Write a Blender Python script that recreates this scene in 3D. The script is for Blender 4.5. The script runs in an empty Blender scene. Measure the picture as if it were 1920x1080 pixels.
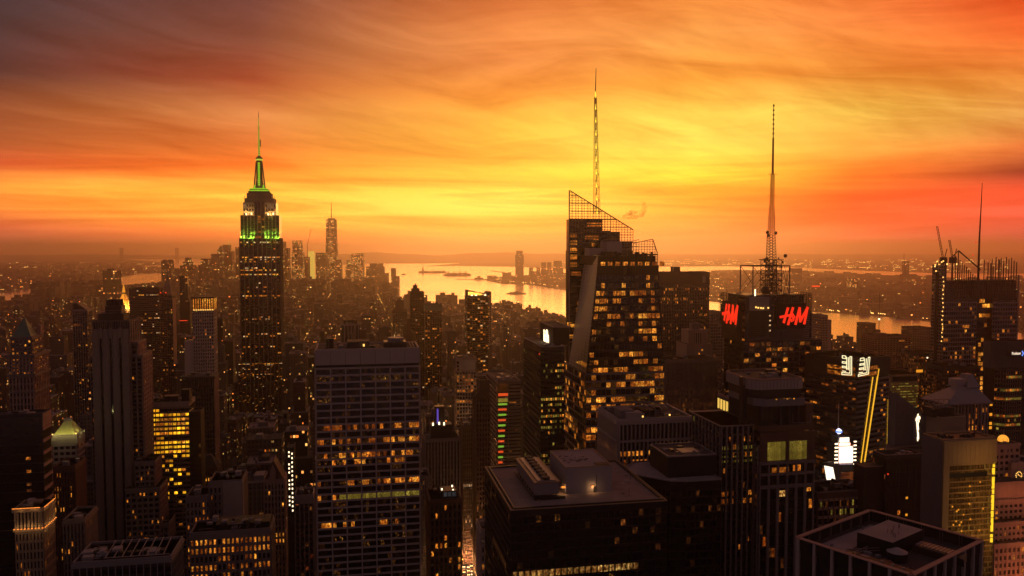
import bpy, math, random
from mathutils import Vector, Matrix
R = math.radians
SC = bpy.context.scene
# ---------------------------------------------------------------- camera
CAM_Z, PITCH, FPX = 280.0, R(2.83), 1500.0
cam_d = bpy.data.cameras.new('camera'); cam = bpy.data.objects.new('camera', cam_d)
SC.collection.objects.link(cam); SC.camera = cam
cam.location = (0, 0, CAM_Z); cam.rotation_euler = (math.pi/2 - PITCH, 0, 0)
cam_d.sensor_width = 36.0; cam_d.lens = 36.0*FPX/1920.0
cam_d.clip_start = 1.0; cam_d.clip_end = 200000.0
# ---------------------------------------------------------------- render look
SC.view_settings.view_transform = 'Standard'; SC.view_settings.look = 'None'
SC.view_settings.exposure = 0.0; SC.view_settings.gamma = 1.0
SC.render.engine = 'CYCLES'
cy = SC.cycles
cy.max_bounces = 4; cy.diffuse_bounces = 2; cy.glossy_bounces = 2; cy.transmission_bounces = 2
cy.volume_bounces = 1; cy.transparent_max_bounces = 12
cy.caustics_reflective = False; cy.caustics_refractive = False
cy.sample_clamp_indirect = 4.0; cy.use_denoising = True

def lin(c):
    o = []
    for v in c:
        v /= 255.0
        o.append(v/12.92 if v <= .04045 else ((v+.055)/1.055)**2.4)
    return tuple(o)+(1.0,)

class NT:
    """tiny helper to write node trees"""
    def __init__(s, tree):
        s.t = tree; s.n = tree.nodes; s.l = tree.links
        s.n.clear()
    def node(s, kind, **kw):
        nd = s.n.new(kind)
        for k, v in kw.items(): setattr(nd, k, v)
        return nd
    def put(s, sock, v):
        if hasattr(v, 'is_output') or isinstance(v, bpy.types.NodeSocket): s.l.new(v, sock)
        else: sock.default_value = v
    def math(s, op, a, b=0.0, c=None, clamp=False):
        nd = s.node('ShaderNodeMath', operation=op, use_clamp=clamp)
        s.put(nd.inputs[0], a); s.put(nd.inputs[1], b)
        if c is not None: s.put(nd.inputs[2], c)
        return nd.outputs[0]
    def mix(s, f, a, b, blend='MIX'):
        nd = s.node('ShaderNodeMix', data_type='RGBA', blend_type=blend)
        s.put(nd.inputs[0], f); s.put(nd.inputs[6], a); s.put(nd.inputs[7], b)
        return nd.outputs[2]
    def ramp(s, f, stops, interp='LINEAR'):
        nd = s.node('ShaderNodeValToRGB'); cr = nd.color_ramp; cr.interpolation = interp
        while len(cr.elements) > 1: cr.elements.remove(cr.elements[-1])
        cr.elements[0].position = stops[0][0]; cr.elements[0].color = stops[0][1]
        for p, c in stops[1:]:
            e = cr.elements.new(p); e.color = c
        s.put(nd.inputs[0], f); return nd.outputs[0]
    def mrange(s, v, a, b, c=0.0, d=1.0, smooth=False):
        nd = s.node('ShaderNodeMapRange', interpolation_type='SMOOTHSTEP' if smooth else 'LINEAR')
        s.put(nd.inputs[0], v)
        for i, q in enumerate((a, b, c, d)): nd.inputs[i+1].default_value = q
        return nd.outputs[0]
    def noise(s, vec, scale, detail=2.0, rough=.5, dist=0.0, dim='3D'):
        nd = s.node('ShaderNodeTexNoise', noise_dimensions=dim)
        if vec is not None: s.l.new(vec, nd.inputs['Vector'])
        nd.inputs['Scale'].default_value = scale; nd.inputs['Detail'].default_value = detail
        nd.inputs['Roughness'].default_value = rough; nd.inputs['Distortion'].default_value = dist
        return nd.outputs[0]
    def comb(s, x, y, z=0.0):
        nd = s.node('ShaderNodeCombineXYZ')
        for i, q in enumerate((x, y, z)): s.put(nd.inputs[i], q)
        return nd.outputs[0]

SKY_GAIN = 1.15    # the low sky is seen through many kilometres of haze
# ---------------------------------------------------------------- sky (world)
W = bpy.data.worlds.new('World'); SC.world = W; W.use_nodes = True
T = NT(W.node_tree)
tc = T.node('ShaderNodeTexCoord'); sx = T.node('ShaderNodeSeparateXYZ'); T.l.new(tc.outputs['Generated'], sx.inputs[0])
X, Y, Z = sx.outputs
az = T.math('ARCTAN2', X, Y)                  # 0 straight ahead, + to the right
el = T.math('ARCSINE', Z)
COLS = {  # azimuth column -> (pixel row of the elevation, colour)
 0:   [(0,(52,43,50)),(100,(74,54,54)),(190,(98,60,54)),(245,(172,96,54)),(300,(190,98,48)),(332,(218,92,44)),(368,(246,160,56)),(400,(240,138,48)),(430,(205,92,50)),(467,(150,78,60))],
 480: [(0,(108,66,62)),(100,(136,76,58)),(170,(168,76,46)),(230,(226,138,76)),(285,(232,120,50)),(322,(252,124,40)),(365,(250,172,58)),(410,(248,172,62)),(440,(240,122,50)),(467,(225,110,62))],
 960: [(0,(216,118,62)),(60,(236,140,72)),(120,(242,150,78)),(185,(250,158,58)),(245,(255,192,64)),(330,(253,190,58)),(385,(254,196,76)),(422,(255,165,54)),(467,(250,135,60))],
 1300:[(0,(250,150,68)),(80,(253,172,86)),(160,(254,172,62)),(215,(255,216,84)),(270,(255,230,90)),(330,(255,216,58)),(365,(255,165,36)),(400,(248,140,40)),(467,(235,115,62))],
 1600:[(0,(250,130,60)),(80,(250,140,68)),(160,(252,162,70)),(230,(255,214,92)),(280,(255,190,78)),(330,(250,122,36)),(380,(222,76,28)),(420,(228,86,44)),(467,(205,85,62))],
 1920:[(0,(236,78,38)),(60,(242,86,40)),(130,(250,112,50)),(200,(251,160,72)),(255,(250,188,98)),(305,(228,122,60)),(345,(138,52,40)),(378,(222,72,46)),(420,(205,72,56)),(467,(160,68,66))],
}
E0, E1 = R(-3), R(40)
def emap(y): return (math.atan((466-y)/1500.0) - E0)/(E1-E0)
ef = T.math('DIVIDE', T.math('SUBTRACT', el, E0), E1-E0, clamp=True)
prev = None; keys = sorted(COLS)
HI = lin((96, 56, 52)); HIR = lin((150, 70, 50))
for k in keys:
    st = [(0.0, lin(COLS[k][-1][1]))] + [(emap(y), lin(c)) for y, c in reversed(COLS[k])]
    st.append((1.0, HI if k < 900 else HIR))
    col = T.ramp(ef, st)
    if prev is None: out = col
    else:
        a0 = math.atan((prev-960)/1500.0); a1 = math.atan((k-960)/1500.0)
        out = T.mix(T.mrange(az, a0, a1), out, col)
    prev = k
# cloud streaks: coordinates of a flat cloud sheet overhead, stretched along the wind
zz = T.math('ADD', T.math('MAXIMUM', Z, 0.0), 0.11)
px_ = T.math('DIVIDE', X, zz); py_ = T.math('DIVIDE', Y, zz)
ca, sa = math.cos(R(-50)), math.sin(R(-50))
u = T.math('ADD', T.math('MULTIPLY', px_, ca), T.math('MULTIPLY', py_, -sa))
v = T.math('ADD', T.math('MULTIPLY', px_, sa), T.math('MULTIPLY', py_, ca))
def streak(fu, fv, off, detail, rough, dist):
    vec = T.comb(T.math('MULTIPLY_ADD', u, fu, off), T.math('MULTIPLY', v, fv))
    return T.noise(vec, 1.0, detail, rough, dist, '2D')
n1 = streak(.20, .75, 3.1, 6, .55, .9)
n2 = streak(.55, 2.6, 9.7, 8, .6, .8)
n3 = streak(1.3, 9.0, 1.7, 5, .6, .5)
wz = T.noise(T.comb(T.math('MULTIPLY', az, 1.6), T.math('MULTIPLY', el, 3.5)), 1.0, 3, .5, 0, '2D')
def band(fa, fe, tilt, off, detail, rough, dist):   # long cloud bars, almost level, bent by a slow wave
    e = T.math('ADD', T.math('MULTIPLY', el, fe), T.math('ADD', T.math('MULTIPLY', az, tilt), T.math('MULTIPLY', wz, fe*.11)))
    return T.noise(T.comb(T.math('MULTIPLY_ADD', az, fa, off), e), 1.0, detail, rough, dist, '2D')
b1 = band(1.7, 9.0, 1.3, 2.3, 6, .55, .7); b2 = band(3.6, 30.0, 3.4, 7.1, 6, .62, .5)
fan = T.math('ADD', T.math('MULTIPLY', n1, .5), T.math('ADD', T.math('MULTIPLY', n2, .36), T.math('MULTIPLY', n3, .14)))
lev = T.math('ADD', T.math('MULTIPLY', b1, .5), T.math('MULTIPLY', b2, .5))
nn = T.math('ADD', T.math('MULTIPLY', fan, .38), T.math('MULTIPLY', lev, .62))
# thin level bars of cloud close to the horizon
hv = T.comb(T.math('MULTIPLY', az, 2.2), T.math('MULTIPLY', el, 46.0))
n4 = T.noise(hv, 1.0, 6, .6, .6, '2D')
lowmask = T.mrange(el, R(9), R(3), smooth=True)
m = T.math('ADD', T.math('MULTIPLY', nn, T.math('SUBTRACT', 1.0, T.math('MULTIPLY', lowmask, .55))), T.math('MULTIPLY', T.math('MULTIPLY', n4, lowmask), .55))
dark = T.mix(1.0, out, (.76, .54, .36, 1), 'MULTIPLY')
brig = T.mix(1.0, out, (1.18, 1.20, 1.2, 1), 'MULTIPLY')
out = T.mix(T.mrange(m, .37, .585), dark, brig)
# the sky behind the camera and overhead: dusk
rear = T.ramp(T.math('DIVIDE', el, R(90), clamp=True), [(0, lin((88, 66, 68))), (.25, lin((94, 74, 78))), (1, lin((74, 61, 68)))])
aabs = T.math('ABSOLUTE', T.math('SUBTRACT', az, R(8)))
front = T.mrange(aabs, R(75), R(32), smooth=True)
front = T.math('MULTIPLY', front, T.mrange(el, R(60), R(20), smooth=True))
out = T.mix(front, rear, out)
bg = T.node('ShaderNodeBackground'); T.l.new(out, bg.inputs[0]); T.l.new(T.math('ADD', 1.0, T.math('MULTIPLY', T.mrange(el, R(7.0), R(0.5)), SKY_GAIN)), bg.inputs[1])
wo = T.node('ShaderNodeOutputWorld'); T.l.new(bg.outputs[0], wo.inputs[0])
# ---------------------------------------------------------------- sun, just above the horizon on the right behind cloud
sd = bpy.data.lights.new('sun', 'SUN'); sun = bpy.data.objects.new('sun', sd); SC.collection.objects.link(sun)
sd.energy = 0.5; sd.angle = R(30); sd.color = (1.0, .38, .12)
SUN_AZ, SUN_EL = R(5), R(8)
sun.rotation_euler = Vector((-math.sin(SUN_AZ)*math.cos(SUN_EL), -math.cos(SUN_AZ)*math.cos(SUN_EL), -math.sin(SUN_EL))).to_track_quat('-Z', 'Y').to_euler()

# ---------------------------------------------------------------- projection (photo pixels of a 1920 wide frame <-> metres)
cP, sP = math.cos(PITCH), math.sin(PITCH)
def hz(Yd, ypx):                 # height above ground of something seen at row ypx, Yd metres away
    t = (540-ypx)/FPX
    return CAM_Z + Yd*(t*cP - sP)/(cP + t*sP)
def dep(Yd, z): return Yd*cP - (z-CAM_Z)*sP
def xw(Yd, z, xpx): return (xpx-960)/FPX*dep(Yd, z)
def ground(xpx, ypx, z=0.0):     # point of level z under a pixel
    t = (540-ypx)/FPX; h = z-CAM_Z
    Yd = h*(cP+t*sP)/(t*cP-sP)
    return Vector((xw(Yd, z, xpx), Yd, z))
def proj(p):
    d = p[1]*cP-(p[2]-CAM_Z)*sP
    v = p[1]*sP+(p[2]-CAM_Z)*cP
    return 960+FPX*p[0]/d, 540-FPX*v/d
TH = R(11.0); CX, CY = math.cos(TH), math.sin(TH)
# ---------------------------------------------------------------- mesh builder
class MB:
    def __init__(s): s.v = []; s.f = []; s.m = []; s.uv = []
    def quad(s, a, b, c, d, m=0, uv=None):
        i = len(s.v); s.v += [a, b, c, d]; s.f.append((i, i+1, i+2, i+3)); s.m.append(m)
        s.uv += uv if uv else [(0, 0)]*4
    def poly(s, pts, m=0, uv=None):
        i = len(s.v); s.v += list(pts); s.f.append(tuple(range(i, i+len(pts)))); s.m.append(m)
        s.uv += uv if uv else [(0, 0)]*len(pts)
    def box(s, x0, x1, y0, y1, z0, z1, m=0, mt=None, us=1.0, uo=(0, 0), bottom=False):
        """box with UVs in metres on its sides"""
        if mt is None: mt = m
        if x1 < x0: x0, x1 = x1, x0
        if y1 < y0: y0, y1 = y1, y0
        def q(a, b, m):
            w = math.hypot(b[0]-a[0], b[1]-a[1])
            u0 = uo[0]; 
            s.quad((a[0], a[1], z0), (b[0], b[1], z0), (b[0], b[1], z1), (a[0], a[1], z1), m,
                   [(u0, z0*us+uo[1]), (u0+w*us, z0*us+uo[1]), (u0+w*us, z1*us+uo[1]), (u0, z1*us+uo[1])])
        q((x0, y0), (x1, y0), m); q((x1, y0), (x1, y1), m); q((x1, y1), (x0, y1), m); q((x0, y1), (x0, y0), m)
        s.quad((x0, y0, z1), (x1, y0, z1), (x1, y1, z1), (x0, y1, z1), mt)
        if bottom: s.quad((x0, y1, z0), (x1, y1, z0), (x1, y0, z0), (x0, y0, z0), mt)
    def prism(s, pts, z0, z1, m=0, mt=None, us=1.0, uo=(0, 0), top=None):
        """upright prism over a ccw outline; top = second outline for a taper"""
        if mt is None: mt = m
        tp = top or pts; n = len(pts); u = uo[0]
        for i in range(n):
            a, b = pts[i], pts[(i+1) % n]; c, d = tp[(i+1) % n], tp[i]
            w = math.hypot(b[0]-a[0], b[1]-a[1])*us
            s.quad((a[0], a[1], z0), (b[0], b[1], z0), (c[0], c[1], z1), (d[0], d[1], z1), m,
                   [(u, z0*us), (u+w, z0*us), (u+w, z1*us), (u, z1*us)]); u += w
        s.poly([(p[0], p[1], z1) for p in tp], mt)
    def cyl(s, x, y, r, z0, z1, n=12, m=0, r1=None, mt=None):
        r1 = r if r1 is None else r1
        c = [(math.cos(2*math.pi*i/n), math.sin(2*math.pi*i/n)) for i in range(n)]
        s.prism([(x+r*a, y+r*b) for a, b in c], z0, z1, m, mt, top=[(x+r1*a, y+r1*b) for a, b in c])
    def bar(s, a, b, r, m=0, r1=None, n=4):
        a = Vector(a); b = Vector(b); d = b-a
        if d.length < 1e-6: return
        r1 = r if r1 is None else r1
        q = d.to_track_quat('Z', 'Y'); pa = []; pb = []
        for i in range(n):
            t = 2*math.pi*(i+.5)/n; o = q @ Vector((math.cos(t), math.sin(t), 0))
            pa.append(tuple(a+o*r)); pb.append(tuple(b+o*r1))
        for i in range(n):
            j = (i+1) % n; s.quad(pa[i], pa[j], pb[j], pb[i], m)
        s.poly(pb, m); s.poly(pa[::-1], m)
    def sphere(s, x, y, z, r, m=0, n=12, k=8, sz=1.0):
        for i in range(k):
            t0, t1 = math.pi*i/k, math.pi*(i+1)/k
            for j in range(n):
                p0, p1 = 2*math.pi*j/n, 2*math.pi*(j+1)/n
                P = lambda t, p: (x+r*math.sin(t)*math.cos(p), y+r*math.sin(t)*math.sin(p), z+sz*r*math.cos(t))
                s.quad(P(t1, p0), P(t1, p1), P(t0, p1), P(t0, p0), m)
    def mesh(s, name, mats):
        me = bpy.data.meshes.new(name)
        me.from_pydata(s.v, [], s.f)
        for mm in mats: me.materials.append(mm)
        me.polygons.foreach_set('material_index', s.m)
        ul = me.uv_layers.new(name='UVMap')
        ul.data.foreach_set('uv', [q for p in s.uv for q in p])
        me.validate(); me.update()
        return me
    def build(s, name, mats, parent=None):
        if not isinstance(mats, (list, tuple)): mats = [mats]
        o = bpy.data.objects.new(name, s.mesh(name, mats)); SC.collection.objects.link(o); o.parent = parent
        return o
def tag(o, label=None, cat=None, group=None, kind=None):
    if label: o['label'] = label
    if cat: o['category'] = cat
    if group: o['group'] = group
    if kind: o['kind'] = kind
    return o
def empty(name, loc, rz=0.0, label=None, cat=None, group=None):
    o = bpy.data.objects.new(name, None); SC.collection.objects.link(o); o.location = loc; o.rotation_euler.z = rz
    return tag(o, label, cat, group)
# ---------------------------------------------------------------- materials
M = {}
def newmat(name):
    m = bpy.data.materials.new(name); m.use_nodes = True; M[name] = m
    return m, NT(m.node_tree)
def principled(t, col, rough=.6, metal=0.0, spec=.5, emit=None, estr=0.0, normal=None):
    b = t.node('ShaderNodeBsdfPrincipled'); o = t.node('ShaderNodeOutputMaterial')
    t.put(b.inputs['Base Color'], col); t.put(b.inputs['Roughness'], rough); t.put(b.inputs['Metallic'], metal)
    b.inputs['Specular IOR Level'].default_value = spec
    if emit is not None: t.put(b.inputs['Emission Color'], emit)
    t.put(b.inputs['Emission Strength'], estr)
    if normal is not None: t.l.new(normal, b.inputs['Normal'])
    t.l.new(b.outputs[0], o.inputs[0]); return b
def wallmat(name, col, rough=.75, var=.35, scale=.12, metal=0.0, spec=.3):
    m, t = newmat(name); g = t.node('ShaderNodeNewGeometry'); sp = t.node('ShaderNodeSeparateXYZ'); t.l.new(g.outputs['Position'], sp.inputs[0])
    vec = t.comb(sp.outputs[0], sp.outputs[1], t.math('MULTIPLY', sp.outputs[2], .3))   # streaks run down
    n = t.noise(vec, scale, 4, .6); n2 = t.noise(g.outputs['Position'], scale*8, 3, .6)
    k = t.math('ADD', t.math('MULTIPLY', n, var*1.4), t.math('ADD', t.math('MULTIPLY', n2, var*.6), 1-var))
    c = t.mix(1.0, (*col, 1), t.comb(k, k, k), 'MULTIPLY')
    principled(t, c, rough, metal, spec); return m
def litmat(name, c0, c1, lo, hi, scale=.55, base=(.02, .015, .01), thr=None):
    """lit window: warm light broken up by blinds, desks and people"""
    m, t = newmat(name); g = t.node('ShaderNodeNewGeometry')
    sp = t.node('ShaderNodeSeparateXYZ'); t.l.new(g.outputs['Position'], sp.inputs[0])
    hor = t.math('ADD', t.math('MULTIPLY', sp.outputs[0], CX), t.math('MULTIPLY', sp.outputs[1], CX))
    vec = t.comb(t.math('MULTIPLY', hor, scale*1.6), t.math('MULTIPLY', sp.outputs[2], scale), 0.0)
    n = t.noise(vec, 1.0, 3, .7, .4); big = t.noise(g.outputs['Position'], .045, 2, .5)
    a, b = thr or (.40, .60)
    f = t.mrange(n, a, b); f = t.math('MULTIPLY', f, t.mrange(big, .35, .62, .35, 1.0))
    oi = t.node('ShaderNodeObjectInfo'); cell = t.noise(g.outputs['Position'], .28, 1, .5)
    ra = t.math('MULTIPLY_ADD', t.math('POWER', oi.outputs['Random'], 1.5), .85, .42); f = t.math('MULTIPLY', f, t.mrange(cell, .3, .62, .35, 1.0))
    bl = t.noise(t.comb(t.math('MULTIPLY', hor, 2.6), 0.0, 0.0), 1.0, 1, .5); f = t.math('MULTIPLY', f, t.mrange(bl, .38, .5, .55, 1.0))
    s = t.math('MULTIPLY', t.math('MULTIPLY_ADD', f, hi-lo, lo), ra)
    principled(t, (*base, 1), .4, emit=t.mix(f, (*c0, 1), (*c1, 1)), estr=s); return m
def glow(name, col, s):
    m, t = newmat(name); principled(t, (.02, .02, .02, 1), .5, emit=(*col, 1), estr=s); return m
def tone(r, g, b, k=1.0): return tuple(q*k for q in lin((r, g, b))[:3])

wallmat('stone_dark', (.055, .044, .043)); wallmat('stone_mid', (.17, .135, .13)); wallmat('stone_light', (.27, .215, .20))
wallmat('stone_pink', (.30, .19, .16)); wallmat('stone_warm', (.26, .19, .13)); wallmat('brick', (.11, .055, .04))  # stone_pink also carries sunset light painted on some right-hand walls
wallmat('metal_dark', (.03, .028, .03), .45, metal=.3); wallmat('metal_grey', (.19, .17, .18), .5, .2, metal=.2)
wallmat('panel_grey', (.34, .28, .265), .6, .15, .05); wallmat('panel_tan', (.30, .20, .11), .6, .2, .05)
wallmat('roof_dark', (.05, .044, .044), .9, .6, .2); wallmat('roof_grey', (.24, .21, .215), .9, .55, .10); wallmat('roof_gravel', (.21, .165, .155), .95, .5, .16)
wallmat('black', (.012, .011, .012), .6, .2); wallmat('asphalt', (.045, .045, .048), .9, .3, .05); wallmat('antenna_red', (.34, .06, .025), .6, .2)
wallmat('copper_green', (.10, .16, .12), .6, .3, .3); wallmat('steel', (.25, .22, .22), .4, .2, metal=.5)
m, t = newmat('glass'); g = t.node('ShaderNodeNewGeometry'); n = t.noise(g.outputs['Position'], .35, 2, .5)
principled(t, t.mix(n, (.004, .004, .005, 1), (.022, .017, .018, 1)), .12, spec=.5)
m, t = newmat('glass_blue'); principled(t, (.02, .024, .036, 1), .18, spec=.6)
WARM0, WARM1 = tone(200, 90, 20), tone(255, 190, 70)
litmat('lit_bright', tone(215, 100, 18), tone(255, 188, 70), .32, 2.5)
litmat('lit_warm', tone(200, 80, 16), tone(255, 162, 50), .1, 1.9, thr=(.40, .60))
litmat('lit_dim', tone(150, 70, 25), tone(230, 140, 55), .03, .7, thr=(.44, .64))
litmat('lit_patch', tone(200, 90, 20), tone(255, 190, 75), .0, 1.4, .9, thr=(.56, .66))
litmat('lit_olive', tone(140, 115, 35), tone(205, 180, 75), .26, 1.1, 1.2)
litmat('lit_gold', tone(230, 130, 10), tone(255, 196, 40), .55, 2.6, .35, thr=(.34, .46))
litmat('lit_red', tone(190, 60, 20), tone(255, 130, 60), .1, .8)
litmat('lit_white', tone(230, 170, 110), tone(255, 225, 170), .5, 2.2)
glow('light_warm', tone(255, 190, 95), 2.2); glow('light_white', tone(255, 225, 180), 2.6); glow('light_orange', tone(255, 140, 50), 1.6)
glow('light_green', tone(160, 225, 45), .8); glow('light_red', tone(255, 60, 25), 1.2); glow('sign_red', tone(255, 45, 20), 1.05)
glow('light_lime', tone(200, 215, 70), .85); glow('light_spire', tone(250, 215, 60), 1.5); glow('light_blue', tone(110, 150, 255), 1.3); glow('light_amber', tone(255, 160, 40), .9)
glow('led_orange', tone(255, 90, 35), .7); glow('led_green', tone(150, 205, 60), .6)
def facade(name, col, cw=3.2, ch=3.7, fw=.55, fh=.55, lit=.1, st=1.0, floorlit=.05, glassc=(.012, .011, .013), rowamt=.6):
    """wall with a grid of panes, some of them lit; UVs are metres"""
    m, t = newmat(name); tc = t.node('ShaderNodeUVMap'); s = t.node('ShaderNodeSeparateXYZ'); t.l.new(tc.outputs[0], s.inputs[0])
    oi = t.node('ShaderNodeObjectInfo'); off = t.math('MULTIPLY', t.math('FLOOR', t.math('MULTIPLY', oi.outputs['Random'], 97.0)), 13.0)
    uu = t.math('DIVIDE', s.outputs[0], cw); vv = t.math('DIVIDE', s.outputs[1], ch)
    iu = t.math('ADD', t.math('FLOOR', uu), off); iv = t.math('FLOOR', vv)
    fu = t.math('FRACT', uu); fv = t.math('FRACT', vv)
    du = t.math('LESS_THAN', t.math('ABSOLUTE', t.math('SUBTRACT', fu, .5)), fw/2)
    dv = t.math('LESS_THAN', t.math('ABSOLUTE', t.math('SUBTRACT', fv, .5)), fh/2)
    geo = t.node('ShaderNodeNewGeometry'); gn = t.node('ShaderNodeSeparateXYZ'); t.l.new(geo.outputs['Normal'], gn.inputs[0])
    side = t.math('LESS_THAN', t.math('ABSOLUTE', gn.outputs[2]), .5)
    win = t.math('MULTIPLY', t.math('MULTIPLY', du, dv), side)
    wn = t.node('ShaderNodeTexWhiteNoise', noise_dimensions='2D'); t.l.new(t.comb(iu, iv), wn.inputs[0])
    wf = t.node('ShaderNodeTexWhiteNoise', noise_dimensions='2D'); t.l.new(t.comb(t.math('ADD', t.math('FLOOR', t.math('DIVIDE', iu, 6.0)), .3), iv), wf.inputs[0])
    cl = t.noise(t.comb(t.math('MULTIPLY', iu, .13), t.math('MULTIPLY', iv, .17)), 1.0, 2, .5, 0, '2D')
    pr = t.math('MULTIPLY', t.mrange(cl, .38, .66, .25, 2.2), lit)
    rowon = t.math('MULTIPLY', t.math('LESS_THAN', wf.outputs[0], floorlit), rowamt)
    on = t.math('LESS_THAN', wn.outputs[0], t.math('ADD', pr, rowon))
    sp = t.node('ShaderNodeSeparateXYZ'); t.l.new(wn.outputs[1], sp.inputs[0])
    pw = t.math('POWER', sp.outputs[1], 1.6)
    es = t.math('MULTIPLY', t.math('MULTIPLY', on, win), t.math('MULTIPLY_ADD', pw, st*1.3, st*.12))
    ec = t.mix(sp.outputs[2], (*tone(255, 120, 35), 1), (*tone(255, 205, 110), 1))
    big = t.noise(geo.outputs['Position'], .02, 2, .5)
    k = t.math('MULTIPLY_ADD', big, 1.0, .5); wc = t.mix(1.0, (*col, 1), t.comb(k, k, k), 'MULTIPLY')
    base = t.mix(win, wc, (*glassc, 1)); rg = t.math('MULTIPLY_ADD', win, -.5, .8)
    principled(t, base, rg, emit=ec, estr=es, spec=.35); return m

for q in range(6): glow('green_%d' % q, tone(120-10*q, 235, 25), [1.15, .8, .5, .28, .14, .06][q])
wallmat('deco_lit', (.42, .36, .28))
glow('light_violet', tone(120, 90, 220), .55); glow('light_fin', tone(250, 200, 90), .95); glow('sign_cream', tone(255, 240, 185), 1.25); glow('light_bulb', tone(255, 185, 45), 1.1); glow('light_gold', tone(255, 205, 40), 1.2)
glow('screen_white', tone(255, 235, 210), 1.7); glow('screen_orange', tone(255, 110, 50), 1.6); glow('ball_white', tone(230, 225, 255), 2.6); glow('globe_glow', tone(255, 165, 55), 1.15); glow('sign_soft', tone(255, 225, 195), .9)
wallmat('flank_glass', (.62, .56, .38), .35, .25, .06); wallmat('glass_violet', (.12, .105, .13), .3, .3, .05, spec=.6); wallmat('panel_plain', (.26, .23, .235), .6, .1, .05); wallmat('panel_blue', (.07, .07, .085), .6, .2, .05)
wallmat('mast_dark', (.05, .015, .015), .6, .2); wallmat('brick_red', (.13, .04, .04), .8); wallmat('pane_dark', (.02, .012, .01), .4); wallmat('clock_face', (.05, .025, .02), .6)
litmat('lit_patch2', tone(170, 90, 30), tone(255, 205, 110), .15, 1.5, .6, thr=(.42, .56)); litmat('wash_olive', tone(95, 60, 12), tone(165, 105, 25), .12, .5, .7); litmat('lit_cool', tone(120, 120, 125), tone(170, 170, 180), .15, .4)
litmat('screen_mixed', tone(110, 90, 160), tone(240, 220, 190), .3, .9, .9); litmat('screen_mixed2', tone(120, 40, 40), tone(255, 140, 40), .1, 1.3, .9)
wallmat('stone_flood', (.38, .24, .19), .8, .4, .3); wallmat('grid_gold', (.32, .20, .08), .6, .25, .2); wallmat('roof_pale', (.55, .52, .20), .7, .3, .4); wallmat('gold_leaf', (.60, .38, .12), .5, .2, .2)

wallmat('deco_stone', (.10, .078, .075))

litmat('screen_hot', tone(255, 170, 130), tone(255, 240, 225), .5, 1.5, .9, thr=(.38, .5))

wallmat('stone_deep', (.20, .155, .14)); wallmat('stone_dim', (.10, .08, .078))
# ---------------------------------------------------------------- water and land
m, t = newmat('water'); g = t.node('ShaderNodeNewGeometry')
mp = t.node('ShaderNodeMapping'); t.l.new(g.outputs['Position'], mp.inputs[0]); mp.inputs['Scale'].default_value = (1, .45, 1)
n = t.noise(mp.outputs[0], .02, 6, .65); bp = t.node('ShaderNodeBump'); bp.inputs['Strength'].default_value = .16; bp.inputs['Distance'].default_value = 8
t.l.new(n, bp.inputs['Height'])
big = t.noise(mp.outputs[0], .0012, 4, .6)
principled(t, (.86, .78, .76, 1), t.mrange(big, .3, .7, .10, .24), metal=.85, normal=bp.outputs[0])
m, t = newmat('land'); g = t.node('ShaderNodeNewGeometry'); n = t.noise(g.outputs['Position'], .012, 6, .7); n2 = t.noise(g.outputs['Position'], .0011, 4, .6)
principled(t, t.mix(n, (.02, .02, .016, 1), (.10, .08, .07, 1)), .9, spec=.1)
m, t = newmat('hill'); g = t.node('ShaderNodeNewGeometry'); n = t.noise(g.outputs['Position'], .004, 6, .7)
principled(t, t.mix(n, (.03, .035, .025, 1), (.08, .07, .055, 1)), .95, spec=.05)
BIG = 90000
w = MB(); w.poly([(-BIG, -3000, 0), (BIG, -3000, 0), (BIG, BIG, 0), (-BIG, BIG, 0)]); tag(w.build('water', M['water']), kind='structure')
LANDS = {}
def land(name, pix, z=1.2, extra=None, mat='land', far=None):
    """shore traced on the ground, as a low slab standing in the water"""
    pts = [ground(x, y, z) for x, y in pix]
    if extra: pts += [Vector(e+(z,)) for e in extra]
    pp = [(p.x, p.y) for p in pts]
    A = sum(pp[i][0]*pp[(i+1) % len(pp)][1]-pp[(i+1) % len(pp)][0]*pp[i][1] for i in range(len(pp)))
    if A < 0: pp.reverse()
    b = MB(); b.prism(pp, -.5, z); tag(b.build(name, M[mat]), kind='structure'); LANDS[name] = pp
    return pp
# Manhattan: from the East River shore round the Battery and up the Hudson shore
land('ground', [(-60, 590), (120, 548), (230, 534), (300, 530), (440, 536), (560, 546), (640, 552), (700, 552), (745, 560), (760, 568), (830, 572), (930, 582), (1010, 597), (1080, 612),
                (1200, 625), (1345, 640), (1450, 650), (1560, 656), (1640, 664), (1760, 672), (1960, 690)], 1.2, extra=[(2600, -400), (-2600, -400), (-2600, 1800)])
# Brooklyn, with an inlet of the harbour cut into it
land('brooklyn_ground', [(-80, 560), (60, 540), (150, 532), (225, 520), (262, 513), (330, 510), (300, 503), (235, 503), (232, 500), (300, 497), (330, 494), (300, 491), (230, 486), (200, 483), (120, 478), (-200, 478)], 1.3)
# Staten Island and the far shore of New Jersey
land('staten_island_ground', [(480, 489), (560, 494), (640, 496), (700, 494), (790, 494), (870, 493), (960, 490), (1000, 486), (1000, 479), (480, 479)], 1.3)
land('far_shore_ground', [(795, 499), (860, 498.5), (960, 500), (1060, 504), (1240, 500), (1360, 499), (1500, 502), (1640, 508), (1760, 512), (2100, 514), (2100, 476.5), (900, 476.5), (860, 494)], 1.3)
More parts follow.
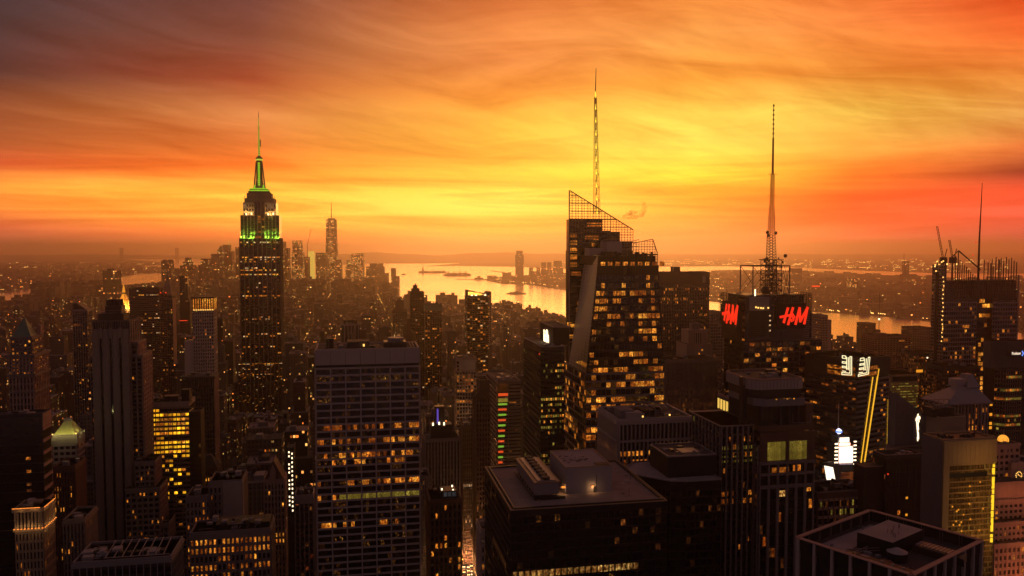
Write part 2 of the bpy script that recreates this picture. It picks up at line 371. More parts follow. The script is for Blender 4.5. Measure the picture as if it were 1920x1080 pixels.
# New Jersey between the bay and the Hudson
land('new_jersey_ground', [(905, 524), (950, 517), (1060, 513), (1240, 510), (1370, 506), (1500, 507), (1640, 517), (1760, 522), (2100, 526), (2100, 640), (1960, 628), (1850, 616), (1745, 602), (1650, 592),
                (1560, 586), (1440, 580), (1345, 566), (1250, 556), (1080, 542), (1040, 541), (1000, 534), (940, 532)], 1.4)
def hump(name, x0, x1, y0, y1, hgt, n=44, seed=1, mat='hill'):
    """long low hill seen edge on, with a rounded back and real depth"""
    rnd = random.Random(seed); a0 = ground(x0, y0); a1 = ground(x1, y0); dpt = ground(x0, y1).y-a0.y
    b = MB(); rows = 7; ph = [rnd.uniform(0, 6) for _ in range(4)]
    def P(i, j):
        u = i/n; v = j/rows; p = a0.lerp(a1, u); q = p*(1+v*dpt/p.y)
        env = math.sin(math.pi*u)**.45 * math.sin(math.pi*v)
        k = .62+.2*math.sin(u*7+ph[0])+.12*math.sin(u*17+ph[1])+.06*math.sin(u*41+ph[2]+v*3)
        return (q.x, q.y, 1.0+hgt*env*k)
    for i in range(n):
        for j in range(rows): b.quad(P(i, j), P(i+1, j), P(i+1, j+1), P(i, j+1))
    tag(b.build(name, M[mat]), kind='structure')
hump('staten_island_hills', 560, 1120, 490, 479.5, 250, seed=3)
hump('brooklyn_hills', -150, 430, 486, 478.5, 90, seed=5)
hump('new_jersey_hills', 1000, 2100, 484, 477, 120, seed=8)
hump('palisades_hills', 1380, 1760, 527, 518, 46, seed=12)
def island(name, x0, x1, y, hgt, wig, seed, label, trees):
    rnd = random.Random(seed); a = ground(x0, y); b_ = ground(x1, y); n = 22; c = (a+b_)/2; rx = (b_-a).length/2; ry = rx*wig
    b = MB(); pts = [(c.x+rx*math.cos(2*math.pi*i/n)*rnd.uniform(.85, 1.05), c.y+ry*math.sin(2*math.pi*i/n)*rnd.uniform(.85, 1.1)) for i in range(n)]
    b.prism(pts, -.5, 4); root = b.build(name, M['land']); tag(root, kind='structure')
    for k in range(trees):
        t_ = MB(); x = c.x+rx*rnd.uniform(-.75, .75); yy = c.y+ry*rnd.uniform(-.5, .5); r = rx*rnd.uniform(.05, .13)
        for q in range(5): t_.sphere(x+rnd.uniform(-r, r), yy+rnd.uniform(-r, r)*.5, 4+hgt*rnd.uniform(.3, .6), r*rnd.uniform(.5, .9), n=7, k=4, sz=hgt*.6/r)
        tag(t_.build('grove', M['hill']), 'low dark grove of trees on an island in the bay', 'trees', 'groves on the harbour islands', 'stuff')
# haze: one closed box round everything
def haze():
    b = MB(); s = 45000; z0, z1 = -1.5, 520
    b.box(-s, s, -2900, 52000, z0, z1, bottom=True)
    m = bpy.data.materials.new('haze'); m.use_nodes = True; t = NT(m.node_tree)
    o = t.node('ShaderNodeOutputMaterial'); pv = t.node('ShaderNodeVolumePrincipled')
    pv.inputs['Color'].default_value = (.98, .84, .76, 1); pv.inputs['Density'].default_value = HAZE; pv.inputs['Anisotropy'].default_value = .88
    t.l.new(pv.outputs[0], o.inputs['Volume'])
    tag(b.build('haze', m), kind='stuff')
HAZE = 0.74e-4
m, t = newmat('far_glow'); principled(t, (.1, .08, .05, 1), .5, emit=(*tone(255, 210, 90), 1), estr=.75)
# ---------------------------------------------------------------- buildings
SEP = {'column', 'floodlight', 'beacon', 'roof_lamp', 'penthouse', 'cooling_tower', 'sign_panel', 'fin', 'rib', 'pier', 'lit_fin', 'lit_stripe', 'side_light', 'wing', 'vent_hood', 'screen', 'lamp', 'pinnacle', 'stair_light', 'round_lamp', 'work_lamp', 'terrace_lamp', 'flagpole', 'dormer', 'small_window'}   # each of these is a piece of its own
SUB = {'clock_mark': 'clock', 'clock_hand': 'clock', 'globe_rib': 'globe', 'finial': 'globe', 'sign_lettering': 'sign_panel', 'fan': 'cooling_unit', 'ball_ring': 'ball', 'spire_lamp': 'spire', 'dish': 'mast_base', 'antenna_unit': 'mast_base', 'crown_rim': 'crown', 'railing': 'crown'}
HERO = []          # footprints and picture extents, so that the plain city keeps clear of them
PANE = {}
class Face:
    """a flat upright face: origin, direction along it, outward normal, length (in the building's own frame)"""
    def __init__(s, o, u, n, L): s.o = o; s.u = u; s.n = n; s.L = L
    def p(s, u, d, z): return (s.o[0]+s.u[0]*u+s.n[0]*d, s.o[1]+s.u[1]*u+s.n[1]*d, z)
def vface(a, b):
    L = math.hypot(b[0]-a[0], b[1]-a[1]); u = ((b[0]-a[0])/L, (b[1]-a[1])/L)
    return Face(a, u, (u[1], -u[0]), L)          # a to b runs anticlockwise round the outline
def slab(mb, F, u0, u1, z0, z1, d0, d1, m=0):
    A = [F.p(u0, d1, z0), F.p(u1, d1, z0), F.p(u1, d1, z1), F.p(u0, d1, z1)]
    B = [F.p(u0, d0, z0), F.p(u1, d0, z0), F.p(u1, d0, z1), F.p(u0, d0, z1)]
    w, h = u1-u0, z1-z0
    mb.quad(*A, m, [(u0, z0), (u1, z0), (u1, z1), (u0, z1)])
    mb.quad(B[0], A[0], A[3], B[3], m); mb.quad(A[1], B[1], B[2], A[2], m)
    mb.quad(A[3], A[2], B[2], B[3], m); mb.quad(B[0], B[1], A[1], A[0], m)
class Bld:
    def __init__(s, name, label, x0, x1, ytop, Yd, D, ybot=1080, th=TH, cat='skyscraper', group=None, seed=None):
        z = hz(Yd, ytop); X = xw(Yd, z, x0); k = (x1-960)/FPX; d0 = dep(Yd, z)
        s.W = (k*d0-X)/(math.cos(th)-k*math.sin(th)*cP); s.D = D; s.H = z; s.Y = Yd; s.th = th; s.X = X
        s.root = empty(name, (X, Yd, 0), th, label, cat, group)
        s.mbs = {}; s.panes = []; s.rnd = random.Random(seed if seed is not None else hash_(label))
        c, si = math.cos(th), math.sin(th)
        s.foot = [(X+a*c-b*si, Yd+a*si+b*c) for a, b in ((0, 0), (s.W, 0), (s.W, D), (0, D))]
        HERO.append((s.foot, x0, x1, ytop, ybot, Yd))
    def z(s, ypx, dy=0): return hz(s.Y+dy, ypx)
    def u(s, xpx, z=None):          # distance along the front face of something seen at column xpx
        z = s.H if z is None else z; k = (xpx-960)/FPX; d0 = dep(s.Y, z)
        return (k*d0-s.X)/(math.cos(s.th)-k*math.sin(s.th)*cP)
    def ud(s, xpx, z, y):           # the same on a plane y metres behind the front face
        k = (xpx-960)/FPX; c, si = math.cos(s.th), math.sin(s.th)
        return (k*dep(s.Y+y*c, z)-(s.X-y*si))/(c-k*si*cP)
    def mb(s, name, *mats):
        if name not in s.mbs: s.mbs[name] = (MB(), [])
        m, l = s.mbs[name]
        return m
    def mi(s, name, mat):
        l = s.mbs[name][1] if name in s.mbs else (s.mb(name), s.mbs[name][1])[1]
        if mat not in l: l.append(mat)
        return l.index(mat)
    def k(s, part):
        if part in SEP: s.n = getattr(s, 'n', 0)+1; return '%s#%d' % (part, s.n)
        return part
    def box(s, part, mat, x0, x1, y0, y1, z0, z1, top=None):
        part = s.k(part); m = s.mb(part); i = s.mi(part, mat); j = s.mi(part, top) if top else i
        m.box(x0, x1, y0, y1, z0, z1, i, j)
    def prism(s, part, mat, pts, z0, z1, top=None, tp=None):
        part = s.k(part); m = s.mb(part); m.prism(pts, z0, z1, s.mi(part, mat), s.mi(part, tp) if tp else None, top=top)
    def bar(s, part, mat, a, b, r, r1=None, n=4):
        part = s.k(part); s.mb(part).bar(a, b, r, s.mi(part, mat), r1, n)
    def cyl(s, part, mat, x, y, r, z0, z1, r1=None, n=12):
        part = s.k(part); s.mb(part).cyl(x, y, r, z0, z1, n, s.mi(part, mat), r1)
    def faces(s, x0=0, x1=None, y0=0, y1=None):
        x1 = s.W if x1 is None else x1; y1 = s.D if y1 is None else y1
        return {'F': vface((x0, y0), (x1, y0)), 'R': vface((x1, y0), (x1, y1)), 'B': vface((x1, y1), (x0, y1)), 'L': vface((x0, y1), (x0, y0))}
    def slab(s, part, mat, F, u0, u1, z0, z1, d0, d1):
        part = s.k(part); m = s.mb(part); slab(m, F, u0, u1, z0, z1, d0, d1, s.mi(part, mat))
    def grid(s, F, z0, z1, nb, nf, pier=(.8, .4, 'stone_mid'), band=(1.2, .25, 'stone_mid'), lit=None, u0=0, u1=None, split=1, gap=.12, sill=.0, part='wall', edge=True, pe=1):
        """piers and floor bands stand proud of the glazed core; lit(i, j) names the glow of bay i on floor j counted from the top"""
        u1 = F.L if u1 is None else u1; bw = (u1-u0)/nb; fh = (z1-z0)/nf
        if pier:
            for i in range(0 if edge else 1, nb+1 if edge else nb):
                if i % pe: continue
                c = u0+i*bw; a, b = max(u0, c-pier[0]/2), min(u1, c+pier[0]/2)
                s.slab(part, pier[2], F, a, b, z0, z1, 0, pier[1])
        if band:
            for j in range(nf):
                zt = z1-j*fh
                s.slab(part, band[2], F, u0, u1, zt-band[0], zt, 0, band[1])
        if lit:
            pw = pier[0] if pier else 0
            for j in range(nf):
                zt = z1-j*fh-(band[0] if band else 0); zb = z1-(j+1)*fh
                for i in range(nb):
                    a = u0+i*bw+(pw/2 if i % pe == 0 else 0); b = u0+(i+1)*bw-(pw/2 if (i+1) % pe == 0 else 0)
                    for q in range(split):
                        mt = lit(i*split+q, j)
                        if mt:
                            w = (b-a)/split
                            s.panes.append((F, a+(q+.5)*w, (zt+zb)/2+sill, w-2*gap, zt-zb-2*gap, mt))
    def core(s, x0=0, x1=None, y0=0, y1=None, z0=0, z1=None, mat='glass', top='roof_dark', part='glazing'):
        s.box(part, mat, x0, s.W if x1 is None else x1, y0, s.D if y1 is None else y1, z0, s.H if z1 is None else z1, top)
    def parapet(s, x0=0, x1=None, y0=0, y1=None, z=None, h=1.2, t=.5, mat='stone_mid', part='parapet'):
        x1 = s.W if x1 is None else x1; y1 = s.D if y1 is None else y1; z = s.H if z is None else z
        s.box(part, mat, x0-.05, x1+.05, y0-.05, y0+t, z, z+h); s.box(part, mat, x0-.05, x1+.05, y1-t, y1+.05, z, z+h)
        s.box(part, mat, x0-.05, x0+t, y0+t, y1-t, z, z+h); s.box(part, mat, x1-t, x1+.05, y0+t, y1-t, z, z+h)
    def clutter(s, n, x0, x1, y0, y1, z, big=1.0, mats=('metal_grey', 'roof_grey', 'metal_dark')):
        """plant on the roof: fans, ducts, small housings and pipes"""
        r = s.rnd
        for k in range(n):
            w, d, h = r.uniform(1.2, 5)*big, r.uniform(1.2, 5)*big, r.uniform(.8, 3)*big
            x = r.uniform(x0, max(x0+.1, x1-w)); y = r.uniform(y0, max(y0+.1, y1-d)); mt = r.choice(mats)
            t = r.random()
            if t < .5: s.box('roof_plant', mt, x, x+w, y, y+d, z-.1, z+h)
            elif t < .75: s.cyl('roof_plant', mt, x, y, w*.35, z-.1, z+h)
            else: s.bar('roof_plant', mt, (x, y, z+.6), (x+w*2, y+d*.3, z+.6), .22)
        if n > 2:
            x = r.uniform(x0, x1); y = r.uniform(y0, y1); s.bar('roof_plant', 'metal_dark', (x, y, z), (x, y, z+4*big), .12)
    def tank(s, x, y, z, r=2.2, h=4.5):
        for a, b in ((-1, -1), (1, -1), (1, 1), (-1, 1)): s.bar('water_tank', 'metal_dark', (x+a*r*.6, y+b*r*.6, z), (x+a*r*.6, y+b*r*.6, z+3), .15)
        s.cyl('water_tank', 'stone_dark', x, y, r, z+3, z+3+h); s.cyl('water_tank', 'stone_dark', x, y, r*1.05, z+3+h, z+3+h+1.6, .1)
    def lights(s, part, mat, F, pts, w, h, d=.35):
        for (u, z) in pts: s.slab(part, mat, F, u-w/2, u+w/2, z-h/2, z+h/2, d-.3, d)
    def flood(s, x, y, z, P, col, r=.6, fix=True):
        """point light added to wash a wall; fix adds a made-up housing"""
        ld = bpy.data.lights.new('added_wash_light', 'POINT'); ld.energy = P; ld.color = col; ld.shadow_soft_size = r
        lo = bpy.data.objects.new('added_wash_light', ld); SC.collection.objects.link(lo); lo.parent = s.root; lo.location = (x, y, z)
        if fix: s.box('floodlight', 'metal_dark', x-.5, x+.5, y-1.1, y-.7, z-.9, z-.3)  # made-up housing for a light that has no body
    def finish(s, keep=100):
        made = {}
        for name, (m, l) in s.mbs.items():
            if m.f: made.setdefault(name.split('#')[0], []).append(m.build(name.split('#')[0], [M[q] for q in l], s.root))
        for c, p in SUB.items():
            for o in made.get(c, []) if p in made else []: o.parent = made[p][0]
        if not s.panes: return s.root
        wt = {'lit_bright': 3, 'lit_gold': 3, 'lit_white': 3, 'lit_warm': 2.2, 'lit_olive': 2, 'lit_red': 2}
        def seen(p):
            F = p[0]; c, si = math.cos(s.th), math.sin(s.th); wx, wy = s.X+F.o[0]*c-F.o[1]*si, s.Y+F.o[0]*si+F.o[1]*c
            nx, ny = F.n[0]*c-F.n[1]*si, F.n[0]*si+F.n[1]*c
            return -(nx*wx+ny*wy)/math.hypot(wx, wy)
        pl = sorted(s.panes, key=lambda p: -(p[3]*p[4]*wt.get(p[5], 1)*max(.01, seen(p))))
        for F, u, z, w, h, mt in pl[:keep]:
            key = (round(w, 1), round(h, 1), mt)
            if key not in PANE:
                b = MB(); b.box(-w/2, w/2, -.12, .0, -h/2, h/2, 0, bottom=True); PANE[key] = b.mesh('window', [M[mt]])
            o = bpy.data.objects.new('window', PANE[key]); SC.collection.objects.link(o); o.parent = s.root
            o.location = F.p(u, .02, z); o.rotation_euler.z = math.atan2(F.u[1], F.u[0])
        rest = pl[keep:]
        if rest:
            b = MB(); ms = []
            for F, u, z, w, h, mt in rest:
                if mt not in ms: ms.append(mt)
                slab(b, F, u-w/2, u+w/2, z-h/2, z+h/2, -.02, .12, ms.index(mt))
            tag(b.build('lit_windows', [M[q] for q in ms], s.root), kind='stuff')
        return s.root
def hash_(t):
    h = 7
    for ch in t: h = (h*31+ord(ch)) % 1000003
    return h
def litfn(rnd, p=.1, mats=('lit_warm', 'lit_dim', 'lit_bright'), rows=None, clump=3, cols=None):
    """random lit windows in short runs; rows gives its own share to some floors, cols a window of bays"""
    state = {}
    def f(i, j):
        q = rows.get(j, p) if rows else p
        if cols and not cols(i, j): return None
        k = (i//clump, j)
        if k not in state: state[k] = rnd.random()
        g = q*1.6 if state[k] < .5 else q*.4
        if q >= .8: g = q
        return rnd.choice(mats) if rnd.random() < g else None
    return f
# ================================================================ left of the picture
# 1 stone tower with slate pyramid at the left edge
b = Bld('office_tower', 'old stone tower with dark pyramid roof and lit top windows at the left edge', 16, 62, 668, 620, 31, 785)
W_, D_, H_ = b.W, b.D, b.H
b.core(mat='glass'); zc = b.z(704)
for k, nb in (('F', 7), ('R', 9)):
    F = b.faces()[k]
    b.grid(F, 0, zc-1, nb, 34, (1.1, .7, 'stone_pink'), (1.6, .3, 'stone_mid'), litfn(b.rnd, .05, ('lit_warm', 'lit_dim')))
    b.grid(F, zc+1, H_-1, nb, 5, (1.3, .6, 'stone_pink'), (1.5, .4, 'stone_mid'), litfn(b.rnd, .22, ('lit_warm', 'lit_bright')))
for z, h, o in ((zc-1, 2, 1.3), (H_-1, 2.2, 1.5), (zc-14, 1.0, .9)): b.box('cornice', 'stone_mid', -o, W_+o, -o, D_+o, z, z+h)
x0, x1 = 1.5, W_-1.5; zt = b.z(636)
b.core(x0, x1, 1.5, D_-6, H_+1.2, zt)
for k, nb in (('F', 5), ('R', 7)): b.grid(b.faces(x0, x1, 1.5, D_-6)[k], H_+1.2, zt, nb, 4, (1.4, .5, 'stone_mid'), (1.4, .5, 'stone_mid'), litfn(b.rnd, .35, ('lit_bright', 'lit_warm')))
b.box('cornice', 'stone_mid', x0-.8, x1+.8, .7, D_-5.2, zt, zt+1.5)
b.prism('roof', 'copper_green', [(2, 2), (W_-2, 2), (W_-2, 16), (2, 16)], zt+1.5, b.z(597), top=[(W_/2-.3, 8.7), (W_/2+.3, 8.7), (W_/2+.3, 9.3), (W_/2-.3, 9.3)])
b.box('dormer', 'stone_pink', W_-3, W_-.5, 18, D_-7, zt+1.5, zt+9); b.finish()
# 2 black glass block
b = Bld('office_block', 'black glass office block with pale striped side at the left edge', -40, 79, 783, 430, 12, 945, cat='office block')
b.core(mat='glass', top='roof_dark'); F = b.faces()
b.grid(F['F'], 0, b.H, 30, 36, None, (.5, .12, 'metal_dark'), litfn(b.rnd, .0, ('lit_dim', 'lit_warm'), cols=lambda i, j: False))
for j in (6, 8, 10, 11, 21, 23, 24): b.panes.append((F['F'], b.W-7.5, b.H-3.6*j-2, 2.4, 1.6, 'lit_dim' if j > 9 else 'lit_warm'))
b.box('side_wall', 'stone_pink', b.W-.01, b.W+.5, -.2, b.D, b.z(805), b.H+.8)
b.grid(F['R'], 0, b.z(806), 2, 27, None, (1.7, .5, 'stone_pink'), litfn(b.rnd, .2, ('lit_dim',)))
b.parapet(mat='stone_dark'); b.clutter(14, 4, b.W-3, 2, b.D-2, b.H, .8); b.finish()
# 3 green pyramid roofed tower
b = Bld('office_tower', 'small stone tower under a floodlit pale green truncated pyramid roof', 99, 143, 816, 520, 14, 880, cat='office block')
b.core(z1=b.H-.1)
for k in 'FR': b.grid(b.faces()[k], 0, b.H-6, 4, 40, (1.2, .5, 'stone_light'), (1.6, .8, 'stone_light'), litfn(b.rnd, .06))
b.box('cornice', 'stone_light', -.8, b.W+.8, -.8, b.D+.8, b.H-6, b.H)
b.prism('roof', 'roof_pale', [(.6, .3), (b.W-.6, .3), (b.W-.6, b.D-.3), (.6, b.D-.3)], b.H, b.z(794), top=[(b.W*.37, 5), (b.W*.66, 5), (b.W*.66, 9), (b.W*.37, 9)])
b.box('lantern', 'stone_light', b.W*.36, b.W*.67, 4.8, 9.2, b.z(794), b.z(789))
b.lights('floodlight', 'light_warm', b.faces()['F'], [(u, b.H+.6) for u in (0, b.W)], .7, .7, .6)
for (x, y) in ((1, -3), (b.W/2, -3.5), (b.W-1, -3), (b.W+3, 6)): b.flood(x, y, b.H+1.2, 420, (1, .92, .3))
b.finish()
# 4 corner building with a floodlit colonnade
b = Bld('stone_building', 'stone corner building with a floodlit colonnade and cornice at the lower left', 27, 80, 955, 400, 15, 1080, cat='building')
b.core(); zt = b.z(961); zl = b.z(993)
for k, nb in (('F', 8), ('R', 7)):
    F = b.faces()[k]
    b.grid(F, 0, zl-1.2, nb, 28, (.9, .45, 'stone_warm'), (1.3, .4, 'stone_warm'), litfn(b.rnd, .06, ('lit_warm',), rows={8: .6, 9: .3}))
    for i in range(nb+1):
        u = min(max(i*F.L/nb, .5), F.L-.5); b.slab('column', 'stone_warm', F, u-.45, u+.45, zl, zt, 0, .8)
    b.lights('floodlight', 'light_orange', F, [(i*F.L/nb, zl+.3) for i in range(nb+1)], .7, .35, 1.1)
    for i in range(4): p_ = F.p((i+.5)*F.L/4, 2.4, zl+.8); b.flood(*p_, 110, (1, .55, .2), .3, False)
    for i in range(2): p_ = F.p((i+.5)*F.L/2, 2.6, b.H+.6); b.flood(*p_, 110, (1, .55, .2), .3, False)
    b.lights('floodlight', 'light_orange', F, [(i*F.L/nb, b.H+.55) for i in range(nb)], 1.4, .25, 1.25)
b.box('cornice', 'stone_warm', -1, b.W+1, -1, b.D+1, zt, b.H); b.box('cornice', 'stone_warm', -.8, b.W+.8, -.8, b.D+.8, zl-1.2, zl)
b.clutter(12, 1, b.W-1, 2, b.D-2, b.H, .8); b.finish()
# 5 tall pale setback tower with three dark stripes
b = Bld('office_tower', 'tall stone tower with three dark vertical window stripes and setback wings', 173, 241, 604, 560, 30, 1040)
W_, D_, H_ = b.W, b.D, b.H
b.core(); F = b.faces()['F']; zs = b.z(624)
cuts = [b.u(x, H_) for x in (173, 187, 192, 205, 210, 223, 228, 241)]
cuts[0] = 0; cuts[-1] = W_
for i in range(0, 8, 2):
    b.slab('wall', 'stone_deep', F, cuts[i], cuts[i+1], 0, H_-5, 0, 1.2)
    b.slab('wall', 'stone_deep', F, cuts[i]+(.8 if i else 0), cuts[i+1]-(.8 if i < 6 else 0), 0, H_-5.5, 1.2, 1.5)
b.slab('wall', 'stone_deep', F, 0, W_, zs, H_-5, 0, 1.15)
for i in range(16): b.slab('wall', 'stone_dim', F, i*W_/16+.3, (i+1)*W_/16-.3, H_-5, H_, 0, .9)
for i in (1, 3, 5): b.slab('wall', 'stone_deep', F, cuts[i]-.2, cuts[i+1]+.2, zs-4, zs+3.5, 1.2, 2.0)
b.grid(b.faces()['R'], 0, H_, 5, 50, (2.2, .9, 'stone_deep'), (1.5, .3, 'stone_deep'), litfn(b.rnd, .04))
b.parapet(h=1, mat='stone_dim')
b.box('penthouse', 'stone_dark', 3, W_-4, 3, 18, H_, b.z(590)); b.box('penthouse', 'metal_dark', W_*.3, W_*.76, 5, 14, b.z(590), b.z(575))
for i in range(3): b.cyl('water_tank', 'metal_dark', W_*(.37+.15*i), 9, 2.3, b.z(575), b.z(563), 2.1)
for z in (b.z(588), b.z(583)): b.bar('railing', 'metal_grey', (W_*.2, 3, z), (W_*.85, 3, z), .15)
b.clutter(8, 2, W_-3, 2, 18, b.z(590), .5)
# wings
for (x0, x1, yt, y0, dd, nb) in ((162, 173, 672, 6, 22, 2), (241, 262, 672, 4, 26, 2), (241, 253, 648, 5, 22, 1)):
    ua, ub = b.u(x0), b.u(x1); z = b.z(yt)
    b.core(ua, ub, y0, y0+dd, 0, z, mat='glass'); fs = b.faces(ua, ub, y0, y0+dd)
    b.grid(fs['F'], 0, z, nb, 62 if nb > 1 else 66, (1.0, .7, 'stone_deep'), (1.4, .35, 'stone_dim'), litfn(b.rnd, .05, ('lit_warm', 'lit_bright')), split=2)
    b.grid(fs['R'], 0, z, 5, 62, (1.8, .8, 'stone_pink'), (1.5, .5, 'stone_pink'), litfn(b.rnd, .03))  # right sides pinker than the fronts: sunset light put into the colour
    b.box('parapet', 'stone_deep', ua-.2, ub+.7, y0-.7, y0+dd, z, z+1.5)
for (x0, x1, yt, y0, dd, nb, nf) in ((255, 292, 866, -4, 20, 4, 32), (240, 303, 914, -7, 24, 6, 27), (300, 318, 985, -4, 20, 2, 17)):
    ua, ub = b.u(x0, b.z(yt)), b.u(x1, b.z(yt)); z = b.z(yt)
    b.core(ua, ub, y0, y0+dd, 0, z); fs = b.faces(ua, ub, y0, y0+dd)
    b.grid(fs['F'], 0, z-2, nb, nf, (1.0, .6, 'stone_deep'), (1.5, .5, 'stone_deep'), litfn(b.rnd, .06, ('lit_warm', 'lit_bright')), split=2, gap=.25)
    b.grid(fs['R'], 0, z-2, 6, nf, (1.2, .6, 'stone_pink'), (1.5, .5, 'stone_pink'), litfn(b.rnd, .03))  # sunset on the right sides painted as a pinker wall
    b.box('parapet', 'stone_deep', ua-.4, ub+.7, y0-.7, y0+dd, z-2, z)
    b.clutter(6, ua, ub, y0, y0+dd*.7, z, .6)
b.finish()
# 6 block with every floor lit gold
b = Bld('office_block', 'broad office block with every floor glowing bright gold beside the pale striped tower', 275, 354, 757, 600, 22, 925, cat='office block')
b.core(); F = b.faces()
rows = {j: 1.0 for j in range(10)}; rows.update({0: .75, 6: .7, 10: .6, 11: .55, 13: .6})
g = litfn(b.rnd, .3, ('lit_gold', 'lit_gold', 'lit_gold', 'lit_bright'), rows=rows)
b.grid(F['F'], 0, b.H-3, 10, 45, (.5, .15, 'stone_dark'), (1.5, .5, 'stone_mid'), lambda i, j: g(i, j) if j < 20 else (litfn(b.rnd, .1)(i, j)), gap=.08)
b.box('cornice', 'stone_light', -.3, b.W+.3, -.6, b.D, b.H-3, b.H); b.parapet(h=.8, mat='stone_light')
b.box('penthouse', 'metal_dark', b.W*.35, b.W*.7, 6, 14, b.H, b.H+4); b.box('penthouse', 'black', b.W*.82, b.W+.3, 1, 9, b.H-2, b.H+9.5)
b.clutter(10, 2, b.W*.8, 3, b.D-3, b.H, .9); b.finish()
b = Bld('office_block', 'unlit black building standing tight against the gold lit block', 355, 376, 775, 606, 16, 925, cat='office block')
b.core(mat='black'); b.grid(b.faces()['F'], 0, b.H, 4, 40, (.5, .1, 'black'), (.8, .1, 'metal_dark'), litfn(b.rnd, .04, ('lit_dim',))); b.parapet(mat='metal_dark'); b.finish()
# 7 dark tower behind it
b = Bld('office_tower', 'dark blocky tower with a vaulted top behind the gold lit block', 340, 401, 709, 680, 22, 860)
b.core(); zt = b.z(728)
b.grid(b.faces()['F'], 0, zt, 12, 40, (1.2, .6, 'stone_dark'), (1.2, .3, 'stone_dark'), litfn(b.rnd, .04))
b.grid(b.faces()['R'], 0, b.H, 6, 44, (1.3, .6, 'stone_pink'), (1.2, .3, 'stone_mid'), litfn(b.rnd, .04))  # right side piers painted pink for the low sunset light on them
for i in range(14): b.slab('wall', 'stone_dark', b.faces()['F'], i*b.W/14+.3, (i+1)*b.W/14-.4, zt, b.H-1, 0, .8)
b.box('cornice', 'stone_dark', -.9, b.W+.9, -.9, b.D+.3, b.H-1, b.H+1); b.clutter(14, 1, b.W-2, 1, 14, b.H+1, .9); b.finish()
# 8 pale gridded tower with a lit crown
b = Bld('office_tower', 'pale gridded tower with a flared floodlit crown left of the green topped tower', 361, 400, 582, 1050, 26, 705)
b.core(); F = b.faces(); zt = b.z(560)
for k, nb in (('F', 9), ('R', 6)):
    b.grid(F[k], 0, b.H-1, nb, 44, (1.3, .4, 'panel_grey'), (1.7, .4, 'panel_grey'), litfn(b.rnd, .06, ('lit_warm', 'lit_bright')))
    Fk = F[k]
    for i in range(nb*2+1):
        u = i*Fk.L/(nb*2); b.slab('crown', 'lit_bright' if i % 2 else 'stone_dark', Fk, max(0, u-.55), min(Fk.L, u+.55), b.H, zt, .1, .5)  # crown floodlighting put into the glow of alternate slabs
b.core(0, b.W, 0, b.D, b.H-.1, zt, mat='black', part='crown'); b.box('crown', 'metal_dark', -1.6, b.W+1.6, -1.6, b.D+1.6, zt, zt+2)
b.lights('floodlight', 'light_warm', F['F'], [(i*b.W/9+2, b.H+.5) for i in range(9)], 2, .9, 1.0)
ua = b.u(345, b.z(640)); b.box('wing', 'panel_grey', ua, -.3, 2, 20, 0, b.z(640)); b.finish()
# 9 slender and slab towers of the middle distance on the left
def plain(name, label, x0, x1, yt, Yd, D, yb, mat=('stone_dark', 'stone_dark'), nb=6, fh=4.0, p=.06, rows=None, pier=(1.0, .3), band=(1.5, .2), mats=('lit_warm', 'lit_bright', 'lit_dim'), split=1, cat='skyscraper', th=TH, extra=None, glass='glass', group=None):
    b = Bld(name, label, x0, x1, yt, Yd, D, yb, th=th, cat=cat, group=group); b.core(mat=glass); nf = max(3, int(b.H/fh))
    for k in 'FRL':
        F = b.faces()[k]; n = nb if k == 'F' else max(2, round(nb*F.L/b.W))
        b.grid(F, 0, b.H-1.5, n, nf, pier+(mat[0],) if pier else None, band+(mat[1],) if band else None, litfn(b.rnd, p, mats, rows=rows), split=split)
    b.box('cornice', mat[0], -.5, b.W+.5, -.5, b.D+.5, b.H-1.5, b.H); b.parapet(mat=mat[0]); b.clutter(5, 1, b.W-2, 1, b.D-2, b.H)
    if extra: extra(b)
    b.finish(); return b
plain('office_tower', 'wide flat topped dark slab tower behind the gold pyramid', 242, 298, 541, 1500, 26, 730, nb=16, p=.02, rows={2: .5, 3: .35, 13: .35, 14: .2, 20: .7}, pier=(.7, .3), band=(2.0, .2), mats=('lit_bright', 'lit_white'))
plain('apartment_tower', 'narrow dark tower with a red roof light beside the wide dark slab', 300, 312, 551, 1380, 18, 735, ('brick', 'brick'), nb=4, extra=lambda b: b.lights('beacon', 'light_red', b.faces()['F'], [(1, b.H+2), (b.W-1, b.H+2)], 2, 2))
plain('apartment_tower', 'narrow dark tower with ribbed pale side just right of a narrower one', 313, 323, 558, 1300, 24, 735, ('stone_dark', 'black'), nb=3, extra=lambda b: b.box('side_wall', 'stone_pink', b.W, b.W+.4, .4, b.D, 0, b.H))
plain('office_tower', 'curved roof grey tower with lit mullions left of the pale striped tower', 136, 163, 582, 1100, 22, 700, ('metal_grey', 'metal_dark'), nb=6, p=.10, pier=(.7, .4), extra=lambda b: b.prism('roof', 'metal_dark', [(0, 0), (b.W, 0), (b.W, b.D), (0, b.D)], b.H+.02, b.H+10, top=[(0, 0), (b.W*.3, 0), (b.W*.3, b.D), (0, b.D)]))
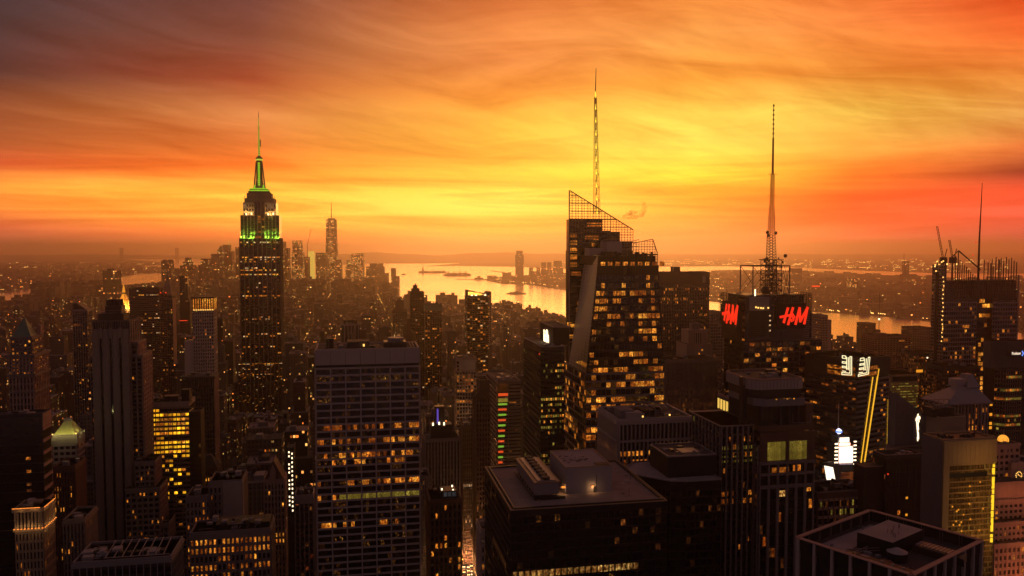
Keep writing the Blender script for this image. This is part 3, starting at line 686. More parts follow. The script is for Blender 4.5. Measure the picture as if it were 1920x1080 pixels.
# gold pyramid
b = Bld('office_tower', 'stone tower with a floodlit gold pyramid roof and lantern', 215, 243, 580, 2000, 38, 600)
b.core(); b.grid(b.faces()['F'], 0, b.H, 8, 40, (1.5, .5, 'stone_mid'), (1.8, .4, 'stone_mid'), litfn(b.rnd, .1))
g = [(2, 2), (b.W-2, 2), (b.W-2, 34), (2, 34)]; c = b.W/2
b.prism('roof', 'gold_leaf', g, b.H+1, b.z(552), top=[(c-4, 14), (c+4, 14), (c+4, 22), (c-4, 22)])
b.prism('lantern', 'stone_dark', [(c-4, 14), (c+4, 14), (c+4, 22), (c-4, 22)], b.z(552), b.z(549)); b.prism('lantern', 'light_amber', [(c-3.2, 15), (c+3.2, 15), (c+3.2, 21), (c-3.2, 21)], b.z(549), b.z(534), top=[(c-.4, 17.6), (c+.4, 17.6), (c+.4, 18.4), (c-.4, 18.4)])
b.lights('floodlight', 'light_warm', b.faces()['F'], [(i*b.W/5, b.H+1.5) for i in range(6)], 2.4, 2.2, .8)
for (x, y) in ((2, -12), (c, -14), (b.W-2, -12), (b.W+10, 16)): b.flood(x, y, b.H+4, 75000, (1, .46, .10), 1)
b.finish()
# clock tower
b = Bld('clock_tower', 'slim stone campanile tower with a steep pointed top in the haze', 306, 321, 552, 1950, 20, 600)
b.core(mat='stone_mid'); c = b.W/2
b.grid(b.faces()['F'], 0, b.H, 3, 30, (1.6, .5, 'stone_mid'), (1.8, .3, 'stone_mid'), litfn(b.rnd, .08))
b.box('cornice', 'stone_mid', -1, b.W+1, -1, 21, b.H-2, b.H); b.box('belfry', 'stone_mid', 1.5, b.W-1.5, 1.5, 18, b.H, b.z(538))
b.prism('spire', 'stone_mid', [(1.5, 1.5), (b.W-1.5, 1.5), (b.W-1.5, 18), (1.5, 18)], b.z(538), b.z(517), top=[(c-2, 8), (c+2, 8), (c+2, 12), (c-2, 12)])
b.box('lantern', 'stone_mid', c-2, c+2, 8, 12, b.z(517), b.z(511)); b.prism('spire', 'stone_mid', [(c-1.6, 8.4), (c+1.6, 8.4), (c+1.6, 11.6), (c-1.6, 11.6)], b.z(511), b.z(501), top=[(c-.2, 9.8), (c+.2, 9.8), (c+.2, 10.2), (c-.2, 10.2)]); b.finish()
b = Bld('apartment_tower', 'very slim dark glass tower rising from a wider stacked base in the haze', 337, 351, 518, 1850, 18, 620)
b.core(mat='glass'); b.box('fascia', 'metal_dark', -.5, .8, -.5, 18, 0, b.H+2)
b.grid(b.faces()['F'], 0, b.H, 3, 50, (.5, .3, 'metal_dark'), (.8, .2, 'metal_dark'), litfn(b.rnd, .1)); b.core(-1, b.W+5, -2, 16, 0, b.z(565), mat='black')
b.lights('beacon', 'light_red', b.faces()['F'], [(b.W*.4, b.z(601))], 18, 1.5, 2.4); b.finish()
# ---------------------------------------------------------------- the great green lit tower
b = Bld('art_deco_tower', 'tallest dark setback tower with green floodlit crown, mast and antenna', 449, 525, 447, 1290, 44, 765)
W_, D_, H_ = b.W, b.D, b.H; FS = b.faces()
def deco(x0, x1, y0, y1, z0, z1, nb, nf, p, rows=None, nr=7):
    b.core(x0, x1, y0, y1, z0, z1); fs = b.faces(x0, x1, y0, y1)
    for k, n in (('F', nb), ('R', nr), ('L', nr)):
        b.grid(fs[k], z0, z1, n, nf, (1.7, .8, 'deco_stone'), (1.3, .25, 'black'), litfn(b.rnd, p, ('lit_bright', 'lit_white', 'lit_warm'), rows=rows, clump=2), split=2, gap=.1)
z7 = b.z(680)
deco(0, W_, 0, D_, z7, H_-.5, 9, 58, .008, {1: .45, 2: .12, 8: .85, 9: .2, 10: .35, 13: .6, 14: .7, 16: .9, 22: .45, 24: .12, 26: .45, 27: .15, 36: .25, 37: .3, 44: .25, 45: .2, 50: .4, 53: .3})
b.box('parapet', 'stone_mid', -.6, W_+.6, -.6, D_+.6, H_-.5, H_+1)
deco(b.u(443), b.u(535), -6, D_+6, 0, z7, 12, 44, .07, {0: .9, 1: .3, 4: .3, 6: .4, 8: .4, 10: .3}); deco(b.u(437), b.u(541), -14, D_+14, 0, b.z(715), 14, 36, .07)
# crown block in two shoulders with a recessed centre
za, zb, zc_, zd = H_+1, b.z(403), b.z(379), b.z(361)
L = [b.u(x) for x in (451, 477, 497, 524)]
for (u0, u1) in ((L[0], L[1]), (L[2], L[3])):
    b.core(u0, u1, 2, D_-4, za, zb); F = vface((u0, 2), (u1, 2)); n = 4
    b.grid(F, za, zb-1.5, n, 9, (1.3, .7, 'stone_mid'), (1.6, .3, 'black'), litfn(b.rnd, .1, ('lit_dim', 'lit_warm'), rows={5: .3}))
    b.slab('wall', 'stone_mid', F, 0, F.L, zb-1.5, zb, 0, .8)
    for i in range(n+1):
        u = min(max(i*F.L/n, .9), F.L-.9); h = (zb-za)*(.52 if i % 2 else .30)
        b.slab('floodlight', 'light_green', F, u-.7, u+.7, za+.2, za+.8, 1.3, 1.8)
        if i != 2: b.flood(u0+u, -1.6, za+1.6, 5500, (.34, 1, .05), .5, False); b.flood(u0+u, -2.4, za+7, 2200, (.34, 1, .05), .5, False)
b.core(L[1], L[2], -1.2, D_, za, zb+.5)
b.grid(vface((L[1], -1.2), (L[2], -1.2)), za, zb, 3, 9, (1.6, .7, 'stone_mid'), (1.3, .2, 'black'), litfn(b.rnd, .2, rows={6: .7, 7: .2}))
L2 = [b.u(x) for x in (456, 477, 497, 518)]
for (u0, u1) in ((L2[0], L2[1]), (L2[2], L2[3])):
    b.core(u0, u1, 4, D_-6, zb, zc_); F = vface((u0, 4), (u1, 4))
    b.grid(F, zb, zc_, 4, 3, (2.3, .6, 'deco_lit'), (3.4, .5, 'deco_lit'), litfn(b.rnd, .3, ('lit_white', 'lit_warm')))
    b.lights('floodlight', 'light_white', F, [(F.L*.3, zb+1.5), (F.L*.75, zb+2.2)], 2.2, 2.6, 1.1)
    for q in (.2, .5, .8): b.flood(u0+F.L*q, 0.2, zb+2.2, 1900, (1, .52, .12), .5, False)
b.core(L2[1], L2[2], .5, D_-6, zb, zc_+1); b.grid(vface((L2[1], .5), (L2[2], .5)), zb, zc_, 3, 4, (1.6, .6, 'stone_mid'), None)
x = [b.u(q) for q in (459, 463, 467, 470, 500, 504, 509, 515)]
b.box('crown', 'stone_mid', x[0], x[7], 3, D_-8, zc_, b.z(371)); b.box('crown', 'stone_mid', x[1], x[6], 5, D_-10, b.z(371), zd)
b.box('crown', 'stone_dark', x[2]-1, x[5]+1, 7, D_-12, zd, b.z(357))
for q in range(9): u = x[0]+(x[7]-x[0])*q/8; b.bar('railing', 'metal_dark', (u, 3.4, b.z(371)), (u, 3.4, b.z(367)), .5)
b.box('green_ledge', 'light_green', x[2], x[5], 8, D_-14, b.z(357)+.3, b.z(355)); b.box('crown', 'stone_dark', x[2]+.3, x[5]-.3, 8.5, D_-14, b.z(355), b.z(353.5)); b.box('green_ledge', 'light_green', x[3]-1, x[4]+1, 9, D_-15, b.z(353.5), b.z(351.5))  # ledges glow themselves, standing in for green floodlighting
# mooring mast
c = b.u(485.5); yy = 20
b.cyl('mast', 'metal_grey', c, yy, 7.2, b.z(352), b.z(334), 5.2, 16); b.cyl('mast', 'metal_dark', c, yy, 5.2, b.z(334), b.z(298), 4.5, 16)
for a in (-1, 1):
    m_ = b.mb('mast'); i = b.mi('mast', 'metal_grey')
    m_.prism([(c+a*8.6-1.2, yy-2), (c+a*8.6+1.2, yy-2), (c+a*8.6+1.2, yy+2), (c+a*8.6-1.2, yy+2)], b.z(352), b.z(300), i, top=[(c+a*4.6-.7, yy-2), (c+a*4.6+.7, yy-2), (c+a*4.6+.7, yy+2), (c+a*4.6-.7, yy+2)])
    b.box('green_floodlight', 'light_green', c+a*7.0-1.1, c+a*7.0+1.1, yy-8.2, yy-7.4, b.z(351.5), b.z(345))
for q in range(12):
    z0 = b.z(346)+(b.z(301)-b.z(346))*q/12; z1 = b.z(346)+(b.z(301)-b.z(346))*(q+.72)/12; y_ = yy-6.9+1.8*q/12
    b.box('green_floodlight', 'light_green', c-1.7, c+1.7, y_-.6, y_, z0, z1)  # green floodlighting of the mast put into glowing slabs
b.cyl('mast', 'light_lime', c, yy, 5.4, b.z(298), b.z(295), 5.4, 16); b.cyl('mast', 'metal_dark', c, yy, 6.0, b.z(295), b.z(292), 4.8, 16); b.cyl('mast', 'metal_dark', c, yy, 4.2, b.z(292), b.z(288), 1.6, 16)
zz0, zz1, zz2 = b.z(288), b.z(238), b.z(203)
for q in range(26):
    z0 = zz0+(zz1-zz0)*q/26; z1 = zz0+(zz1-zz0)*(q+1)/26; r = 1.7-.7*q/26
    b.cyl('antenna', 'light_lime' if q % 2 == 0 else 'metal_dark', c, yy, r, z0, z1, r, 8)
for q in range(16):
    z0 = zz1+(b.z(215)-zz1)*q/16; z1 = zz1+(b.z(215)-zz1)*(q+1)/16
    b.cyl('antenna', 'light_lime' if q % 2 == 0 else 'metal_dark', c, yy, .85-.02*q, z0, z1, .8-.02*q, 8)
b.cyl('antenna', 'metal_dark', c, yy, .6, b.z(215), zz2, .08, 8); b.box('antenna', 'metal_dark', c+1.6, c+3.0, yy-1, yy+1, b.z(271), b.z(258)); b.box('antenna', 'metal_dark', c-2.2, c+2.2, yy-1, yy+1, b.z(236), b.z(235)); b.finish()
# ================================================================ centre of the picture
# wide gridded slab
b = Bld('office_tower', 'wide concrete gridded slab tower with blank top band, filling the centre left foreground', 591, 786, 661, 430, 30, 1080)
W_, D_, H_ = b.W, b.D, b.H; F = b.faces(); zt = b.z(690)
b.core(); rr = {1: .48, 2: .2, 3: .12, 4: .45, 5: .05, 6: .06, 7: .05, 8: .95, 9: .35, 10: .98, 11: .2, 12: .95, 13: .75, 14: .35, 15: .04, 16: .8, 17: .03, 18: .9, 19: .4, 20: .35, 21: .35, 22: .75, 23: .06, 24: .45, 25: .3, 26: .15, 27: .35, 28: .3, 29: .3}
g1 = litfn(b.rnd, .05, ('lit_bright', 'lit_warm', 'lit_patch'), rows=rr, clump=4)
def lf(i, j):
    if j == 0: return None
    if j == 18 and i >= 6: return 'lit_olive'
    if j == 1: return 'lit_patch' if b.rnd.random() < .5 else None
    if rr.get(j, 0) < .5: return 'lit_patch' if g1(i, j) and b.rnd.random() < .6 else None
    return g1(i, j)
fh = (b.z(690)-b.z(1030))/26.0; nf = int(zt/fh)
b.grid(F['F'], zt-fh*nf, zt, 7, nf, (.75, .75, 'panel_grey'), (1.0, .5, 'panel_grey'), lf, split=4, gap=.04)
for k in 'LR': b.grid(F[k], 0, zt, 4, nf, (.8, .6, 'panel_grey'), (1.2, .4, 'panel_grey'), litfn(b.rnd, .1))
for i in range(7): b.slab('top_band', 'panel_grey', F['F'], i*W_/7+.08, (i+1)*W_/7-.08, zt+1.4, H_+.9, 0, .6)
b.box('top_band', 'panel_grey', -.4, W_+.4, .02, D_+.4, zt+1.2, H_+.7, 'roof_dark'); b.slab('top_band', 'black', F['F'], 0, W_, zt+.1, zt+1.2, 0, .2)
b.parapet(h=1.6, t=.6, z=H_, mat='panel_grey')
b.box('penthouse', 'stone_dark', W_*.3, W_*.52, 8, 20, H_, H_+4.5); b.box('penthouse', 'metal_dark', W_*.66, W_*.88, 6, 18, H_, H_+4); b.cyl('cooling_tower', 'metal_grey', W_*.78, 12, 4.5, H_+4, H_+6)
b.cyl('cooling_tower', 'metal_dark', W_*.13, 14, 2.2, H_, H_+6); b.slab('roof_lamp', 'light_warm', F['F'], W_*.455, W_*.47, H_+2, H_+3.2, -7, -6)
for q in range(2): b.bar('railing', 'panel_tan', (W_*.925+q*1.6, 2, H_+1.7), (W_*.925+q*1.6, D_-2, H_+1.7), .25)
b.clutter(16, 2, W_-4, 4, D_-3, H_, 1.0); b.finish()
# dark block with white fins behind it
b = Bld('office_tower', 'small dark tower with four white vertical fins just behind the wide slab roof', 645, 675, 608, 1100, 16, 650, th=R(26))
b.core(mat='black'); F = b.faces()
for k in 'F':
    for i in range(5): b.slab('fin', 'stone_light', F[k], i*F[k].L/4.6, i*F[k].L/4.6+1.1, 0, b.H-2.5, 0, .9)
b.box('cornice', 'stone_light', -.8, b.W+.8, -.8, b.D+.8, b.H-2.2, b.H); b.box('penthouse', 'black', 3, b.W-3, 4, b.D-3, b.H, b.H+5); b.clutter(8, 2, b.W-3, 2, b.D-3, b.H, 1.2); b.finish()
plain('apartment_tower', 'grey brick stepped tower with a square crown left of the tall black pointed tower', 737, 763, 582, 1700, 24, 700, ('brick', 'brick'), nb=6, p=.08,
      extra=lambda b: (b.core(5, b.W*.75, 3, 18, b.H, b.z(564), mat='brick'), b.box('crown', 'brick', 8, b.W*.62, 5, 14, b.z(564), b.z(562)), b.box('wing', 'brick', b.W, b.W+7, 2, 20, 0, b.z(598))))
plain('apartment_tower', 'tall slim black tower with a jagged crown seen against the bright water', 770, 795, 548, 1500, 24, 740, ('black', 'black'), nb=6, p=.05, mats=('lit_white', 'lit_warm'),
      extra=lambda b: (b.box('crown', 'black', 2, b.W-8, 2, 18, b.H, b.z(541)), b.box('crown', 'black', 5, b.W-12, 4, 14, b.z(541), b.z(535)), b.prism('crown', 'black', [(8, 6), (11, 6), (11, 9), (8, 9)], b.z(535), b.z(531), top=[(9, 7), (9.5, 7), (9.5, 7.5), (9, 7.5)])))
plain('office_tower', 'blocky dark tower with a paler green top band right of the slim black tower', 797, 828, 571, 1450, 24, 720, ('stone_dark', 'black'), nb=7, p=.10, mats=('lit_bright', 'lit_warm'),
      extra=lambda b: (b.box('top_band', 'copper_green', -.5, b.W+.5, -.6, b.D, b.z(583), b.H+.3), b.bar('railing', 'metal_dark', (3, 4, b.H+5), (b.W-2, 4, b.H+5), .4)))
b = Bld('apartment_tower', 'dark tower with a slanted crown glowing yellow on its roof, scattered lit windows', 876, 915, 556, 1350, 30, 690)
b.core(); F = b.faces()
for k in 'FL': b.grid(F[k], 0, b.H-2, 8, 52, (.8, .3, 'black'), (1.3, .2, 'stone_dark'), litfn(b.rnd, .13, ('lit_bright', 'lit_white', 'lit_warm')))
z0, z1, z2 = b.H, b.z(544), b.z(552)
b.mb('crown').prism([(0, 0), (1.4, 0), (1.4, 26), (0, 26)], z0, z1, b.mi('crown', 'stone_dark')); b.mb('crown')
cb = b.mb('crown'); ci = b.mi('crown', 'stone_mid'); cb.quad((0, 26, z0), (b.W, 26, z0), (b.W, 26, z2), (0, 26, z1), ci); cb.quad((b.W, 26.8, z0), (0, 26.8, z0), (0, 26.8, z1), (b.W, 26.8, z2), ci); cb.quad((0, 26, z1), (b.W, 26, z2), (b.W, 26.8, z2), (0, 26.8, z1), ci)
cb.quad((1.4, 25.8, z0+.2), (b.W*.8, 25.8, z0+.2), (b.W*.8, 25.8, z2+1), (1.4, 25.8, z1-2), b.mi('crown', 'gold_leaf'))
b.lights('floodlight', 'light_white', F['F'], [(b.W*.3, z0+1), (b.W*.5, z0+1), (b.W*.95, z0+1)], 3, 2, -18)
for q in (.2, .5, .75): b.flood(b.W*q, 18, z0+2.5, 14000, (1, .62, .16), 1, False); b.box('fascia', 'black', -.4, b.W+.4, -.4, b.D, b.H-3, b.H); b.finish()
plain('apartment_tower', 'plain grey slab just behind the tower with the slanted yellow crown', 911, 921, 548, 1650, 20, 620, ('stone_mid', 'stone_mid'), nb=3, p=.05, group=None)
plain('office_tower', 'pale concrete framed block with several lit floors below the slanted crown tower', 856, 893, 673, 900, 24, 760, ('stone_mid', 'stone_mid'), nb=7, p=.12, rows={4: .6, 5: .8, 6: .4, 8: .5, 11: .8}, extra=lambda b: b.box('mechanical_floor', 'metal_grey', 3, b.W-1, -.4, 10, b.z(695), b.H-1.6))
plain('office_tower', 'pale ribbed stone tower with a blue lit rooftop box left of the avenue', 797, 862, 826, 640, 26, 935, ('stone_mid', 'black'), nb=11, fh=3.8, p=.02, pier=(1.3, .6), band=(.8, .1),
      extra=lambda b: (b.box('penthouse', 'black', 5, b.W-6, 4, 16, b.H, b.z(800)), b.box('sign_box', 'metal_dark', b.W*.3, b.W*.58, 6, 12, b.z(800), b.z(766)), b.slab('sign_glow', 'light_violet', b.faces()['F'], b.W*.36, b.W*.41, b.z(798), b.z(770), -5.9, -5.7),
                       b.lights('floodlight', 'light_white', b.faces()['F'], [(b.W*.24, b.z(800)+1), (b.W*.42, b.z(800)+1.5), (b.W*.56, b.z(800)+1)], 1.2, 2.4, -3)), cat='office block')
plain('office_block', 'brown hotel block with bright shop fronts beside the traffic filled avenue', 806, 865, 940, 540, 26, 1075, ('brick', 'stone_dark'), nb=7, fh=5.2, p=.12, rows={5: .4, 8: .3, 13: .3}, mats=('lit_warm', 'lit_bright'), pier=(1.4, .5), band=(1.8, .4),
      extra=lambda b: (b.box('penthouse', 'metal_dark', 8, b.W-3, 3, 15, b.H, b.z(925)), b.lights('roof_window', 'lit_cool', b.faces(8, b.W-3, 3, 15)['F'], [(3+i*3, b.H+3.2) for i in range(3)], 2.3, 3, .2), b.lights('floodlight', 'light_white', b.faces()['F'], [(b.W*.4, b.z(922)), (b.W*.73, b.z(917)), (b.W*.76, b.z(925))], 1.0, 1.4, -4)), cat='hotel')
plain('office_block', 'narrow brown block squeezed between the wide slab and the ribbed stone tower', 789, 806, 895, 600, 22, 1060, ('stone_mid', 'stone_dark'), nb=5, p=.05, rows={1: .2, 22: .8}, cat='office block')
plain('office_tower', 'slim brown brick tower with a stepped top beside the green and orange striped tower', 893, 919, 742, 640, 20, 990, ('brick', 'brick'), nb=5, p=.03, pier=(1.3, .4), extra=lambda b: (b.core(3, b.W, 2, 16, b.H, b.z(717), mat='brick'), b.parapet(3, b.W, 2, 16, b.z(717), mat='brick')))
plain('office_block', 'dark brown block with rows of white lit windows left of the slim brick tower', 868, 893, 800, 690, 24, 930, ('brick', 'stone_dark'), nb=7, p=.01, rows={12: .6, 20: .55, 21: .5, 30: .6, 38: .7, 39: .7}, mats=('lit_white',), cat='office block')
# tower with green and red stripes
b = Bld('office_tower', 'office tower with a stack of glowing green and orange stripes down one bay', 933, 976, 717, 700, 62, 880)
b.core(); F = b.faces(); b.grid(F['F'], 0, b.H, 8, 52, None, (2.0, .5, 'stone_mid'), litfn(b.rnd, .06, ('lit_dim', 'lit_warm'), cols=lambda i, j: i > 3))
b.grid(F['L'], 0, b.H, 8, 40, None, (1.1, .5, 'stone_pink'), litfn(b.rnd, .06, ('lit_dim',)))
u0 = b.u(933)+.4; u1 = b.u(952)
for j in range(2, 14):
    y = 758+(j-2)*9.9; z = b.z(y); a = u1-.15*j
    b.slab('lit_stripe', 'led_green' if j % 2 == 0 else 'led_orange', F['F'], u0, a-j*.22, z-.85, z+.85, .4, .9)
b.slab('lit_stripe', 'led_orange', F['F'], u0, u1, b.z(740)-1.2, b.z(740)+1.2, .4, .9); b.slab('lit_stripe', 'lit_olive', F['F'], u0, u1, b.z(754), b.z(747), .4, .8); b.slab('lit_stripe', 'lit_dim', F['F'], u0, u1, b.z(735), b.z(719), .4, .8)
b.slab('wall', 'stone_mid', F['F'], u1+.1, u1+1.0, 0, b.H, 0, .7); b.panes += [(F['F'], u1+3, b.z(755), 3, 4.5, 'lit_bright'), (F['F'], u1+6.6, b.z(755), 2.6, 4.5, 'lit_bright')]
b.parapet(mat='stone_mid', h=1.4); b.clutter(14, 1, b.W-2, 2, 40, b.H, 1.0, ('panel_grey', 'stone_dark', 'metal_dark')); b.finish()
# black tower with lit olive floors
b = Bld('office_tower', 'black tower with yellow lit floors and a small white sign on its roof box', 1014, 1058, 651, 560, 58, 862)
b.core(); F = b.faces(); rr = {2: .3, 3: .6, 4: .5, 6: .5, 7: .1, 8: 1, 9: .3, 10: .4, 11: .95, 12: .8, 13: .5, 14: .4, 18: .5, 19: .6, 20: .5, 21: .95}
b.grid(F['F'], 0, b.H-2, 10, 52, (.35, .15, 'black'), (2.0, .3, 'black'), litfn(b.rnd, .03, ('lit_olive', 'lit_bright', 'lit_olive'), rows=rr, clump=3), gap=.1)
b.grid(F['L'], 0, b.H-2, 14, 52, (.35, .15, 'black'), (2.0, .3, 'black'), litfn(b.rnd, .03, ('lit_dim', 'lit_olive')))
b.parapet(mat='stone_light', h=.8, t=.5); zp = b.z(617); ua, ub = b.ud(1038, zp, 8), b.W+6
b.box('penthouse', 'black', ua, ub, 8, 50, b.H, zp, 'roof_dark'); b.parapet(ua, ub, 8, 50, zp, .7, .5, 'stone_light')
PF = vface((ua, 50), (ua, 8))
def strokes(b, part, mat, F, u0, z0, s, segs, w, d0=.2, d1=.6, shear=0.0):
    """flat lettering built from straight strokes in the plane of a face"""
    m = b.mb(part); i = b.mi(part, mat)
    for (x0, y0, x1, y1) in segs:
        a = Vector((x0*s+shear*y0*s, y0*s)); c = Vector((x1*s+shear*y1*s, y1*s)); d = c-a; n = Vector((-d.y, d.x)); n = n.normalized()*w/2 if n.length else Vector((0, w/2)); e = d.normalized()*w*.3
        P = [a-e+n, a-e-n, c+e-n, c+e+n]
        f = [F.p(u0+p.x, d1, z0+p.y) for p in P]; k = [F.p(u0+p.x, d0, z0+p.y) for p in P]
        m.quad(f[0], f[1], f[2], f[3], i)
        for q in range(4): m.quad(f[q], k[q], k[(q+1) % 4], f[(q+1) % 4], i)
zz = zp-12
strokes(b, 'sign_lettering', 'light_white', PF, 14, zz, 1.0, [(0, 0, 0, 7.5), (0, 0, 4, 0), (2, 0, 2, 4), (6, 0, 6, 7), (6, 7, 9, 8), (9, 8, 11, 6), (11, 6, 8, 4), (6, 4, 8, 4), (8, 4, 13, 4.6), (13, 4.6, 14, 0), (10.5, 0, 10.5, 4), (7, 0, 9, 0)], 1.5)
b.lights('beacon', 'light_red', F['L'], [(F['L'].L-4, b.z(665))], 1, 1); b.clutter(6, 2, b.W-2, 1, 7, b.H, .7); b.finish()
# ---------------------------------------------------------------- faceted glass tower
b = Bld('glass_tower', 'tall faceted glass tower with slanted see-through crown and yellow lit spire', 1099, 1245, 752, 590, 64, 850)
F = b.faces(); W_ = b.W; z7 = b.z(700); DA, DB0, DB1 = 50, 50, 62
nfl = 40
b.core(0, W_, 0, 64, 0, z7, top='glass')
pod = (b.z(700)-b.z(812))/8
for k, nb in (('F', 16), ('L', 14), ('R', 10)):
    n = int(z7/pod); rows = {0: .35, 1: .55, 2: .35, 3: .5, 4: .85, 5: .8, 6: .2, 7: .75, 8: .8}
    b.grid(F[k], z7-pod*n, z7, nb, n, (.25, .15, 'metal_grey'), (1.5, .3, 'metal_grey'), litfn(b.rnd, .35, ('lit_bright', 'lit_warm', 'lit_patch'), rows=rows if k == 'F' else {j: v*.75 for j, v in rows.items()}, clump=3), split=1)
# front volume: its left flank leans in as it rises
zA = b.z(498); zR = b.z(478); zu = z7
def uL(z, y=0):
    t = (z-zu)/(zR-zu); top = b.u(1123, zR) if y < 1 else b.u(1114, zR)+8.0
    return top*t
def uR(z):
    t = (z-zu)/(zR-zu); return W_+(b.u(1233, zR)-W_)*t
bot = [(uL(zu), 0), (uR(zu), 0), (uR(zu), DA), (uL(zu, 9), DA)]; top = [(uL(zA), 0), (uR(zA), 0), (uR(zA), DA), (uL(zA, 9), DA)]
mbf = b.mb('glazing'); mbf.prism(bot, zu, zA, b.mi('glazing', 'glass'), b.mi('glazing', 'roof_dark'), top=top)
rows = {0: .1, 1: .35, 2: .5, 3: .45, 4: .5, 5: .95, 6: .35, 7: .4, 8: .25, 9: .12, 10: .7, 11: .6, 12: .6}
nA = 13; fhA = (zA-b.z(512)); fa = (b.z(512)-zu)/nA
FF = F['F']; lf = litfn(b.rnd, .3, ('lit_bright', 'lit_warm', 'lit_patch'), rows=rows, clump=2)
for j in range(nA+1):
    zt = b.z(512)-fa*j if j <= nA else zu
    a, c = uL(zt), uR(zt)
    b.slab('floor_band', 'metal_dark' if j else 'black', FF, a, c, zt-1.7 if j < nA else zu, zt if j else zA, 0, .25)
    if j < nA:
        n = 15; zb = zt-fa; w = (c-a-1)/n
        for i in range(n):
            m = lf(i, j)
            if m: b.panes.append((FF, a+.5+(i+.5)*w, (zt-1.7+zb)/2, w-.5, zt-1.7-zb-.5, m))
for i in range(22):
    q = i/21; b.bar('mullion', 'metal_dark', (uL(zu)+(uR(zu)-uL(zu))*q, -.3, zu), (uL(zA)+(uR(zA)-uL(zA))*q, -.3, zA), .10)
# pale leaning flank
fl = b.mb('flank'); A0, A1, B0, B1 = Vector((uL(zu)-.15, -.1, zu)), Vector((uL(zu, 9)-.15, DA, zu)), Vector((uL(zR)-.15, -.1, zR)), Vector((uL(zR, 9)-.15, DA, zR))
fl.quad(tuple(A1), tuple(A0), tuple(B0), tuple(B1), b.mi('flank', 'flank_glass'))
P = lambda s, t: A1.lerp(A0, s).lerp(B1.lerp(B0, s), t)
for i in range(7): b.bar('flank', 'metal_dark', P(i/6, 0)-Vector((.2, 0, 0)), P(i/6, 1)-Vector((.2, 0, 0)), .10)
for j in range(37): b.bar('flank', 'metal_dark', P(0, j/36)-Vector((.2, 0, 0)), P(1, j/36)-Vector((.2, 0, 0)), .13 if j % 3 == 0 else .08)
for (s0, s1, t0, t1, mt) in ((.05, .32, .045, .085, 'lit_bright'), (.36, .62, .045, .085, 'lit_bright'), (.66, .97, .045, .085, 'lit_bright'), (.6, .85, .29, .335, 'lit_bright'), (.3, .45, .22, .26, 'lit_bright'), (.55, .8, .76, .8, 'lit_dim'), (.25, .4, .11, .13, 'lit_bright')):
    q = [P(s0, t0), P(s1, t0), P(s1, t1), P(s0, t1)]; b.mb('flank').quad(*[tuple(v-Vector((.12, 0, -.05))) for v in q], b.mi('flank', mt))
for (x0, x1) in ((.1, .35), (.4, .6), (.65, .9)):
    q = [P(x0, .0)-Vector((0, 0, 4)), P(x1, .0)-Vector((0, 0, 4))]
# lattice helper: a see-through screen under a slanted edge
def screen(part, y, ua, ub, zb, ztl, ztr, du, dz, r=.14, mat='metal_dark', cut=None):
    n = max(2, round((ub-ua)/du))
    for i in range(n+1):
        u = ua+(ub-ua)*i/n; zt = ztl+(ztr-ztl)*i/n; b.bar(part, mat, (u, y, zb), (u, y, zt), r)
    z = zb; k = 0
    while z < max(ztl, ztr):
        if ztl != ztr: q = (z-ztl)/(ztr-ztl)
        else: q = 1
        if z <= min(ztl, ztr): a, c = ua, ub
        elif ztl > ztr: a, c = ua, ua+(ub-ua)*q
        else: a, c = ua+(ub-ua)*q, ub
        if c-a > .5: b.bar(part, mat, (a, y, z), (c, y, z), r*(2.0 if k % 3 == 0 else 1))
        z += dz; k += 1
    b.bar(part, mat, (ua, y, ztl), (ub, y, ztr), r*2.2)
# front volume top: lit lattice strip and right hand fin
a, c = uL(zR), uR(zR); screen('crown_screen', -.2, a-1, c, zA-1, zR+.5, zR+.5, 2.2, 1.9, .2)
zf0, zf1, zf2 = b.z(462), b.z(448), b.z(475); uf0, uf1 = b.u(1188, zf0), b.u(1224, zf1)
screen('crown_screen', .2, uf0, uf1, zR, b.z(456), zf1, 2.2, 2.0, .17); screen('crown_screen', .2, uf1, c, zR-6, zf1, zf2, 1.8, 2.0, .17)
screen('rear_screen', 30, uf0+3, uf1, zR, b.z(456), zf1, 2.6, 3.2, .13)
for i in range(9): b.panes.append((FF, a+3+i*5.8, (zA+b.z(487))/2-1.0, 3.6, 3.4, 'lit_warm' if i % 3 else 'lit_bright'))
b.box('terrace', 'black', uL(zA)+1, uR(zA)-1, 3, DA-1, zA, b.z(480), 'roof_dark')
b.box('penthouse', 'panel_grey', b.u(1119), b.u(1147), 20, 34, b.z(480), b.z(465)); b.box('penthouse', 'panel_grey', b.u(1153), b.u(1182), 22, 38, b.z(480), b.z(452)); b.box('penthouse', 'black', b.u(1140), b.u(1166), 14, 26, b.z(480), b.z(472))
for q in range(26): x = b.rnd.uniform(uL(zR)+2, uR(zR)-3); b.box('roof_plant', 'black', x, x+b.rnd.uniform(.5, 2.5), 2, 5, b.z(480), b.z(480)+b.rnd.uniform(.6, 3.2))
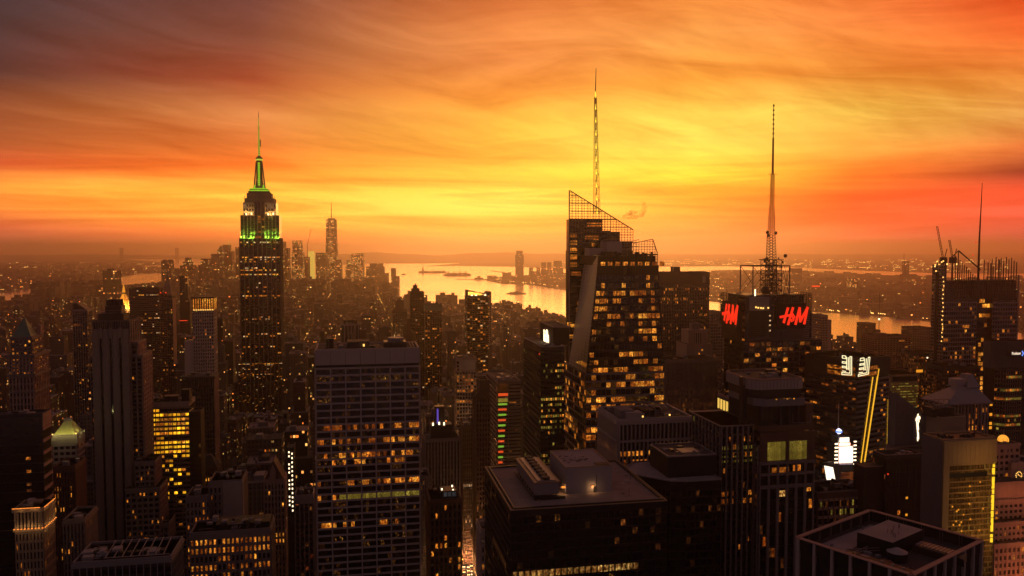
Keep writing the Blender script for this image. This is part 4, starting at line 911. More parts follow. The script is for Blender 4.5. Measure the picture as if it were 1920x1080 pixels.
# rear volume
def ub_(x, z, y):  # u of something at column x on a plane y metres behind the front
    k = (x-960)/FPX; # solve X + u c - y s = k (Y + u s + y c) cP
    d0 = (b.Y+y*math.cos(TH))*cP-(z-CAM_Z)*sP; X0 = b.X-y*math.sin(TH)
    return (k*d0-X0)/(math.cos(TH)-k*math.sin(TH)*cP)
dB = lambda y: b.z(y, DB0*math.cos(TH))
zs = dB(411); g0, g1 = b.ud(1061, z7, DB1), ub_(1068, dB(357), DB0); r1 = ub_(1187, dB(430), DB0)
s1 = ub_(1130, zs, DB0); mr = b.mb('rear_glazing')
mr.prism([(g0, DB0), (W_-14, DB0), (W_-14, DB1), (g0, DB1)], z7, dB(470), b.mi('rear_glazing', 'glass'), b.mi('rear_glazing', 'roof_dark'), top=[(g0+(g1-g0)*.8, DB0), (r1, DB0), (r1, DB1), (g0+(g1-g0)*.8, DB1)])
for (xa, xb, yt) in ((1068, 1130, 411), (1126, 1146, 432), (1146, 1163, 434), (1160, 1186, 452)): b.box('rear_glazing', 'glass', ub_(xa, zs, DB0), ub_(xb, zs, DB0), DB0+.1*(xa % 7), DB1-2, dB(471), dB(yt), 'black')
FB = vface((g1, DB0), (r1, DB0))
screen('crown_screen', DB0-.3, g1, r1, dB(455), dB(357), dB(430), 2.4, 2.1, .2); screen('rear_screen', DB1, b.ud(1071, dB(357), DB1), b.ud(1187, dB(430), DB1), dB(455), dB(357), dB(430), 4.8, 6.3, .14)
b.bar('corner_fin', 'stone_light', (g0-.3, DB0, z7-40), (g1-.3, DB0, dB(357)), .55)
for j in range(40):
    z = dB(411)-j*3.6
    if z < z7: break
    t = (z-z7)/(dB(357)-z7); ue = g0+(g1-g0)*t; b.slab('floor_band', 'black', FB, ue-g1, (uL(min(z, zR), 9)+2 if z < zR else r1 if z < dB(453) else b.ud(1162, z, DB0) if z < dB(434) else b.ud(1130, z, DB0))-g1, z-.9, z, 0, .3)
for q, y in enumerate((442, 455, 469, 482, 496)): b.panes.append((FB, ub_(1075.5, dB(y), DB0)-g1, dB(y), 5.6, 3.6, 'lit_bright'))
for (x, y, w) in ((1115, 421, 12), (1110, 445, 11), (1118, 446, 4), (1080, 513, 8), (1068, 608, 4), (1075, 611, 4), (1086, 570, 3.6), (1083, 582, 2.5), (1071, 631, 3.4), (1112, 459, 2)):
    b.panes.append((FB, ub_(x, dB(y), DB0)-g1, dB(y), w, 3.0, 'lit_warm' if w > 6 else 'lit_bright'))
# spire
sx_, sy_ = ub_(1119, dB(388), 62), 62; dS = lambda y: b.z(y, 62)
zb_, zm, zt_ = dS(400), dS(180), dS(126); uT = ub_(1116.5, zm, 62)
for (ax, ay) in ((-1, -1), (1, -1), (1, 1), (-1, 1)):
    b.bar('spire', 'antenna_red', (sx_+ax*2.2, sy_+ay*2.2, zb_), (uT+ax*.75, sy_+ay*.7, zm), .22)
N = 18
for q in range(N):
    t0, t1 = q/N, (q+1)/N; w0, w1 = 2.2-(2.2-.75)*t0, 2.2-(2.2-.75)*t1; c0, c1 = sx_+(uT-sx_)*t0, sx_+(uT-sx_)*t1; za, zb2 = zb_+(zm-zb_)*t0, zb_+(zm-zb_)*t1
    sgn = 1 if q % 2 else -1
    b.bar('spire', 'antenna_red', (c0-sgn*w0, sy_-w0, za), (c1+sgn*w1, sy_-w1, zb2), .13); b.bar('spire', 'antenna_red', (c1-w1, sy_-w1, zb2), (c1+w1, sy_-w1, zb2), .13)
    if q % 2 == 0: b.cyl('spire_lamp', 'light_spire', c0, sy_-w0*.3, .75-.3*t0, za, za+4.6, .25, 6)
b.bar('spire', 'metal_dark', (sx_, sy_, zb_), (uT, sy_, zm), .35, .3, 6)
b.cyl('spire_lamp', 'light_spire', uT, sy_, .7, dS(182), dS(168), .2, 6); b.bar('spire', 'metal_dark', (uT, sy_, dS(170)), (uT+.4, sy_, zt_), .45, .22, 6)
b.finish()
# ---------------------------------------------------------------- behind and beside it
b = plain('office_tower', 'wide dark flat topped slab behind the faceted glass tower', 1226, 1330, 512, 950, 26, 640, ('stone_dark', 'stone_dark'), nb=34, fh=3.9, p=.03, rows={4: .35, 7: .5, 8: .25, 12: .45, 16: .12, 19: .3, 26: .2, 30: .3}, pier=(.9, .5), band=(1.0, .2), mats=('lit_warm', 'lit_bright'),
      extra=lambda b: (b.box('penthouse', 'stone_dark', b.W*.4, b.W*.52, 8, 18, b.H, b.H+7), b.box('sign_letter', 'metal_grey', b.W*.87, b.W*.93, -.8, -.2, b.H-12, b.H-4), b.box('fascia', 'stone_dark', -.3, b.W+.3, -.7, -.55, b.H-14, b.H)))
b = Bld('office_tower', 'pinkish stone tower with a stepped pier crown in front of the wide dark slab', 1287, 1335, 645, 800, 26, 700)
b.core(mat='stone_pink')
b.grid(b.faces()['F'], 0, b.H, 9, 50, (1.2, .5, 'stone_pink'), (1.6, .4, 'stone_pink'), litfn(b.rnd, .06)); b.box('crown', 'stone_pink', 3, b.W-3, 3, 20, b.H, b.z(620))
for i in range(9): b.box('crown', 'stone_pink', 3.2+i*(b.W-7)/9, 4.4+i*(b.W-7)/9, 2.2, 3, b.H-6, b.z(624)); 
b.box('crown', 'black', b.W*.36, b.W*.62, 2.4, 3, b.H, b.z(626)); b.box('penthouse', 'stone_mid', b.W*.35, b.W*.65, 8, 16, b.z(620), b.z(608)); b.finish()
plain('office_tower', 'dark tower of fine vertical ribs with lit floor lines beside the faceted glass tower', 1250, 1345, 677, 700, 26, 880, ('stone_mid', 'black'), nb=40, fh=4.0, p=.015, rows={6: .3, 8: .25, 9: .9, 10: .25, 14: .85, 15: .3, 17: .12, 21: .85, 26: .95, 33: .5, 34: .5}, pier=(.7, .6), band=(.8, .1), mats=('lit_warm', 'lit_red', 'lit_dim'))
# block of heavy piers
b = Bld('office_block', 'pale block of heavy concrete piers with crowded rooftop plant and an amber lit floor', 1160, 1298, 789, 480, 40, 900, cat='office block')
b.core(); F = b.faces(); z1, z2 = b.z(828), b.z(870)
for k, nb in (('F', 18), ('L', 18)):
    Fk = F[k]; bw = Fk.L/nb
    for i in range(nb+1): u = min(max(i*bw, .4), Fk.L-.4); b.slab('pier', 'panel_grey', Fk, u-.4, u+.4, 0, b.H-2, 0, 1.2)
    for (za, zb) in ((b.H-2.5, b.H), (z1-.6, z1+.6)): b.slab('floor_band', 'panel_grey', Fk, 0, Fk.L, za, zb, 0, 1.25)
    for (yy, mt, p) in ((852, 'lit_bright', .75), (868, 'lit_warm', .5), (882, 'lit_warm', .15), (840, 'lit_warm', .06)):
        for i in range(nb):
            if b.rnd.random() < p and (k == 'L' or i < 13 or yy == 840): b.panes.append((Fk, (i+.5)*bw, b.z(yy), bw-1.1, 3.0, mt))
    for j in range(14): b.slab('floor_band', 'black', Fk, 0, Fk.L, z1-6-j*4.2, z1-5-j*4.2, 0, .15)
b.parapet(h=1.0, t=.8, mat='panel_grey')
b.box('penthouse', 'metal_grey', 3, 12, 6, 18, b.H, b.H+5); b.box('penthouse', 'panel_grey', 6, 16, 3, 10, b.H, b.H+4); b.box('penthouse', 'metal_dark', 18, 26, 8, 20, b.H, b.H+4)
for q in range(5): b.bar('roof_frame', 'metal_grey', (22+q*4, 6, b.H+5), (24+q*4, 24, b.H+5), .2); b.bar('roof_frame', 'metal_grey', (22+q*4, 6, b.H), (22+q*4, 6, b.H+5), .2)
b.bar('roof_frame', 'metal_grey', (20, 12, b.H+5), (40, 12, b.H+5), .2); b.lights('roof_lamp', 'light_warm', F['F'], [(16.5, b.H+1.3), (34, b.H+1.6)], .9, 1.0, -3)
b.clutter(34, 2, b.W-3, 3, 34, b.H, .9); b.finish()
# near roof at the bottom centre
b = Bld('office_tower', 'black tower with a broad gravel roof, penthouse and fan unit at the bottom centre', 958, 1251, 957, 330, 68, 1080)
W_, D_, H_ = b.W, b.D, b.H; F = b.faces()
b.core(mat='glass', top='roof_gravel', z1=H_-.4)
rows = {1: .1, 2: .2, 3: .3, 4: .35, 5: .2, 6: .3}
fh = 3.9
for k, nb in (('F', 26), ('L', 26)):
    b.grid(F[k], H_-2-fh*40, H_-2, nb, 40, (.3, .25, 'black'), (.9, .3, 'black'), litfn(b.rnd, .06, ('lit_patch', 'lit_dim'), rows=None, clump=2), split=1, gap=.15)
    b.slab('fascia', 'black', F[k], 0, F[k].L, H_-2.2, H_-.2, 0, .35)
    for i in range(nb):
        bw = F[k].L/nb
        if (k == 'F' and i < 21) or (k == 'L' and 8 < i < 22): b.panes.append((F[k], (i+.7)*bw if k == 'F' else (i+.5)*bw, H_-2-fh*6.6, bw-.5, 2.9, 'lit_patch2' if k == 'F' else 'lit_dim'))
for t, z in ((.35, .1), (1.9, .0)):
    for (x0, x1, y0, y1) in ((t-.35, W_-t+.35, t-.35, t), (t-.35, W_-t+.35, D_-t, D_-t+.35), (t-.35, t, t, D_-t), (W_-t, W_-t+.35, t, D_-t)): b.box('parapet', 'panel_tan' if t < 1 else 'metal_dark', x0, x1, y0, y1, H_-.5, H_+.5-z*3)
for (x0, x1, y0, y1) in ((.36, 1.55, .36, D_-.36), (W_-1.55, W_-.36, .36, D_-.36), (1.56, W_-1.56, D_-1.55, D_-.36)): b.box('gutter', 'roof_dark', x0, x1, y0, y1, H_-.5, H_-.25)
def rp(x, y, z):   # roof point seen at a pixel, in the frame of the building
    p = ground(x, y, z); dx, dy = p.x-b.X, p.y-b.Y
    return dx*math.cos(TH)+dy*math.sin(TH), -dx*math.sin(TH)+dy*math.cos(TH)
hp = 11.6
u0, v0 = rp(1061, 927, H_-.4); u1, v1 = rp(1147, 922, H_-.4); bb = rp(1033, 852, H_+hp)
dpt = 30; f0_ = rp(1003, 930, H_+1.2)[0]
b.box('penthouse', 'panel_plain', u0, u1, v0, v0+dpt, H_-.5, H_+hp, 'roof_grey')
for (x0, x1, y0, y1) in ((u0-.1, u1+.1, v0-.1, v0+.3), (u0-.1, u1+.1, v0+dpt-.3, v0+dpt+.1), (u0-.1, u0+.3, v0+.3, v0+dpt-.3), (u1-.3, u1+.1, v0+.3, v0+dpt-.3)): b.box('coping', 'panel_tan', x0, x1, y0, y1, H_+hp+.003, H_+hp+.35)
b.box('penthouse', 'black', u1-7, u1-1, v0+.8, v0+5, H_+hp+.004, H_+hp+.4); b.box('door', 'black', u0+(u1-u0)*.6, u0+(u1-u0)*.65, v0-.06, v0, H_-.4, H_+2.4)
b.box('penthouse', 'metal_dark', u0+(u1-u0)*.66, u0+(u1-u0)*.67, v0-.2, v0, H_-.4, H_+8)
b.bar('railing', 'metal_grey', (1.8, 1.8, H_+.7), (W_-1.8, 1.8, H_+.7), .06); b.bar('railing', 'metal_grey', (1.8, 1.8, H_+.7), (1.8, D_-2, H_+.7), .06)
for q in range(22):
    x, y = b.rnd.uniform(3, W_-4), b.rnd.uniform(3, D_-6)
    if not (f0_-3 < x < u1+3): b.box('roof_patch', b.rnd.choice(('roof_dark', 'roof_grey')), x, x+b.rnd.uniform(.6, 3), y, y+b.rnd.uniform(.5, 3), H_-.395, H_-.36+.002*q)
b.box('roof_lamp', 'light_orange', u0+(u1-u0)*.56, u0+(u1-u0)*.60, v0-.5, v0-.1, H_+2.3, H_+2.9); b.box('roof_lamp', 'light_orange', u0-1.9, u0-.4, v0-.2, v0+.5, H_+2.6, H_+3.2)
for (x, y) in ((u0+(u1-u0)*.58, v0-1.2), (u0-1.4, v0+.2)):
    ld = bpy.data.lights.new('lamp_light', 'POINT'); ld.energy = 260; ld.color = (1, .5, .18); ld.shadow_soft_size = .3; lo = bpy.data.objects.new('lamp_light', ld); SC.collection.objects.link(lo); lo.parent = b.root; lo.location = (x, y, H_+2.2)
for q in range(26):
    x, y = b.rnd.uniform(u0+1, u0+(u1-u0)*.6), b.rnd.uniform(v0+8, v0+22); b.box('roof_pipe', 'black', x, x+b.rnd.uniform(.2, 2.2), y, y+.25, H_+hp+.004, H_+hp+.2)
# fan unit on legs, long axis running away
f0, g0_ = rp(1003, 930, H_+1.2); f1, _ = rp(1047, 926, H_+1.2); fl_ = 41; zc0, zc1 = H_+1.6, H_+7.2
b.box('cooling_unit', 'metal_grey', f0, f1, g0_, g0_+fl_, zc0, zc1-.6, 'metal_dark')
b.mb('cooling_unit').prism([(f0, g0_), (f1, g0_), (f1, g0_+fl_), (f0, g0_+fl_)], zc1-.6, zc1, b.mi('cooling_unit', 'panel_tan'), b.mi('cooling_unit', 'panel_tan'), top=[(f0-.4, g0_-.4), (f1+.4, g0_-.4), (f1+.4, g0_+fl_+.4), (f0-.4, g0_+fl_+.4)])
b.box('cooling_unit', 'metal_grey', f0+1.3, f1-1.3, g0_+.8, g0_+fl_-.8, zc1+.003, zc1+.5)
for q in range(8):
    y = g0_+3+q*(fl_-6)/7; b.cyl('fan', 'black', (f0+f1)/2, y, 2.1, zc1+.5, zc1+1.5, 1.9, 14); b.bar('fan', 'metal_grey', ((f0+f1)/2-1.8, y, zc1+1.6), ((f0+f1)/2+1.8, y, zc1+1.6), .15)
    for x in (f0+.5, f1-.5): b.bar('cooling_unit', 'black', (x, y, H_-.4), (x, y, zc0), .25)
    b.bar('roof_pipe', 'stone_dark', (f0-.9, y-1, H_+.5), (f0-.9, y+3, H_+.5), .3)
b.box('roof_pipe', 'black', f0-.5, f1+2.5, g0_-1.5, g0_+1, H_-.39, H_+.9)
for (x, y) in ((.2, .1), (.8, .15), (.93, .5)): b.bar('roof_pipe', 'metal_dark', (W_*x, D_*y, H_-.4), (W_*x, D_*y, H_+3), .09)
b.box('walkway', 'stone_light', u0-2.2, u1+3.2, v0-1.6, v0-.1, H_-.39, H_-.3); b.finish()
# chamfered black tower with roof box
b = Bld('office_tower', 'black chamfered tower with a large dark roof box, right of the gravel roof', 1288, 1352, 903, 400, 40, 1080)
W_, H_ = b.W, b.H
o = [(0, 0), (W_, 0), (W_, 40), (-14, 40), (-22, 30), (-22, 16), (-8, 2)]
b.prism('glazing', 'glass', o, 0, H_, tp='roof_grey')
for i in range(len(o)):
    Fi = vface(o[i], o[(i+1) % len(o)])
    if Fi.L < 6 and False: continue
    n = max(1, round(Fi.L/2.4)); b.grid(Fi, H_-4-160, H_-4, n, 40, (.3, .25, 'black'), (.9, .2, 'black'), litfn(b.rnd, .045, ('lit_dim', 'lit_patch'), rows={2: .35}))
    b.slab('fascia', 'black', Fi, 0, Fi.L, H_-4, H_+.2, 0, .3); b.slab('parapet', 'stone_light', Fi, 0, Fi.L, H_-.1, H_+.6, -.25, .31)
b.box('penthouse', 'black', -7, W_+1, 8, 34, H_, b.z(868)+1, 'roof_dark'); b.parapet(-7, W_+1, 8, 34, b.z(868)+1, .8, .5, 'metal_grey'); b.box('roof_plant', 'metal_grey', 2, 12, 11, 20, b.z(868)+1, b.z(868)+2.4); b.clutter(10, -5, W_-3, 10, 30, b.z(868)+1, .7); b.finish()
# ================================================================ right of the picture
# block with glowing fins
b = Bld('office_block', 'narrow block with five glowing yellow fins beside the near setback tower', 1374, 1396, 752, 520, 22, 900, cat='office block')
b.core(); FL = b.faces()['L']; b.grid(FL, 0, b.z(778), 10, 34, (1.0, .6, 'stone_mid'), (1.5, .4, 'stone_mid'), litfn(b.rnd, .1, ('lit_warm',))); b.grid(b.faces()['F'], 0, b.H-2, 4, 40, (1.0, .4, 'stone_dark'), (1.5, .3, 'stone_dark'), litfn(b.rnd, .1))
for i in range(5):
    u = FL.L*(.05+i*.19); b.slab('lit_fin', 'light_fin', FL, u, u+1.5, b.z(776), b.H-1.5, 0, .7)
b.slab('fascia', 'stone_mid', FL, 0, FL.L, b.H-1.5, b.H, 0, .9); b.parapet(mat='stone_pink'); b.clutter(8, 1, b.W-1, 2, 20, b.H); b.finish()
# near setback tower
b = Bld('office_tower', 'near dark setback tower with a notched crown and two tall yellow lit windows', 1424, 1527, 822, 420, 46, 1080)
W_, D_, H_ = b.W, b.D, b.H; F = b.faces()
b.core(); zw0, zw1 = b.z(866), b.z(829)
b.grid(F['F'], 0, b.z(915), 6, 24, (1.5, 1.0, 'stone_mid'), (1.2, .3, 'black'), litfn(b.rnd, .05, ('lit_warm', 'lit_dim')), split=2)
b.slab('wall', 'brick', F['F'], 0, W_, zw1, H_+3, 0, .8)
us = [0, b.u(1438), b.u(1473), b.u(1479), b.u(1513), W_]
for i in (0, 2, 4): b.slab('wall', 'brick', F['F'], us[i], us[i+1], zw0, zw1, 0, .8)
for i in (1, 3):
    w = us[i+1]-us[i]
    for q in range(4): b.panes.append((F['F'], us[i]+(q+.5)*w/4, (zw0+zw1)/2, w/4-.12, zw1-zw0-.6, 'lit_olive'))
b.slab('wall', 'stone_mid', F['F'], 0, W_, zw0-1.6, zw0, 0, 1.3); b.slab('wall', 'stone_mid', F['F'], 0, W_, b.z(893), b.z(888), 0, .9); b.slab('wall', 'stone_mid', F['F'], 0, W_, b.z(917), b.z(911), 0, .9)
for (x0, x1, y, mt) in ((1448, 1480, 884, 'lit_bright'), (1488, 1502, 881, 'lit_bright'), (1462, 1476, 928, 'lit_patch2'), (1508, 1522, 921, 'lit_bright')):
    a, c = b.u(x0), b.u(x1); b.panes.append((F['F'], (a+c)/2, b.z(y), c-a, 3.2, mt))
for i in range(7): b.slab('wall', 'stone_mid', F['F'], i*W_/6-.5 if i else 0, i*W_/6+.5 if i < 6 else W_, b.z(915), zw0-1.6, 0, 1.1)
FL = F['L']; rows = {4: .95, 5: .2, 7: .95, 8: .1}
b.grid(FL, 0, H_-4, 12, 48, (1.2, 1.0, 'stone_mid'), (1.6, .3, 'black'), litfn(b.rnd, .06, ('lit_dim', 'lit_warm'), rows=rows), split=2)
for (yy, i0) in ((845, 0), (863, 0)):
    for i in range(8): b.panes.append((FL, FL.L*(.96-.075*i), b.z(yy)-.3*i, 1.4, 3.6, 'lit_olive'))
# lower shoulders
ua = b.u(1360, b.z(905)); b.core(ua, -.5, 6, D_-4, 0, b.z(800)); fs = b.faces(ua, -.5, 6, D_-4)
b.grid(fs['F'], 0, b.z(802), 6, 44, (.9, .9, 'stone_mid'), (1.4, .3, 'black'), litfn(b.rnd, .04, ('lit_warm',), rows={8: .4, 9: .6, 24: .3, 34: .8, 36: .8}), split=2); b.box('parapet', 'stone_mid', ua-.8, 0, 5.2, D_, b.z(802), b.z(800))
for yy in (846, 864):
    for i in range(12):
        if i not in (3, 7): b.panes.append((fs['F'], fs['F'].L*(i+.5)/12, b.z(yy), fs['F'].L/12-.9, 3.6, 'lit_olive'))
b.grid(fs['L'], 0, b.z(802), 8, 44, (.9, .9, 'stone_mid'), (1.4, .3, 'black'), litfn(b.rnd, .1, ('lit_warm', 'lit_olive')), split=1)
# crown tiers
t1, t2, t3, t4 = b.z(797), b.z(764), b.z(733), b.z(716)
b.box('crown', 'brick', 1, W_-4, 2, D_-4, H_+3, t1-1, 'roof_dark'); b.box('crown', 'black', 2, W_-6, 3, D_-6, t1-1, t2)
for (x0, x1, y0, y1, z0, z1, mt) in ((-1, W_*.86, 1, D_-7, t2, b.z(750), 'metal_grey'), (-2, W_*.84, 4, D_-8, b.z(750), t3, 'metal_dark'), (-3.5, W_*.84, 2.5, D_-9, t3, t4, 'panel_grey')):
    c = 4.5; o = [(x0+c, y0), (x1-c*.2, y0), (x1, y0+c), (x1, y1), (x0+c, y1), (x0, y1-c), (x0, y0+c)]; b.prism('crown', mt, o, z0, z1, tp='roof_dark')
    if mt == 'panel_grey':
        for i in range(len(o)):
            Fi = vface(o[i], o[(i+1) % len(o)]); b.slab('crown_rim', 'stone_pink', Fi, 0, Fi.L, z1+.003, z1+1.0, -.5, .25)
            for q in range(max(1, int(Fi.L/2))): b.slab('crown', 'metal_grey', Fi, q*2, q*2+.3, z0+.4, z1-.4, 0, .2)
for i in range(5): b.box('crown', 'metal_dark', 2+i*(W_-9)/4.3, 3.2+i*(W_-9)/4.3, 2.2, 3, t1-1, t2)
for q, (x, y) in enumerate(((b.W*.45, 2), (b.W*.5, 1.6), (b.W*.55, 2), (b.W*.62, 1.6), (b.W*.3, 1.6))): b.box('terrace_lamp', 'light_amber', x, x+.8, y-.6, y-.3, b.z(752), b.z(752)+.6)
b.box('crown', 'brick', W_-4, W_, 2, 24, H_+3, b.z(762)); b.bar('railing', 'metal_grey', (W_*.62, 1.2, t1), (W_*.95, 1.2, t1), .15); b.bar('railing', 'metal_grey', (W_*.62, 1.2, t1), (W_*.62, 1.2, t1+5), .12); b.bar('railing', 'metal_grey', (W_*.95, 1.2, t1), (W_*.95, 1.2, t1+5), .12)
b.bar('mast', 'metal_dark', (W_*.5, 8, t4), (W_*.5, 8, t4+7), .15); b.box('duct', 'metal_dark', -6, -4.6, 10, 12, b.z(800), b.z(712)); b.box('duct', 'metal_dark', -4.2, -2, 10, 12, b.z(800), b.z(728)); b.clutter(8, 2, W_*.7, 8, 30, t4, .9); b.finish()
# ---------------------------------------------------------------- antenna tower with red lettering
b = Bld('office_tower', 'dark tower with large red sign lettering, open roof frames and a tall red mast', 1394, 1540, 640, 660, 34, 860)
W_, D_, H_ = b.W, b.D, b.H; F = b.faces()
b.core(); rr = {0: .5, 1: .5, 2: .25, 5: .5, 6: .3, 7: .5, 9: .3}
b.grid(F['F'], 0, H_, 14, 46, (.7, .5, 'stone_dark'), (1.3, .35, 'stone_dark'), litfn(b.rnd, .22, ('lit_warm', 'lit_dim', 'lit_bright', 'lit_patch'), rows=rr, clump=2), split=1)
b.grid(F['L'], 0, H_, 10, 46, (.7, .5, 'black'), (1.3, .35, 'black'), litfn(b.rnd, .10, ('lit_warm', 'lit_dim')))
b.grid(F['R'], 0, H_, 10, 46, (.7, .5, 'black'), (1.3, .35, 'black'), None)
# upper block
uA, uB = b.u(1398), b.u(1508); zt = b.z(556)
b.core(uA, uB, 1, 32, H_, zt); fs = b.faces(uA, uB, 1, 32); b.grid(fs['L'], H_, zt, 6, 14, (.4, .3, 'black'), (.9, .3, 'black'), litfn(b.rnd, .1)); b.box('parapet', 'metal_dark', uA-.4, uB+.4, .6, 32.4, zt, zt+1)
# rounded drum at the corner
uc = b.u(1424); m_ = b.mb('drum'); n = 9; ring = [(uc-9+18*i/(n-1), 1-2.8*math.sin(math.pi*i/(n-1))) for i in range(n)]
pts = ring+[(uc+9, 6), (uc-9, 6)]; b.prism('drum', 'black', pts, b.z(632), b.z(583)); b.prism('drum', 'metal_grey', pts, b.z(583), b.z(557))
for j in range(13): z = b.z(632)+(b.z(584)-b.z(632))*j/13; b.prism('drum', 'metal_dark', [((p[0]-uc)*1.03+uc, (p[1]-1)*1.06+1-.1) for p in ring]+[(uc+9, 5), (uc-9, 5)], z, z+.8)
b.lights('roof_lamp', 'light_warm', vface((uc-9, -2.4), (uc+9, -2.4)), [(6, b.z(577)), (8.5, b.z(577.5)), (10.5, b.z(578)), (15, b.z(577.5)), (4, b.z(576))], 1.2, 1.2, .5)
b.panes += [(fs['F'], b.u(1443)-uA, b.z(y), 2.6, 1.2, 'lit_white') for y in (593, 602, 611, 621)]
# sign panels
ps0, ps1 = b.u(1453), b.u(1508); zs0, zs1 = b.z(618), b.z(556)
b.box('sign_panel', 'black', ps0, ps1, -1.2, .4, zs0, b.z(570))
def lattice(part, P0, P1, z0, z1, nu, nz, r=.22, mat='metal_dark'):
    P0 = Vector(P0); P1 = Vector(P1)
    for i in range(nu+1):
        p = P0.lerp(P1, i/nu); b.bar(part, mat, (p.x, p.y, z0), (p.x, p.y, z1), r)
    for j in range(nz+1):
        z = z0+(z1-z0)*j/nz; b.bar(part, mat, (P0.x, P0.y, z), (P1.x, P1.y, z), r)
lattice('sign_frame', (ps0, -1.5, 0), (ps1, -1.5, 0), b.z(570), b.z(553), 12, 4); lattice('sign_frame', (ps1, -1, 0), (b.u(1528), 6, 0), b.z(590), b.z(552), 5, 9); lattice('sign_frame', (b.u(1528), 6, 0), (b.u(1526), 30, 0), b.z(590), b.z(552), 6, 9)
b.box('side_block', 'metal_dark', ps1+.2, b.u(1519), 1, 20, H_, b.z(583))
for j in range(14): z = H_+j*(b.z(584)-H_)/14; b.box('side_block', 'metal_grey', ps1+.3, b.u(1519)-.2, .6, 1, z, z+.6)
HM = [(0.18, 0.08, 0.18, .97), (0.52, -.05, .52, .98), (-.16, .42, .66, .56), (.72, .34, .84, .44), (.84, .44, .74, .52), (.74, .52, .66, .44), (.66, .44, .86, .22), (.86, .22, .7, .12), (.7, .12, .64, .22), (.64, .22, .88, .38), (1.02, -.04, 1.02, .97), (1.02, .97, 1.3, .12), (1.3, .12, 1.56, .98), (1.56, .98, 1.62, -.02)]
sg = (b.z(573)-b.z(608))
FS = vface((ps0, -1.2), (ps1, -1.2))
strokes(b, 'sign_lettering', 'sign_red', FS, 4.2, b.z(608), sg*.86, HM[:3], 2.0, .1, .6, .30); strokes(b, 'sign_lettering', 'sign_red', FS, 4.2, b.z(608), sg*.86, HM[3:10], .8, .1, .6, .25); strokes(b, 'sign_lettering', 'sign_red', FS, 4.2, b.z(608), sg*.86, HM[10:], 2.0, .1, .6, .26)
# left sign, on the side facing away to the left
xl = b.u(1388); LF = vface((xl-2, 34), (xl-2, 3)); b.box('sign_panel', 'black', xl-1.6, xl+1, 5, 33, b.z(613), b.z(575)); lattice('side_sign_frame', (xl-2, 3, 0), (xl-2, 36, 0), b.z(616), b.z(552), 12, 11); lattice('side_sign_frame', (xl+5, 36, 0), (xl-2, 36, 0), b.z(616), b.z(552), 4, 11)
s2 = sg*.95
strokes(b, 'sign_lettering', 'sign_red', LF, 6, b.z(607), s2, HM[:3], 2.6, .1, .5, .3); strokes(b, 'sign_lettering', 'sign_red', LF, 6, b.z(607), s2, HM[3:10], 1.1, .1, .5, .25); strokes(b, 'sign_lettering', 'sign_red', LF, 6, b.z(607), s2, HM[10:], 2.6, .1, .5, .26)
b.core(xl-1, uA-.2, 6, 32, b.z(640), b.z(568), mat='black')
# roof gantry
zg0, zg1 = zt, b.z(499); yg = 4; ga, gb = b.ud(1412, zg1, yg), b.ud(1481, zg1, yg)
for x in (ga, gb):
    for y in (yg, yg+22): b.bar('roof_gantry', 'metal_grey', (x, y, zg0), (x, y, zg1), .55)
for y in (yg, yg+22): b.bar('roof_gantry', 'metal_dark', (ga, y, zg1), (gb, y, zg1), .55)
for x in (ga, gb): b.bar('roof_gantry', 'metal_dark', (x, yg, zg1), (x, yg+22, zg1), .5)
tm = b.ud(1446, zg1, yg+11); 
for sgn, x in ((-1, ga), (1, gb)):
    for y in (yg, yg+22):
        b.bar('roof_gantry', 'metal_dark', (x, y, zg1), (tm+sgn*5, y, zg0), .22); b.bar('roof_gantry', 'metal_dark', (x, y, zg0), (tm+sgn*5, y, zg1-4), .22); b.bar('roof_gantry', 'metal_dark', (x, y, zg0+6), (tm+sgn*6, y, zg1), .15)
def tower_lattice(part, mat, x, y, w0, w1, z0, z1, n, r, xt=None):
    xt = x if xt is None else xt
    for q in range(n):
        t0, t1 = q/n, (q+1)/n; a, c = w0+(w1-w0)*t0, w0+(w1-w0)*t1; xa, xc = x+(xt-x)*t0, x+(xt-x)*t1; za, zb = z0+(z1-z0)*t0, z0+(z1-z0)*t1
        C0 = [(xa-a, y-a), (xa+a, y-a), (xa+a, y+a), (xa-a, y+a)]; C1 = [(xc-c, y-c), (xc+c, y-c), (xc+c, y+c), (xc-c, y+c)]
        for k in range(4):
            k2 = (k+1) % 4
            b.bar(part, mat, C0[k]+(za,), C1[k]+(zb,), r); b.bar(part, mat, C0[k]+(za,), C1[k2]+(zb,), r*.7); b.bar(part, mat, C1[k]+(zb,), C1[k2]+(zb,), r*.7)
ym = yg+11
tower_lattice('mast_base', 'metal_dark', tm, ym, 6.5, 6.2, zt, b.z(488), 7, .3); tower_lattice('mast_base', 'metal_dark', tm, ym, 3.6, 3.2, zt, b.z(488), 9, .35)
for z in (b.z(488), b.z(500), b.z(515), b.z(528)): b.box('mast_base', 'metal_dark', tm-7.5, tm+7.5, ym-7.5, ym+7.5, z, z+.5)
for q in range(34):
    x = tm+b.rnd.uniform(-7.5, 7.5); z = b.rnd.uniform(b.z(550), b.z(484)); y = ym+b.rnd.choice((-7, 7)); b.box('antenna_unit', b.rnd.choice(('metal_dark', 'metal_grey')), x-.5, x+.5, y-.5, y+.5, z, z+b.rnd.uniform(1, 3.4))
for (x, z) in ((tm-4, b.z(535)), (tm+9, b.z(480)), (tm-8, b.z(486))): b.mb('dish').sphere(x, ym-7, z, 1.6, b.mi('dish', 'metal_dark'), 8, 5)
b.mb('dish').sphere(ga+9, yg-4, zt+5, 3.6, b.mi('dish', 'metal_dark'), 10, 6); b.box('roof_plant', 'light_white', ga-1.2, ga-.3, yg-6, yg-5.4, zt+.5, zt+6)
xs = tm-.5
